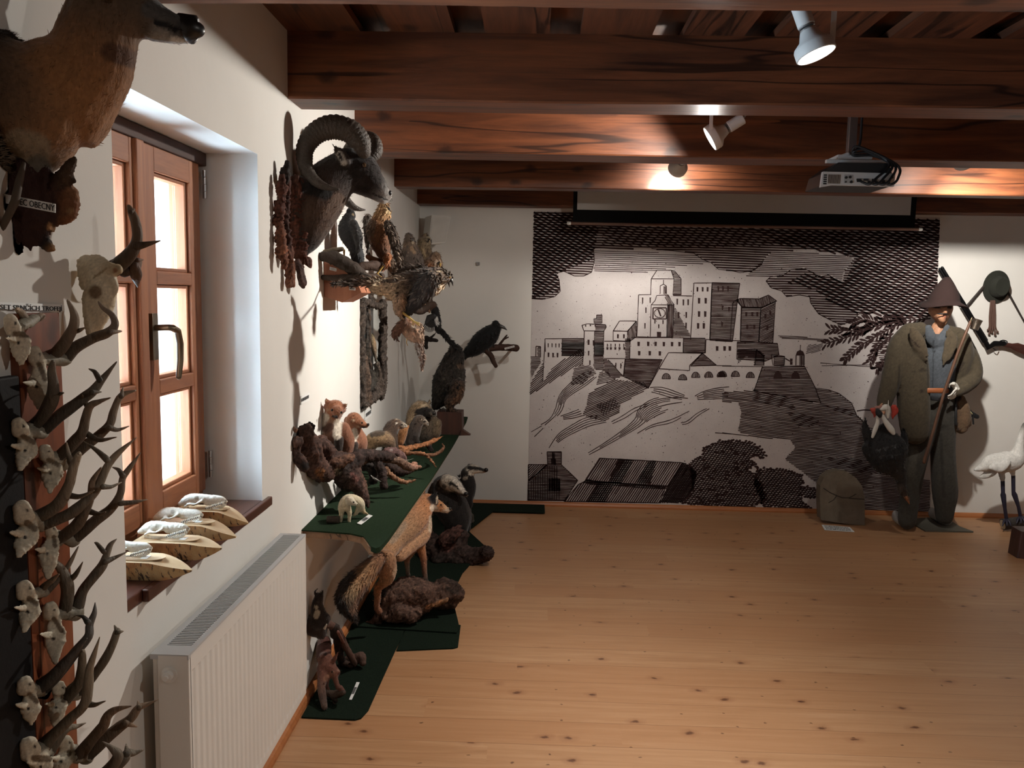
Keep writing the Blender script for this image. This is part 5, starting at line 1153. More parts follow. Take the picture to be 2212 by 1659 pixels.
t = bird('tawny_owl', 'brown owl with pale heart-shaped face looking right above the hawk\'s back', pt('H', 1150, 720, 4.4))
skin('body', [Chain('H', [(1165, 560, 50), (1155, 605, 80), (1130, 650, 80), (1110, 720, 85), (1110, 800, 60)], 4.42, flat=0.9, cols=[(0.13, 0.082, 0.05), (0.15, 0.09, 0.055), (0.22, 0.115, 0.06), (0.14, 0.085, 0.05), (0.1, 0.06, 0.04)])], PLUME, t, 0.006, [('H', 1190, 615, 36, (0.40, 0.30, 0.22)), ('H', 1185, 610, 14, (0.03, 0.02, 0.015), 1200, 620), ('H', 1165, 650, 12, (0.50, 0.40, 0.30), 1190, 660), ('H', 1120, 640, 26, (0.30, 0.14, 0.07))], 2, (1500, 0.0132, 0.0042, 0.05), seed=18)
eye('H', 1196, 608, 4.335, 8, t); cone('beak', 'H', 1208, 622, 9, 4.37, 1206, 650, YLEG, t, 0.4)
# hidden second wall perch that carries the three
t = thing('perch_log', 'dark perch log sticking out of the wall below the buzzard and two owls', 'perch', pt('H', 1000, 790, 4.4))
tubes('log', [Chain('H', [(850, 790, 34), (980, 800, 36), (1090, 800, 34), (1120, 800, 30)], (4.25, 4.60), (0.04, 0.027, 0.02)), Chain('H', [(1060, 1010, 40), (1110, 1000, 46), (1140, 990, 36)], 4.55, (0.045, 0.026, 0.018)), Chain('H', [(880, 1000, 24), (1010, 1040, 36), (1100, 1010, 36)], (4.2, 4.55), (0.04, 0.025, 0.018)), Chain('H', [(1040, 960, 14), (1075, 1000, 14), (1112, 1052, 10)], 4.5, (0.14, 0.075, 0.04)), Chain('H', [(1090, 820, 30), (1090, 900, 40), (1100, 990, 40)], 4.56, (0.045, 0.028, 0.02))], BARK, t, 12, 0.3)

q = pt('H', 900, 795, 4.28)
obj('wall_arm', MB().tube([q, Vector((-0.899, q.y+0.02, q.z-0.02))], [0.022, 0.026], 12, rough=0.2), BARK2, t, smooth=True)
q0, q1 = pt('H', 1078, 600, 4.72), pt('H', 1090, 820, 4.58)
obj('upright', MB().tube([q0+Vector((0, 0, 0.02)), (q0+q1)/2+Vector((0.01, 0, 0)), q1], [0.012, 0.014, 0.02], 10, rough=0.2), BARK2, t, smooth=True)

# the goshawk striking
t = bird('goshawk', 'streaked brown hawk leaning forward with open beak, gripping small rufous prey', pt('H', 960, 1100, 3.180))
hk = (0.060, 0.042, 0.031); crm = (0.56, 0.43, 0.29)
skin('body', [Chain('H', [(1275, 735, 42), (1245, 740, 58), (1190, 725, 72), (1100, 750, 100), (1000, 780, 112), (880, 800, 100), (760, 830, 90), (640, 830, 66)], (3.240, 3.100), flat=0.9, cols=[(0.16, 0.12, 0.09), (0.13, 0.09, 0.065), (0.12, 0.08, 0.055), hk, hk, (0.13, 0.09, 0.06), (0.52, 0.40, 0.27), (0.58, 0.46, 0.32)]),
    Chain('H', [(1210, 800, 50), (1140, 840, 70), (1050, 880, 60), (880, 900, 80), (780, 900, 60)], (3.220, 3.120), crm, 0.8),
    Chain('H', [(850, 930, 60), (835, 1020, 52), (850, 1080, 22)], 3.110, (0.32, 0.21, 0.135))], PLUME, t, 0.0048,
    [('H', 1255, 780, 20, (0.45, 0.40, 0.34)), ('H', 1290, 730, 10, (0.04, 0.03, 0.022), 1270, 720), ('H', 1190, 690, 9, (0.42, 0.33, 0.22), 1230, 690), ('H', 1130, 690, 8, (0.30, 0.20, 0.12), 1180, 720), ('H', 1120, 880, 12, (0.05, 0.035, 0.025), 1190, 820), ('H', 1150, 830, 8, (0.05, 0.035, 0.025), 1210, 790), ('H', 1100, 860, 9, (0.5, 0.4, 0.28), 1180, 790), ('H', 690, 780, 18, (0.12, 0.085, 0.06), 820, 770)], 2, (3600, 0.0145, 0.0036, 0.05), seed=19, grain=0.35)
skin('wing', [Chain('H', [(1110, 770, 84), (1060, 860, 92), (990, 950, 74), (930, 1030, 46), (895, 1075, 16)], 3.120, cols=[(0.075, 0.052, 0.038), (0.055, 0.039, 0.03), (0.045, 0.033, 0.027), (0.03, 0.024, 0.021), (0.028, 0.022, 0.02)], flat=0.35)], PLUME, t, 0.0045, [('H', 930, 900, 5, (0.16, 0.12, 0.09), 1040, 830), ('H', 900, 980, 5, (0.12, 0.09, 0.07), 1030, 900), ('H', 980, 980, 5, (0.13, 0.10, 0.08), 1080, 880)], 1, (2200, 0.0198, 0.0036, 0.05), seed=20, grain=0.25)
skin('wing', [Chain('H', [(1060, 700, 60), (960, 690, 50), (870, 700, 30), (790, 740, 12)], 3.330, hk, 0.4)], PLUME, t, 0.005, (), 1, (900, 0.0198, 0.0037, 0.05), seed=21)
skin('tail', [Chain('H', [(660, 800, 44), (540, 785, 38), (420, 790, 26), (320, 795, 18), (245, 800, 8)], (3.100, 3.000), cols=[(0.33, 0.25, 0.17), (0.16, 0.11, 0.08), (0.06, 0.042, 0.032), (0.10, 0.07, 0.05), (0.05, 0.035, 0.028)], flat=0.35)], PLUME, t, 0.0045, (), 1, (900, 0.0198, 0.0037, 0.05), seed=22)
legs('leg', [[(870, 1060, 13), (930, 1105, 11), (975, 1140, 9), (1020, 1175, 5)], [(975, 1140, 7), (1020, 1155, 4)], [(968, 1136, 7), (960, 1170, 4)]], t, y=3.110)
cone('beak', 'H', 1302, 765, 16, 3.230, 1322, 812, BEAK, t, 0.5); cone('beak', 'H', 1278, 785, 11, 3.230, 1290, 832, BEAK, t, 0.1); eye('H', 1294, 745, 3.180, 8, t, plain('yellow_eye', (0.45, 0.28, 0.04), 0.15))

obj('support_wire', MB().tube([pt('H', 800, 790, 3.10), pt('H', 640, 760, 3.28), pt('H', 480, 700, 3.37)], 0.004, 8), BEAK, t)
t = bird('small_rufous_prey', 'small rufous bird dangling from the hawk\'s yellow foot', pt('H', 1040, 1560, 3.130))
rf = (0.33, 0.17, 0.10)
skin('body', [Chain('H', [(905, 1150, 45), (925, 1190, 76), (965, 1240, 80), (1005, 1290, 56), (1030, 1330, 30)], 3.140, flat=0.9, cols=[(0.22, 0.10, 0.06), rf, (0.42, 0.27, 0.18), (0.33, 0.2, 0.13), (0.25, 0.16, 0.11)]), Chain('H', [(1010, 1180, 40), (1030, 1240, 34), (1035, 1300, 26)], 3.140, (0.30, 0.20, 0.14), 0.6)], PLUME, t, 0.0045, [('H', 960, 1185, 18, (0.55, 0.45, 0.35)), ('H', 965, 1200, 5, (0.05, 0.03, 0.02), 985, 1225), ('H', 980, 1170, 4, (0.05, 0.03, 0.02), 1010, 1225)], 2, (1300, 0.0106, 0.0029, 0.05), seed=23, grain=0.2)
skin('wing', [Chain('H', [(880, 1160, 44), (835, 1205, 44), (800, 1255, 30), (815, 1295, 12)], 3.120, (0.17, 0.09, 0.06), 0.4)], PLUME, t, 0.004, (), 1, (500, 0.0132, 0.0032, 0.05), seed=24)
skin('tail', [Chain('H', [(1025, 1320, 30), (1030, 1400, 32), (1045, 1480, 22), (1048, 1560, 10)], 3.140, (0.26, 0.18, 0.14), 0.4), Chain('H', [(1000, 1340, 16), (1010, 1400, 18), (1030, 1450, 8)], 3.130, (0.4, 0.33, 0.28), 0.4)], PLUME, t, 0.004, (), 1, (500, 0.0145, 0.0032, 0.05), seed=25)
legs('leg', [[(910, 1290, 4), (905, 1330, 4), (915, 1355, 3)]], t, y=3.130)

# ------------------------------------------------------------------ magpie, crow, eagle owl
t = bird('magpie', 'black and white magpie with fanned wing perched on a twig before the back wall', pt('I', 610, 470, 5.2))
skin('body', [Chain('I', [(612, 105, 26), (615, 140, 44), (625, 190, 44), (635, 270, 52), (645, 340, 46), (660, 390, 28)], 5.22, BLK, 0.9)], PLUME, t, 0.006, [('I', 628, 240, 22, (0.55, 0.54, 0.52), 645, 300)], 2, (900, 0.0132, 0.0042, 0.05), seed=26)
skin('tail', [Chain('I', [(670, 370, 26), (720, 430, 24), (780, 500, 22), (830, 550, 16), (862, 580, 8)], 5.22, BLK, 0.3)], PLUME, t, 0.006, (), 1, (500, 0.0264, 0.0042, 0.05), seed=27)
wg = MB()
for k in range(9):
    f = k/8; a0_, b0_ = 545+f*55, 255+f*30; a1_, b1_ = 490+f*120, 360+38*math.sin(f*2.6)
    p, q = pt('I', a0_, b0_, 5.19-0.002*k), pt('I', a1_, b1_, 5.17-0.004*k)
    wg.tube([p, (p+q)/2, q], [0.007, 0.008, 0.004], 8, 0, True, 0.2, up=(0, 1, 0)); m2 = p*0.35+q*0.65+Vector((0.002, -0.0022, 0)); wg.tube([m2, q+Vector((0.002, -0.0022, 0))], [0.0026, 0.002], 6, 1)
wg.tube([pt('I', 600, 225, 5.19), pt('I', 555, 245, 5.19), pt('I', 525, 290, 5.18)], [0.02, 0.024, 0.012], 10, 0, True, 0.4, up=(0, 1, 0))
obj('wing', wg, [plain('magpie_black', BLK, 0.6), plain('magpie_white', (0.55, 0.54, 0.52), 0.7)], t, smooth=True)
cone('beak', 'I', 645, 152, 9, 5.22, 678, 168, BEAK, t); legs('leg', [[(640, 390, 4), (610, 440, 4), (590, 465, 3)]], t, view='I', y=5.2, mat=BEAK)
t = thing('magpie_twig', 'dark twig on the wall under the magpie', 'branch', pt('I', 540, 500, 5.2))
tubes('twig', [Chain('I', [(470, 465, 30), (530, 475, 30), (580, 490, 24), (640, 495, 18)], (5.25, 5.20), (0.018, 0.013, 0.011)), Chain('I', [(520, 480, 26), (515, 530, 26), (525, 575, 20)], 5.24, (0.016, 0.012, 0.01)), Chain('I', [(560, 470, 14), (600, 440, 12), (615, 425, 8)], 5.21, (0.018, 0.013, 0.011)), Chain('I', [(500, 470, 20), (380, 460, 20)], (5.24, 5.26), (0.018, 0.013, 0.011))], BARK, t, 10, 0.3)

t = bird('crow', 'glossy black crow facing right on a wall branch left of the castle picture', pt('I', 1200, 660, 5.95))
cw = (0.006, 0.006, 0.0065)
skin('body', [Chain('I', [(1300, 305, 40), (1300, 340, 66), (1260, 400, 96), (1200, 460, 116), (1120, 530, 112), (1050, 590, 86), (980, 640, 54), (930, 680, 34), (900, 705, 18)], (5.93, 5.99), cw, 0.85)], PLUME, t, 0.007, (), 2, (1300, 0.0231, 0.0053, 0.05), seed=28)
cone('beak', 'I', 1348, 335, 24, 5.93, 1426, 378, BEAK, t); eye('I', 1318, 322, 5.88, 7, t)
legs('leg', [[(1215, 590, 9), (1235, 660, 8), (1260, 690, 6)], [(1235, 660, 6), (1215, 665, 4)], [(1250, 670, 6), (1295, 700, 4)]], t, view='I', y=5.93, mat=BEAK)
t = thing('crow_branch', 'brown cut branch with fork and small label sticking out from the back wall', 'branch', pt('I', 1400, 580, 6.0))
tubes('branch', [Chain('I', [(1180, 600, 34), (1260, 578, 36), (1380, 572, 38), (1528, 580, 40)], (5.95, 5.99), (0.055, 0.028, 0.02)), Chain('I', [(1340, 545, 14), (1375, 500, 13), (1410, 455, 10), (1425, 436, 7)], 5.98, (0.05, 0.026, 0.018)), Chain('I', [(1390, 485, 9), (1440, 458, 7)], 5.98, (0.05, 0.026, 0.018)), Chain('I', [(1190, 610, 30), (1240, 655, 30), (1275, 730, 26), (1300, 780, 22)], (5.95, 5.90), (0.05, 0.026, 0.018))], BARK, t, 12, 0.15)
cq = [pt('I', a, b, 5.94) for a, b in ((1398, 578), (1508, 550), (1512, 570), (1402, 598))]
cd_, nn = quad_card('label_card', cq, t); print_lines(cd_, cq, nn, 1)
obj('wall_peg', MB().tube([pt('I', 1500, 580, 5.99), pt('I', 1500, 580, 5.99)+Vector((0, 0.24, 0))], 0.01, 8), BEAK, t)

t = bird('eagle_owl', 'large dark mottled owl standing on a brown block above the shelf\'s far end', pt('I', 780, 1290, 5.35))
eo = (0.026, 0.021, 0.017)
skin('body', [Chain('I', [(850, 610, 80), (845, 670, 112), (820, 750, 130), (800, 860, 168), (765, 980, 180), (720, 1080, 150), (670, 1160, 100), (625, 1230, 46)], (5.36, 5.44), flat=0.85, cols=[(0.016, 0.012, 0.01), (0.018, 0.014, 0.012), eo, eo, eo, (0.022, 0.018, 0.015), (0.02, 0.015, 0.013), (0.02, 0.015, 0.013)]),
    Chain('I', [(800, 590, 24), (785, 582, 10)], 5.36, (0.014, 0.011, 0.01)), Chain('I', [(870, 1000, 90), (850, 1120, 80), (790, 1180, 66), (790, 1250, 44), (820, 1290, 40), (860, 1300, 26)], 5.33, (0.07, 0.042, 0.028))], PLUME, t, 0.0075, [('I', 930, 1050, 40, (0.10, 0.055, 0.032), 860, 1180), ('I', 880, 760, 26, (0.055, 0.036, 0.024), 920, 790), ('I', 720, 930, 14, (0.10, 0.085, 0.065)), ('I', 870, 980, 9, (0.2, 0.18, 0.15)), ('I', 680, 830, 14, (0.06, 0.052, 0.042)), ('I', 900, 915, 8, (0.2, 0.18, 0.15)), ('I', 720, 1000, 8, (0.18, 0.16, 0.13))], 2, (3200, 0.0185, 0.0053, 0.05), seed=29, grain=0.55)
legs('talon', [[(712, 1250, 6), (690, 1270, 6), (695, 1288, 5)], [(720, 1255, 6), (735, 1270, 6), (738, 1288, 5)], [(830, 1260, 6), (855, 1262, 6), (860, 1282, 5)]], t, view='I', y=5.30, mat=BEAK)
t = thing('owl_block', 'dark reddish-brown block with a pointed splinter under the large mottled owl', 'block', pt('I', 790, 1560, 5.38))
bk = MB(); bk.prism([pt('I', a, b, 5.30) for a, b in ((640, 1292), (790, 1300), (918, 1304), (922, 1490), (905, 1560), (760, 1575), (650, 1560))], (0, 0.16, 0)); bk.prism([pt('I', a, b, 5.29) for a, b in ((915, 1485), (935, 1500), (1020, 1558), (890, 1560))], (0, 0.05, 0))
obj('block', bk, wood('owl_block_wood', (0.10, 0.040, 0.026), (0.06, 0.024, 0.017), 2, 1.0, 0.6, 0.2), t, bevel=0.006)

# ------------------------------------------------------------------ hollow trunk case on the wall
t = thing('bark_case', 'narrow hollow trunk case of dark bark with glass front hanging under the hawk', 'display case', P(805, 870, y=4.2))
def barkstrip(name, pts, y, seed):
    return skin(name, [Chain('H', pts, y, (0.05, 0.036, 0.027), 0.9)], BARK, t, 0.006, (), 1, None, 0.012, seed=seed, grain=0.4)
CROPS['W'] = (660, 620, 4.1475)
bl = (0.055, 0.042, 0.034)
skin('bark_rim', [Chain('W', [(515, 130, 34), (510, 300, 30), (512, 480, 30), (508, 650, 32), (512, 850, 32), (510, 1000, 26), (500, 1080, 14)], 4.12, bl, 0.9), Chain('W', [(690, 150, 40), (700, 300, 34), (692, 470, 38), (690, 640, 42), (695, 800, 36), (685, 920, 36), (670, 1000, 24)], 4.34, bl, 0.9),
    Chain('W', [(520, 130, 36), (590, 150, 34), (640, 170, 30), (700, 160, 36)], (4.12, 4.34), bl, 0.9), Chain('W', [(545, 1060, 26), (600, 1000, 40), (640, 960, 40), (680, 990, 22)], (4.12, 4.34), bl, 0.9), Chain('W', [(580, 90, 18), (590, 130, 26)], 4.2, bl), Chain('W', [(505, 1000, 22), (490, 1080, 18), (485, 1130, 10)], 4.12, bl), Chain('W', [(530, 640, 30), (545, 800, 34), (560, 950, 34), (580, 1050, 20)], 4.14, (0.075, 0.05, 0.036), 0.6)],
    BARK, t, 0.0065, (), 1, None, 0.012, seed=31, grain=0.4)
skin('inner_bark', [Chain('W', [(560, 760, 40), (590, 860, 60), (620, 940, 60), (640, 980, 30)], 4.28, bl, 0.5), Chain('W', [(640, 700, 30), (650, 820, 44), (660, 920, 40)], 4.3, (0.07, 0.052, 0.04), 0.5), Chain('W', [(560, 200, 20), (565, 400, 26), (560, 600, 24), (570, 720, 30)], 4.2, (0.06, 0.042, 0.032), 0.5)], BARK, t, 0.006, (), 1, None, 0.012, seed=33, grain=0.4, wallx=-0.89)
bw = [Vector((-0.897, pt('W', 515, 300, 4.12).y+0.02, 1.05)), Vector((-0.897, 4.40, 1.05)), Vector((-0.897, 4.40, 1.62)), Vector((-0.897, 4.13, 1.62))]
obj('back_board', MB().prism(bw, (0.008, 0, 0)), plain('case_inside', (0.07, 0.075, 0.08), 0.3), t)
g = [pt('W', 535, 200, 4.16), pt('W', 672, 200, 4.34), pt('W', 672, 930, 4.34), pt('W', 535, 980, 4.16)]
obj('glass_front', MB().prism([q+Vector((0.005, 0, 0)) for q in g], (0.003, 0, 0)), GLASS, t)
skin('small_bird', [Chain('W', [(590, 430, 16), (600, 470, 24), (612, 540, 26), (625, 620, 14), (640, 700, 6)], 4.25, cols=[(0.2, 0.14, 0.08), (0.3, 0.2, 0.11), (0.2, 0.14, 0.09), (0.1, 0.08, 0.06), (0.1, 0.08, 0.06)])], PLUME, t, 0.005, (), 1, (300, 0.0099, 0.0032, 0.05), seed=32)
for k, (a, b) in enumerate((((648, 857), (668, 863)), ((788, 889), (802, 896)))):
    q0, q1 = P(*a, x=-0.8985), P(*b, x=-0.8985)
    cq = [Vector((-0.8985, q0.y, q0.z)), Vector((-0.8985, q1.y, q0.z+0.004)), Vector((-0.8985, q1.y, q1.z-0.003)), Vector((-0.8985, q0.y, q1.z-0.005))]
    o, nn = quad_card('wall_label', cq); print_lines(o, cq, nn, 1)
    tag(o, ('tiny white name label on the wall left above the tallest marten', 'tiny white name label on the wall below the bark case')[k], 'label')
# ------------------------------------------------------------------ the shelf: martens, polecats, raccoon dog, stoat, driftwood
CH, VW = Chain, 'J'
def card_on(name, label, view, q4, z, rows=1, lift=0.0):
    cq = []
    for i, (a, b) in enumerate(q4):
        u_, v_ = uv(view, a, b); p = P(u_, v_, z=z+0.002+(lift if i in (0, 1) else 0)); cq.append(p)
    o, nn = quad_card(name, cq); print_lines(o, cq, nn, rows)
    return tag(o, label, 'label')
rt = (0.060, 0.031, 0.023); rt2 = (0.10, 0.048, 0.030); rtd = (0.028, 0.016, 0.013)
t = thing('marten_root', 'big knotted dark brown root standing at the shelf\'s near end, carrying two martens', 'root', pt('J', 880, 1280, 3.3))
skin('root', [CH('J', [(300, 470, 40), (270, 560, 100), (300, 680, 140), (330, 800, 130), (400, 900, 110), (470, 930, 100)], (2.97, 3.22), rt), CH('J', [(180, 500, 26), (160, 480, 10)], 2.94, rt2), CH('J', [(320, 430, 22), (340, 470, 40)], 3.00, rtd), CH('J', [(200, 620, 60), (170, 700, 46), (220, 800, 60), (260, 880, 50)], 2.95, rt),
    CH('J', [(440, 640, 80), (560, 780, 80), (680, 790, 70), (740, 770, 40)], (3.22, 3.36), rt), CH('J', [(430, 950, 60), (560, 900, 90), (680, 860, 90), (800, 800, 70)], (3.24, 3.36), rtd), CH('J', [(560, 850, 60), (700, 790, 40), (752, 762, 26)], (3.22, 3.28), rt2),
    CH('J', [(720, 880, 90), (770, 1000, 90), (830, 1120, 66), (880, 1210, 42), (900, 1270, 22)], (3.34, 3.30), rt), CH('J', [(640, 900, 100), (660, 1000, 90), (720, 1040, 70)], (3.30, 3.36), (0.03, 0.018, 0.014)), CH('J', [(820, 980, 40), (860, 1060, 30), (870, 1140, 18)], 3.33, rt2), CH('J', [(870, 1160, 20), (915, 1168, 8)], 3.31, rt2), CH('J', [(790, 760, 60), (900, 750, 60), (1050, 760, 50), (1150, 770, 40)], (3.38, 3.62), rtd)],
    BARK, t, 0.0075, [('J', 270, 860, 44, (0.012, 0.008, 0.007)), ('J', 420, 920, 50, (0.16, 0.07, 0.03)), ('J', 440, 990, 30, (0.13, 0.055, 0.026)), ('J', 700, 760, 22, (0.2, 0.1, 0.06)), ('J', 600, 920, 40, (0.13, 0.095, 0.06)), ('J', 745, 940, 24, (0.12, 0.05, 0.04), 790, 1000)], 1, None, 0.010, seed=41, grain=0.35, wallx=-0.898)
mred = (0.27, 0.105, 0.052); bib = (0.60, 0.53, 0.44); mdk = (0.085, 0.040, 0.026)
t = thing('standing_marten', 'tallest reddish marten with white forked bib, sitting up on the knotted root', 'stuffed marten', pt('J', 560, 760, 3.38))
skin('body', [CH('J', [(580, 760, 70), (550, 650, 120), (535, 520, 118), (525, 420, 88), (555, 330, 90), (572, 285, 90)], (3.40, 3.36), flat=0.9, cols=[(0.03, 0.02, 0.016), (0.06, 0.03, 0.02), (0.14, 0.06, 0.034), (0.3, 0.2, 0.14), mred, mred]), CH('J', [(510, 275, 54), (630, 295, 50)], 3.37, mred), CH('J', [(590, 310, 60), (590, 355, 34), (585, 375, 20)], 3.33, (0.25, 0.105, 0.058)),
    CH('J', [(660, 480, 60), (690, 600, 76), (690, 720, 60)], 3.40, (0.22, 0.09, 0.05)), CH('J', [(420, 440, 50), (400, 400, 40), (390, 430, 30)], 3.42, (0.10, 0.07, 0.045)), CH('J', [(610, 600, 50), (600, 720, 40), (590, 800, 24)], 3.33, (0.03, 0.02, 0.016)),
    CH('J', [(500, 240, 34), (484, 205, 26), (478, 190, 12)], 3.35, (0.22, 0.085, 0.045), 0.5), CH('J', [(655, 270, 30), (682, 248, 22), (692, 238, 10)], 3.35, (0.22, 0.085, 0.045), 0.5)], FUR, t, 0.006,
    [('J', 432, 420, 46, bib, 420, 500), ('J', 470, 380, 46, bib), ('J', 600, 430, 44, bib, 590, 555), ('J', 480, 500, 42, mdk, 520, 470), ('J', 400, 400, 24, (0.07, 0.05, 0.035)), ('J', 585, 372, 12, (0.02, 0.014, 0.012), 545, 365), ('J', 600, 350, 26, (0.33, 0.17, 0.10)), ('J', 582, 372, 10, (0.02, 0.014, 0.012), 550, 366), ('J', 482, 205, 10, (0.42, 0.3, 0.2)), ('J', 682, 248, 9, (0.42, 0.3, 0.2)), ('J', 500, 300, 16, (0.34, 0.2, 0.12))], 3, (3600, 0.0074, 0.0012, 0.06), seed=42)
eye('J', 540, 303, 3.29, 13, t); eye('J', 632, 328, 3.305, 13, t)
obj('nose', MB().ball(pt('J', 582, 368, 3.315), 0.006, 0, 10, 7, (1.2, 1, 0.8)), NOSE, t, smooth=True)
t = thing('second_marten', 'reddish marten looking right, with narrow white bib, beside the tallest marten', 'stuffed marten', pt('J', 790, 740, 3.62))
skin('body', [CH('J', [(790, 720, 90), (800, 620, 96), (770, 540, 84), (745, 450, 74), (760, 400, 80)], (3.64, 3.60), flat=0.9, cols=[(0.16, 0.07, 0.04), (0.27, 0.115, 0.065), (0.3, 0.13, 0.075), mred, mred]), CH('J', [(760, 400, 78), (820, 430, 52), (865, 455, 32), (890, 455, 20)], (3.60, 3.59), (0.27, 0.115, 0.06)), CH('J', [(700, 400, 40), (690, 460, 40)], 3.62, (0.2, 0.085, 0.045)), CH('J', [(760, 650, 46), (755, 720, 40)], 3.57, (0.04, 0.025, 0.02)), CH('J', [(780, 345, 18), (785, 335, 10)], 3.61, mred, 0.5), CH('J', [(745, 410, 20), (752, 398, 12)], 3.55, (0.34, 0.2, 0.13), 0.5)], FUR, t, 0.0058,
    [('J', 775, 560, 30, bib, 765, 510), ('J', 770, 600, 20, bib), ('J', 755, 405, 12, (0.5, 0.36, 0.24)), ('J', 870, 472, 8, (0.03, 0.02, 0.018), 820, 478), ('J', 800, 465, 12, (0.4, 0.26, 0.16))], 3, (2800, 0.0074, 0.0012, 0.06), seed=43)
eye('J', 838, 430, 3.555, 10, t); obj('nose', MB().ball(pt('J', 900, 446, 3.585), 0.006, 0, 10, 7), NOSE, t, smooth=True)
pk = (0.045, 0.028, 0.019); pt_ = (0.24, 0.155, 0.082)
t = thing('curled_polecat', 'dark polecat with tan haunches, turning its pale snout right between marten and raccoon dog', 'stuffed polecat', pt('J', 1050, 720, 3.95))
skin('body', [CH('J', [(920, 690, 50), (950, 610, 84), (1030, 590, 84), (1110, 620, 64), (1140, 680, 40)], 3.95, flat=0.9, cols=[(0.16, 0.10, 0.06), (0.27, 0.175, 0.09), pt_, (0.15, 0.095, 0.055), pk]), CH('J', [(1090, 640, 60), (1110, 540, 74), (1140, 470, 70), (1180, 440, 58), (1240, 455, 36), (1275, 462, 20)], (4.0, 4.05), cols=[pk, pk, (0.06, 0.037, 0.025), (0.07, 0.043, 0.028), (0.35, 0.3, 0.24), (0.5, 0.45, 0.38)]), CH('J', [(1160, 570, 34), (1170, 650, 26), (1190, 690, 18)], 4.0, pk), CH('J', [(1175, 405, 16), (1185, 398, 10)], 4.02, (0.4, 0.33, 0.25), 0.5)], FUR, t, 0.0062,
    [('J', 940, 545, 30, (0.06, 0.04, 0.025), 1040, 530), ('J', 1180, 435, 12, (0.5, 0.45, 0.38)), ('J', 1225, 450, 12, (0.03, 0.02, 0.016)), ('J', 1215, 490, 24, (0.2, 0.11, 0.06)), ('J', 1270, 455, 7, (0.02, 0.016, 0.014))], 3, (3200, 0.0081, 0.0013, 0.06), seed=44, grain=0.25)
eye('J', 1238, 448, 4.0, 8, t)
t = thing('pale_snouted_polecat', 'small dark polecat with white muzzle sitting right in front of the raccoon dog', 'stuffed polecat', pt('J', 1350, 640, 4.25))
skin('body', [CH('J', [(1330, 620, 70), (1350, 530, 72), (1380, 450, 62), (1410, 400, 54), (1455, 420, 38), (1485, 442, 22)], (4.24, 4.28), cols=[(0.03, 0.02, 0.016), (0.028, 0.02, 0.016), (0.045, 0.03, 0.022), (0.06, 0.042, 0.03), (0.25, 0.2, 0.15), (0.5, 0.46, 0.4)]), CH('J', [(1370, 560, 34), (1390, 620, 26), (1410, 640, 16)], 4.22, (0.02, 0.015, 0.012)), CH('J', [(1225, 620, 40), (1250, 520, 46), (1290, 470, 20)], 4.12, (0.27, 0.12, 0.045))], FUR, t, 0.0065,
    [('J', 1430, 400, 9, (0.35, 0.28, 0.2)), ('J', 1465, 405, 12, (0.4, 0.35, 0.28)), ('J', 1450, 420, 9, (0.02, 0.016, 0.014), 1470, 420), ('J', 1493, 440, 7, (0.02, 0.016, 0.014))], 3, (2200, 0.0081, 0.0014, 0.06), seed=45, grain=0.2)
eye('J', 1420, 393, 4.21, 8, t); eye('J', 1465, 413, 4.23, 7, t)
t = thing('raccoon_dog', 'raccoon dog with black face mask and tan brow under the large mottled owl', 'stuffed raccoon dog', pt('J', 1480, 600, 4.6))
tan_ = (0.26, 0.18, 0.105)
skin('body', [CH('J', [(1360, 420, 90), (1380, 340, 90), (1430, 290, 86), (1500, 320, 56), (1545, 345, 32)], (4.62, 4.60), cols=[(0.12, 0.08, 0.05), tan_, tan_, (0.12, 0.1, 0.08), (0.1, 0.09, 0.08)]), CH('J', [(1480, 520, 120), (1500, 440, 110), (1450, 380, 90)], 4.68, cols=[(0.06, 0.045, 0.035), (0.12, 0.09, 0.06), (0.02, 0.015, 0.013)]), CH('J', [(1560, 520, 70), (1580, 440, 56)], 4.66, (0.16, 0.115, 0.07)), CH('J', [(1385, 245, 28), (1388, 228, 18)], 4.61, (0.08, 0.06, 0.045), 0.5), CH('J', [(1505, 232, 24), (1510, 215, 14)], 4.65, (0.2, 0.15, 0.1), 0.5)], FUR, t, 0.0075,
    [('J', 1400, 330, 40, (0.015, 0.012, 0.011), 1470, 305), ('J', 1495, 315, 20, (0.015, 0.012, 0.011), 1520, 300), ('J', 1420, 380, 34, (0.012, 0.010, 0.009), 1500, 370), ('J', 1340, 360, 22, (0.36, 0.26, 0.16), 1300, 430), ('J', 1470, 252, 18, (0.42, 0.33, 0.22), 1440, 262), ('J', 1385, 240, 9, (0.4, 0.33, 0.25)), ('J', 1512, 220, 8, (0.4, 0.33, 0.25)), ('J', 1530, 355, 16, (0.22, 0.2, 0.18))], 3, (4200, 0.0124, 0.0017, 0.06), seed=46, grain=0.3)
obj('nose', MB().ball(pt('J', 1556, 335, 4.56), 0.012, 0, 10, 7), NOSE, t, smooth=True); eye('J', 1465, 305, 4.525, 9, t)
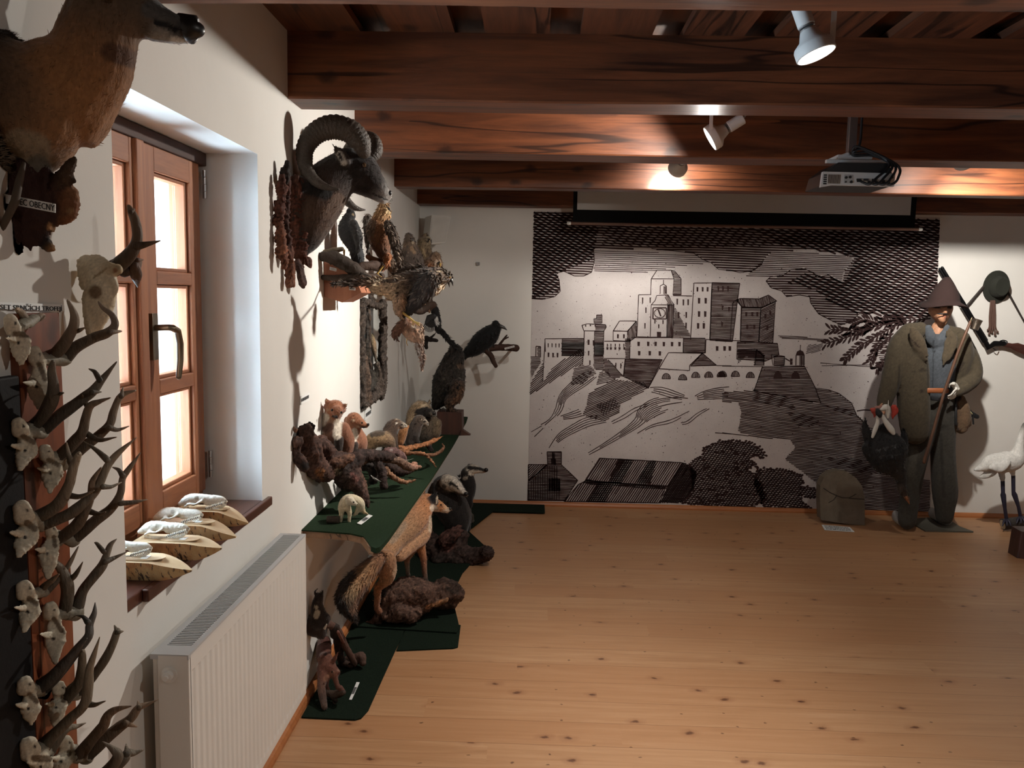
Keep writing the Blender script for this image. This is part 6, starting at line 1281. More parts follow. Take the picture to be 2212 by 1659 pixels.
# stoat on its log
t = thing('stoat', 'small white arched stoat on the green shelf\'s near end', 'stuffed stoat', P(*uv('J', 700, 1420), z=SHZ))
ys_ = P(*uv('J', 700, 1420), z=SHZ).y; st = (0.66, 0.57, 0.40)
skin('body', [CH('J', [(835, 1290, 34), (815, 1230, 50), (760, 1195, 50), (700, 1190, 50), (660, 1230, 50), (640, 1280, 44)], (ys_+0.06, ys_+0.01), cols=[(0.55, 0.44, 0.28), st, st, st, st, (0.6, 0.5, 0.34)]), CH('J', [(715, 1200, 46), (745, 1222, 36), (780, 1240, 18)], ys_-0.005, (0.66, 0.58, 0.44)), CH('J', [(640, 1280, 34), (632, 1350, 22), (628, 1415, 15)], ys_, (0.62, 0.5, 0.33)), CH('J', [(690, 1270, 40), (715, 1330, 24), (712, 1390, 16), (712, 1415, 15)], ys_+0.005, (0.62, 0.5, 0.33)), CH('J', [(840, 1280, 30), (860, 1320, 18), (892, 1334, 10)], ys_+0.06, (0.55, 0.42, 0.25)), CH('J', [(800, 1290, 26), (780, 1330, 20), (760, 1352, 12)], ys_+0.05, (0.6, 0.5, 0.34)), CH('J', [(728, 1190, 12), (725, 1178, 8)], ys_+0.01, st, 0.5)], FUR, t, 0.0035, (), 2, (1600, 0.006, 0.0008, 0.12), seed=47)
eye('J', 755, 1221, ys_-0.028, 9, t); obj('nose', MB().ball(pt('J', 788, 1243, ys_-0.006), 0.0035, 0, 10, 7), NOSE, t, smooth=True)
t = thing('birch_log', 'short cut log with pale round end lying beside the white stoat', 'log', P(*uv('J', 550, 1430), z=SHZ))
e0, e1 = P(*uv('J', 490, 1428), z=SHZ), P(*uv('J', 610, 1428), z=SHZ); rr = 36/4.609*px_at(e0)
up_ = Vector((0, 0, rr)); ax = (e1-e0).normalized()
obj('log', MB().tube([e0+up_, e1+up_], rr, 18, 0, False, rough=0.15), plain('log_bark', (0.05, 0.032, 0.022), 0.8, bump=0.5), t, smooth='auto')
obj('cut_end', MB().lathe([(rr*0.98, 0), (0, 0.0015)], e0+up_, -ax, 18), plain('cut_pine', (0.48, 0.33, 0.17), 0.7, var=0.2, vscale=60), t)
card_on('shelf_label', 'white label strip on the green felt beside the white stoat', 'J', ((788, 1432), (830, 1446), (945, 1356), (905, 1345)), SHZ)
# driftwood on the shelf
def drift(label, chains, at, paint=(), seed=50, name='driftwood'):
    t = thing(name, label, 'driftwood', at)
    skin('wood', chains, BARK, t, 0.0065, paint, 1, None, 0.008, seed=seed, grain=0.3)
    return t
org = (0.30, 0.125, 0.055); gbr = (0.12, 0.07, 0.048)
def SHY(a, b): return P(*uv('J', a, b), z=SHZ).y
drift('curving greyish-brown branch lying right of the knotted root on the shelf', [CH('J', [(865, 832, 18), (950, 800, 26), (1060, 795, 34), (1180, 805, 40), (1260, 840, 44), (1330, 880, 36), (1430, 866, 10)], (3.50, 3.75), gbr), CH('J', [(1000, 830, 50), (1040, 940, 48), (1055, 1060, 40)], (3.52, 3.50), rtd), CH('J', [(1080, 880, 26), (1110, 940, 30), (1180, 990, 28), (1260, 1020, 22), (1340, 1010, 16), (1392, 986, 7)], (3.55, 3.60), (0.19, 0.095, 0.052)), CH('J', [(1280, 1030, 10), (1308, 1070, 5)], 3.56, gbr), CH('J', [(1120, 860, 50), (1180, 900, 60), (1280, 900, 50), (1360, 850, 30)], (3.7, 3.8), rtd)], P(*uv('J', 1150, 1040), z=SHZ), [('J', 1340, 830, 30, (0.2, 0.105, 0.07), 1400, 860), ('J', 1100, 930, 16, (0.3, 0.17, 0.1))], 50)
drift('bright orange-brown forked branch on the shelf before the raccoon dog', [CH('J', [(1205, 668, 16), (1260, 690, 30), (1350, 670, 26), (1470, 645, 24), (1560, 605, 20), (1645, 560, 10)], (4.05, 4.35), org), CH('J', [(1215, 700, 16), (1300, 730, 24), (1420, 735, 20), (1490, 760, 20), (1530, 810, 16), (1580, 878, 8)], (4.0, 3.95), (0.2, 0.09, 0.045)), CH('J', [(1480, 740, 12), (1540, 750, 18), (1600, 730, 18), (1650, 680, 16), (1640, 640, 10)], (4.1, 4.3), (0.17, 0.08, 0.045)), CH('J', [(1290, 720, 16), (1270, 780, 20), (1240, 800, 22)], 4.0, rtd), CH('J', [(1500, 660, 30), (1530, 700, 26)], 4.25, (0.02, 0.014, 0.012))], P(*uv('J', 1450, 800), z=SHZ), (), 51)
drift('tangle of dark brown root pieces between the martens and the polecats', [CH('J', [(780, 770, 40), (900, 735, 30), (1000, 740, 30), (1100, 740, 26)], (3.60, 3.80), rtd), CH('J', [(1090, 720, 40), (1160, 720, 46), (1230, 770, 44), (1260, 800, 30)], (3.85, 3.95), (0.1, 0.055, 0.05)), CH('J', [(820, 800, 18), (920, 770, 22), (1010, 790, 16)], (3.55, 3.6), (0.13, 0.065, 0.04)), CH('J', [(880, 850, 60), (1000, 830, 60), (1100, 840, 60)], (3.62, 3.85), (0.02, 0.014, 0.012)), CH('J', [(940, 900, 50), (960, 980, 46), (940, 1010, 40)], 3.6, (0.02, 0.014, 0.012))], P(*uv('J', 950, 1060), z=SHZ), [('J', 1130, 700, 16, (0.16, 0.12, 0.11)), ('J', 1000, 790, 10, (0.35, 0.28, 0.18))], 52)
for k, (q4, zz, lb) in enumerate((([(1245, 795), (1290, 805), (1355, 785), (1310, 798)], 0.80, 'white crumpled label lying on the curving greyish-brown branch'), ([(925, 950), (950, 985), (1030, 1016), (980, 985)], 0.745, 'white paper label hanging under the curving greyish-brown branch'))):
    cq = [pt('J', a, b, 3.55-0.12*k) for a, b in q4]; o, nn = quad_card('paper_label', cq); tag(o, lb, 'label')
# ------------------------------------------------------------------ fox, badgers, squirrels on the floor
fx = (0.36, 0.15, 0.060); fxl = (0.34, 0.19, 0.095); fxg = (0.20, 0.125, 0.075)
FY = 3.98
t = thing('fox_log', 'broad knotty brown log lying under the red fox', 'log', (-0.5, 3.9, 0.007))
lb = (0.095, 0.052, 0.037); lbd = (0.04, 0.024, 0.018)
skin('log', [CH('K', [(880, 1540, 90), (980, 1430, 130), (1120, 1380, 140), (1250, 1390, 140), (1200, 1480, 140), (1060, 1500, 130)], (3.84, 3.92), lb), CH('K', [(930, 1330, 40), (980, 1300, 30), (1010, 1290, 14)], 3.88, lb), CH('K', [(1200, 1260, 40), (1260, 1290, 50), (1290, 1330, 50)], 3.92, lbd), CH('K', [(1390, 1290, 26), (1450, 1280, 40), (1560, 1310, 50), (1600, 1330, 44)], 3.97, lbd), CH('K', [(900, 1620, 50), (1000, 1640, 44), (1100, 1640, 34), (1130, 1600, 40)], 3.80, lb), CH('K', [(1240, 1560, 50), (1290, 1520, 44), (1400, 1500, 30), (1500, 1460, 20)], 3.90, (0.2, 0.1, 0.05)), CH('K', [(1280, 1400, 130), (1400, 1370, 95), (1500, 1380, 95), (1590, 1400, 90)], (3.95, 3.98), (0.085, 0.047, 0.033)), CH('K', [(1050, 1290, 60), (1150, 1270, 46), (1220, 1280, 40)], 3.94, lb), CH('K', [(830, 1620, 60), (760, 1680, 34), (700, 1690, 16)], 3.83, lb), CH('K', [(1010, 1560, 110), (1130, 1600, 90), (1200, 1590, 60)], 3.82, lb), CH('K', [(1300, 1480, 70), (1450, 1480, 70), (1560, 1490, 50)], 3.97, (0.06, 0.035, 0.025)), CH('K', [(860, 1480, 60), (900, 1380, 46)], 3.84, lbd)],
    BARK, t, 0.0085, [('K', 1300, 1530, 18, (0.36, 0.17, 0.08), 1440, 1480), ('K', 890, 1430, 26, (0.22, 0.12, 0.08)), ('K', 1180, 1330, 16, (0.26, 0.15, 0.1)), ('K', 1500, 1340, 22, (0.035, 0.022, 0.016), 1600, 1380), ('K', 1240, 1570, 14, (0.24, 0.13, 0.09)), ('K', 850, 1350, 34, (0.02, 0.014, 0.012), 870, 1400)], 1, None, 0.011, seed=60, grain=0.3)
t = thing('fox', 'red fox stretching forward off a log, head turned right, bushy tail behind', 'stuffed fox', (-0.55, FY, 0.2))
skin('body', [
    CH('K', [(850, 1060, 105), (900, 960, 112), (970, 860, 126), (1080, 760, 142), (1180, 660, 136), (1250, 560, 112), (1290, 480, 88)], (3.60, 4.04), flat=0.9, cols=[(0.24, 0.12, 0.06), (0.30, 0.16, 0.078), (0.27, 0.15, 0.078), (0.28, 0.155, 0.08), (0.33, 0.155, 0.072), fx, fx]),
    CH('K', [(1300, 480, 86), (1350, 500, 78), (1430, 530, 54), (1490, 560, 34), (1522, 556, 22)], (4.04, 4.07), cols=[fx, (0.40, 0.165, 0.062), (0.42, 0.2, 0.09), (0.5, 0.36, 0.24), (0.42, 0.3, 0.22)]),
    CH('K', [(1250, 640, 100), (1270, 740, 84), (1240, 830, 84), (1150, 900, 80), (1030, 1000, 80)], (4.01, 3.74), (0.38, 0.21, 0.115), 0.8),
    CH('K', [(1240, 820, 70), (1235, 920, 54), (1265, 1040, 36), (1275, 1150, 28), (1285, 1240, 26), (1300, 1300, 26)], (3.92, 3.90), cols=[fxl, fx, (0.26, 0.11, 0.055), (0.17, 0.085, 0.05), (0.06, 0.04, 0.03), (0.04, 0.03, 0.024)]),
    CH('K', [(1150, 940, 60), (1105, 1040, 36), (1105, 1120, 26), (1112, 1200, 22)], 3.96, cols=[fxl, (0.2, 0.1, 0.06), (0.22, 0.16, 0.11), (0.16, 0.11, 0.08)]),
    CH('K', [(880, 1060, 116), (900, 1150, 104), (900, 1230, 80), (850, 1300, 52), (810, 1340, 44), (810, 1430, 36), (800, 1520, 32), (830, 1570, 34)], (3.57, 3.66), flat=0.8, cols=[(0.26, 0.13, 0.065), (0.3, 0.155, 0.08), fxl, fx, fx, (0.3, 0.13, 0.06), (0.28, 0.12, 0.06), (0.24, 0.1, 0.05)]),
    CH('K', [(1320, 540, 62), (1350, 480, 66), (1380, 425, 42), (1402, 372, 8)], 4.0, cols=[(0.2, 0.08, 0.035), (0.02, 0.013, 0.012), (0.012, 0.010, 0.010), (0.012, 0.010, 0.010)], flat=0.35),
    CH('K', [(1245, 440, 40), (1258, 400, 36), (1268, 340, 8)], 4.10, cols=[fx, (0.2, 0.1, 0.05), (0.05, 0.03, 0.02)], flat=0.4)],
    FUR, t, 0.007, [('K', 1395, 580, 34, (0.55, 0.44, 0.34), 1360, 540), ('K', 1450, 585, 20, (0.55, 0.45, 0.36), 1500, 575), ('K', 1350, 640, 30, (0.5, 0.38, 0.27), 1345, 760), ('K', 1445, 515, 12, (0.16, 0.07, 0.035), 1430, 525), ('K', 1405, 430, 8, (0.5, 0.42, 0.32), 1395, 490), ('K', 1040, 720, 60, (0.25, 0.17, 0.11), 950, 840), ('K', 1020, 1110, 24, (0.42, 0.27, 0.16), 970, 1200), ('K', 860, 1000, 40, (0.2, 0.09, 0.04), 840, 1080)], 3, (15000, 0.0099, 0.0012, 0.06), seed=61, grain=0.2)
skin('tail', [CH('K', [(840, 1040, 60), (780, 1100, 84), (690, 1190, 104), (600, 1290, 124), (530, 1390, 132), (510, 1480, 110), (540, 1570, 70), (580, 1640, 36)], (3.54, 3.26), cols=[(0.18, 0.08, 0.04), (0.22, 0.105, 0.052), (0.27, 0.145, 0.07), (0.31, 0.17, 0.085), (0.27, 0.17, 0.09), (0.1, 0.065, 0.04), (0.07, 0.045, 0.032), (0.03, 0.02, 0.016)])], FUR, t, 0.0075, [('K', 560, 1200, 50, (0.04, 0.027, 0.02), 400, 1400), ('K', 420, 1460, 70, (0.03, 0.02, 0.016), 470, 1600), ('K', 700, 1330, 40, (0.16, 0.08, 0.045), 560, 1560)], 3, (9000, 0.0224, 0.0016, 0.06), seed=62, grain=0.25)
obj('nose', MB().ball(pt('K', 1531, 548, 4.065), 0.0085, 0, 10, 7), NOSE, t, smooth=True); eye('K', 1440, 510, 4.015, 9, t)
# badgers
bd = (0.018, 0.015, 0.014); bg_ = (0.085, 0.075, 0.066); bw_ = (0.62, 0.54, 0.44)
BY = 4.95
t = thing('front_badger', 'badger with striped face lowered, sitting behind the red fox', 'stuffed badger', (-0.45, BY, 0.2))
skin('body', [CH('K', [(1620, 780, 90), (1600, 650, 150), (1540, 520, 170), (1470, 400, 140), (1450, 320, 100), (1490, 280, 80)], BY, flat=0.9, cols=[bd, bd, bd, (0.03, 0.026, 0.024), bg_, bg_]), CH('K', [(1500, 280, 78), (1570, 310, 78), (1630, 360, 56), (1680, 400, 30)], (BY-0.06, BY-0.10), bw_), CH('K', [(1400, 340, 70), (1380, 420, 80), (1400, 520, 90)], BY+0.06, bg_), CH('K', [(1650, 560, 60), (1665, 680, 50), (1660, 780, 40)], BY-0.03, bd), CH('K', [(1530, 700, 60), (1520, 800, 46)], BY, bd), CH('K', [(1490, 275, 22), (1510, 268, 12)], BY-0.14, bw_, 0.5), CH('K', [(1625, 225, 20), (1628, 208, 10)], BY+0.02, bd, 0.5)], FUR, t, 0.008,
    [('K', 1540, 300, 26, bd, 1650, 400), ('K', 1590, 240, 20, bd, 1660, 270), ('K', 1650, 270, 16, bd, 1690, 360), ('K', 1570, 240, 23, (0.66, 0.6, 0.52), 1668, 380), ('K', 1545, 340, 26, (0.45, 0.38, 0.3), 1620, 390), ('K', 1490, 268, 12, bw_, 1515, 268), ('K', 1570, 430, 60, bd, 1640, 470), ('K', 1470, 330, 24, (0.12, 0.105, 0.09))], 3, (6500, 0.0112, 0.0017, 0.06), seed=63, grain=0.25)
obj('nose', MB().ball(pt('K', 1690, 402, BY-0.12), 0.014, 0, 10, 7), NOSE, t, smooth=True)
eye('K', 1608, 350, BY-0.165, 7, t)
t = thing('rear_badger', 'badger rearing up behind, striped snout raised toward the castle picture', 'stuffed badger', (-0.35, 5.45, 0.2))
skin('body', [CH('K', [(1690, 470, 60), (1710, 400, 70), (1720, 320, 72), (1705, 240, 66), (1700, 190, 60), (1760, 155, 50), (1820, 165, 34), (1872, 172, 22), (1890, 165, 18)], (5.42, 5.46), cols=[bd, bd, bd, bd, bd, bw_, (0.55, 0.46, 0.37), (0.5, 0.4, 0.32), (0.1, 0.08, 0.07)]), CH('K', [(1660, 300, 60), (1640, 460, 90), (1660, 620, 90), (1680, 740, 60)], 5.46, bd), CH('K', [(1720, 112, 18), (1738, 98, 12)], 5.46, bd, 0.5), CH('K', [(1730, 440, 30), (1735, 520, 26)], 5.40, bd)], FUR, t, 0.009,
    [('K', 1720, 140, 20, bd, 1850, 155), ('K', 1700, 160, 10, (0.6, 0.55, 0.46)), ('K', 1690, 230, 36, bd, 1720, 290), ('K', 1735, 195, 26, bw_, 1810, 190), ('K', 1690, 240, 18, (0.4, 0.34, 0.27), 1670, 250), ('K', 1790, 112, 10, bw_), ('K', 1630, 215, 10, (0.5, 0.46, 0.4)), ('K', 1740, 98, 6, (0.6, 0.55, 0.5))], 3, (3500, 0.0112, 0.0019, 0.06), seed=64, grain=0.2)
obj('nose', MB().ball(pt('K', 1890, 162, 5.43), 0.015, 0, 10, 7), NOSE, t, smooth=True)
t = thing('badger_stump', 'dark twisted tree stump under the two badgers, its cut limb jutting right', 'stump', (-0.4, 4.85, 0.016))
sk = (0.045, 0.027, 0.022); sk2 = (0.085, 0.04, 0.032)
skin('stump', [CH('K', [(1360, 920, 110), (1450, 980, 130), (1560, 980, 130), (1600, 900, 110), (1650, 830, 70)], 4.86, sk), CH('K', [(1560, 1000, 90), (1700, 1030, 110), (1800, 1020, 84), (1880, 1000, 74), (1900, 985, 70)], (4.84, 4.76), sk), CH('K', [(1480, 860, 70), (1560, 780, 46), (1640, 720, 12)], 4.80, sk2), CH('K', [(1540, 860, 50), (1620, 780, 30), (1655, 760, 10)], 4.78, sk2), CH('K', [(1400, 1060, 60), (1500, 1050, 50), (1620, 1070, 50)], 4.78, (0.03, 0.02, 0.016)), CH('K', [(1320, 960, 70), (1300, 1050, 50)], 4.84, (0.03, 0.02, 0.016)), CH('K', [(1350, 840, 60), (1340, 900, 70)], 4.9, (0.03, 0.02, 0.016))], BARK, t, 0.0095, [('K', 1540, 900, 50, (0.10, 0.045, 0.036), 1500, 940), ('K', 1560, 880, 20, (0.012, 0.009, 0.008))], 1, None, 0.013, seed=65, grain=0.35)
t = thing('pale_stone', 'dim greyish mushroom-like stone on the carpet behind the badgers', 'stone', P(*uv('K', 1735, 680), z=0.016))
ysn = P(*uv('K', 1735, 690), z=0.016).y
skin('stone', [CH('K', [(1730, 600, 24), (1735, 620, 38), (1740, 640, 34)], ysn, (0.06, 0.055, 0.042), 0.9), CH('K', [(1700, 665, 30), (1750, 668, 28)], ysn, (0.09, 0.085, 0.07), 0.9)], BONE, t, 0.01, (), 2, seed=66)
# squirrels by the radiator
SY = 3.13
t = thing('black_squirrel', 'black squirrel with white chest and tufted ears sitting up beside the radiator', 'stuffed squirrel', pt('L', 300, 640, SY))
sq = (0.022, 0.015, 0.012)
skin('body', [CH('L', [(300, 620, 90), (295, 550, 74), (285, 470, 56), (295, 420, 46), (305, 390, 40)], SY, sq), CH('L', [(330, 560, 40), (370, 600, 44), (330, 640, 40)], SY-0.01, sq), CH('L', [(240, 620, 60), (210, 680, 60), (260, 710, 60)], SY, (0.03, 0.016, 0.012)), CH('L', [(268, 375, 16), (264, 345, 12), (280, 325, 4)], SY, sq, 0.5), CH('L', [(330, 370, 15), (335, 345, 10), (332, 325, 4)], SY+0.01, sq, 0.5), CH('L', [(300, 640, 90), (320, 730, 60)], SY+0.01, (0.03, 0.018, 0.014))], FUR, t, 0.005, [('L', 275, 490, 20, (0.40, 0.34, 0.25)), ('L', 285, 540, 28, (0.42, 0.36, 0.27), 275, 570), ('L', 290, 440, 10, (0.05, 0.04, 0.035))], 3, (2600, 0.0074, 0.0011, 0.06), seed=67)
eye('L', 310, 425, SY-0.035, 6, t)
t = thing('squirrel_branch', 'peeled reddish driftwood limb slanting down from the black squirrel to the carpet', 'branch', P(*uv('L', 650, 1040), z=0.007))
y1 = P(*uv('L', 650, 1040), z=0.02).y
tubes('limb', [CH('L', [(350, 640, 36), (420, 660, 40), (490, 730, 34), (540, 840, 32), (600, 950, 30), (640, 1020, 26)], (SY, y1), (0.10, 0.055, 0.042)), CH('L', [(560, 1000, 50), (640, 980, 54), (700, 960, 44), (715, 1010, 34)], (y1+0.03, y1), (0.085, 0.048, 0.036)), CH('L', [(480, 720, 14), (520, 800, 16), (560, 880, 12)], (SY-0.03, y1-0.02), (0.2, 0.09, 0.07)), CH('L', [(600, 1030, 34), (530, 1010, 30)], y1, (0.05, 0.03, 0.022)), CH('L', [(360, 670, 8), (350, 690, 14), (372, 650, 8)], SY-0.03, (0.4, 0.36, 0.3)), CH('L', [(440, 680, 50), (480, 800, 44), (500, 950, 40), (540, 1030, 40)], (SY+0.05, y1+0.04), (0.03, 0.02, 0.016))], BARK, t, 12, 0.3)
t = thing('red_squirrel_mount', 'small dull red squirrel with pointed ear on the carpet by the radiator\'s foot', 'stuffed squirrel', P(*uv('L', 350, 1450), z=0.007))
y2 = P(*uv('L', 360, 1450), z=0.01).y; rq = (0.13, 0.050, 0.032)
skin('body', [CH('L', [(350, 820, 66), (345, 900, 74), (345, 970, 66)], (3.25, 3.16), (0.105, 0.036, 0.026)), CH('L', [(360, 980, 70), (380, 1040, 84), (420, 1080, 66), (470, 1100, 36), (492, 1100, 16)], (3.14, 3.10), rq), CH('L', [(340, 1060, 60), (330, 1150, 44), (325, 1250, 40), (340, 1350, 36), (355, 1430, 30)], (3.12, y2), cols=[rq, rq, (0.12, 0.06, 0.042), (0.07, 0.04, 0.03), (0.09, 0.055, 0.04)]), CH('L', [(450, 1110, 34), (460, 1180, 26), (485, 1260, 24)], (3.10, 3.08), rq), CH('L', [(380, 1150, 24), (375, 1230, 20), (400, 1280, 14)], 3.09, rq), CH('L', [(440, 990, 28), (462, 950, 18), (482, 908, 4)], 3.12, rq, 0.5)], FUR, t, 0.005, [('L', 430, 1120, 30, (0.19, 0.085, 0.05), 370, 1160), ('L', 360, 930, 16, (0.03, 0.016, 0.012)), ('L', 485, 1085, 12, (0.24, 0.12, 0.08))], 3, (3000, 0.0056, 0.001, 0.06), seed=68)
eye('L', 425, 1098, 3.065, 9, t)
t = thing('moss_twig', 'short mossy twig held under the small dull red squirrel', 'twig', P(*uv('L', 450, 1330), z=0.007))
tubes('twig', [CH('L', [(370, 1300, 30), (440, 1310, 36), (500, 1300, 34), (530, 1295, 26)], (3.06, 3.02), (0.06, 0.04, 0.03)), CH('L', [(500, 1250, 26), (525, 1290, 28)], 3.03, (0.13, 0.06, 0.045)), CH('L', [(430, 1330, 26), (460, 1370, 20)], 3.04, (0.04, 0.028, 0.02)), CH('L', [(440, 1310, 20), (455, 1480, 16)], (3.05, 3.03), (0.04, 0.028, 0.02))], BARK, t, 10, 0.3)
card_on('floor_label', 'white label strip on the dark carpet near the radiator', 'L', ((585, 1360), (610, 1363), (685, 1198), (655, 1196)), 0.007)
# ------------------------------------------------------------------ skulls on birch half-logs along the window sill
def birch_mat():
    n = NT('birch_bark', Roughness=0.55); v = n.objc()
    f = n.noise(n.map(v, (90, 26, 26)), 1.2, 4, 0.6)
    g = n.noise(v, 14, 4)
    c = n.ramp(g, [(0.36, (0.30, 0.115, 0.04)), (0.50, (0.46, 0.24, 0.09)), (0.64, (0.56, 0.40, 0.2))])
    n.set(n.b, **{'Base Color': n.mix(n.ramp(f, [(0.56, (0, 0, 0)), (0.62, (1, 1, 1))]), c, (0.05, 0.03, 0.02))}); n.bump(f, 0.3, 0.004); return n.m
BIRCH = birch_mat(); CUT = wood('pale_cut_birch', (0.60, 0.44, 0.27), (0.50, 0.34, 0.19), 0, 1.5, 0.35, 0.04, knots=False)
BONE2 = coat_mat('white_bone', 30, (1, 1, 1), 0.35, 0.16, 0.2, 0.0)
def sill_set(i, contact, tip, back, dx, dy, k, sl, gl):
    u_, v_ = uv('F', *contact); y = P(u_, v_, z=wz0+0.001).y
    T = pt('F', tip[0], tip[1], y); B = Vector((max(pt('F', back[0], back[1], y).x, -1.06), y, 0))
    R_ = 0.038; n = 14; mb = MB(); top = wz0+0.052
    T.z = max(T.z, wz0+0.012)
    prof = []
    for j in range(n+1):
        f = j/n; x = B.x+(T.x-B.x)*f
        w = R_*(1-max(0, (f-0.62)/0.38)**2.2*0.93); zt = top-max(0, (f-0.62)/0.38)**1.3*(top-T.z)
        zb_ = wz0+0.0015+max(0, (f-0.7)/0.3)**1.6*(T.z-wz0-0.006)
        row = [(x, y-w, zt), (x, y-w*0.85, zt-(zt-zb_)*0.55), (x, y-w*0.45, zb_), (x, y+w*0.45, zb_), (x, y+w*0.85, zt-(zt-zb_)*0.55), (x, y+w, zt)]
        prof.append(row)
    V = [p for r in prof for p in r]
    mb.add(V, [(a*6+j, a*6+j+1, (a+1)*6+j+1, (a+1)*6+j) for a in range(n) for j in range(5)], 0)
    mb.add(V, [(a*6+5, a*6, (a+1)*6, (a+1)*6+5) for a in range(n)], 1)
    mb.ngon(prof[0], 1); mb.ngon(prof[-1], 0)
    t = thing('birch_stand', sl, 'stand', (B.x*0.5+T.x*0.5, y, wz0), 'birch half-log stands')
    obj('half_log', mb, [BIRCH, CUT], t, smooth='auto')
    ov = MB(); cx = B.x+(T.x-B.x)*0.50; L_ = (T.x-B.x)*0.24
    ov.prism([(cx+L_*math.cos(a), y+R_*0.72*math.sin(a), top+0.0005) for a in np.linspace(0, 2*math.pi, 20)[:-1]], (0, 0, 0.002))
    obj('oval_plate', ov, CUT, t)
    obj('label_card', MB().box((cx+0.004, y-0.016, top+0.0027), (cx+0.020, y+0.006, top+0.0036)), CARD, t)
    t = thing('predator_skull', gl, 'skull', (B.x*0.6+T.x*0.4, y, top), 'animal skulls on birch stands')
    ys = y
    q = lambda a, b: (980+(a-980)*k+dx, 340+(b-340)*k+dy)
    C_ = lambda pts, yy, c=(0.70, 0.66, 0.57), fl=1.0: CH('F', [(*q(a, b), r*k) for a, b, r in pts], yy, c, fl)
    sk_ = skin('cranium', [C_([(745, 345, 26), (790, 325, 46), (860, 295, 60), (940, 285, 54), (1040, 290, 46), (1130, 290, 42), (1200, 295, 34), (1245, 318, 22)], ys, fl=0.95), C_([(800, 375, 14), (850, 350, 13), (905, 352, 12), (965, 325, 12), (985, 310, 12)], ys-0.018), C_([(1040, 330, 34), (1120, 325, 34), (1200, 325, 26)], ys)], BONE2, t, 0.0026, [('F', *q(930, 282), 26*k, (0.40, 0.36, 0.29)), ('F', *q(885, 372), 14*k, (0.30, 0.26, 0.2), *q(985, 345)), ('F', *q(1250, 305), 10*k, (0.2, 0.17, 0.13)), ('F', *q(780, 330), 14*k, (0.60, 0.56, 0.46))], 1, None, 0.0015, seed=70+i)
    jaw = skin('lower_jaw', [C_([(800, 395, 14), (880, 405, 20), (980, 412, 22), (1080, 412, 24), (1160, 396, 24), (1225, 362, 16), (1250, 345, 8)], ys), C_([(850, 400, 16), (840, 380, 10)], ys)], BONE2, t, 0.0026, (), 1, None, 0.001, seed=80+i)
    tm = MB(); tb = MB(); r = random.Random(i)
    for j in range(11):
        f = j/10; a, b = 1035+f*190, 392-f*58
        for (m_, rr, b2, b1) in ((tm, 7, b-12, b+6), (tb, 6, b+20, b+2)):
            aa = a+(8 if m_ is tb else 0)
            p0, p1 = pt('F', *q(aa, b2), ys-0.024*k), pt('F', *q(aa, b1), ys-0.024*k)
            m_.tube([p0, p1], [rr*k/5.03*px_at(p0), 0.0006], 7)
    p0, p1 = pt('F', *q(1215, 335), ys-0.022*k), pt('F', *q(1228, 378), ys-0.022*k); tm.tube([p0, p1], [0.0026, 0.0008], 7)
    obj('upper_teeth', tm, plain('tooth_white', (0.74, 0.70, 0.6), 0.3) if i == 0 else bpy.data.materials['tooth_white'], t, smooth=True)
    obj('lower_teeth', tb, bpy.data.materials['tooth_white'], jaw, smooth=True)
    gm = MB(); gp = [pt('F', *q(1030+f*205, 394-f*60), ys-0.020*k) for f in np.linspace(0, 1, 8)]; gm.tube(gp, 0.0022, 8, 0, True)
    obj('mouth_gap', gm, BLACK, t, smooth=True)
sill_set(0, (1090, 575), (1488, 568), (740, 470), 0, 0, 1.0, 'farthest birch half-log stand on the sill, under the rearmost white skull', 'rearmost white skull on the window sill, closest to the far reveal')
sill_set(1, (960, 735), (1355, 695), (480, 640), -262, 148, 1.0, 'second farthest birch half-log stand, with an orange-brown bark tip', 'second white skull from the far end of the window sill')
sill_set(2, (680, 930), (1200, 820), (300, 780), -425, 302, 1.04, 'birch half-log stand with a black bark scar, third along the sill', 'yellowish white skull, third along the sill from its far end')
sill_set(3, (360, 1150), (875, 1060), (-200, 1010), -815, 508, 1.0, 'nearest birch half-log stand, cut off by the window opening\'s near edge', 'nearest white skull, half hidden by the window opening\'s near edge')
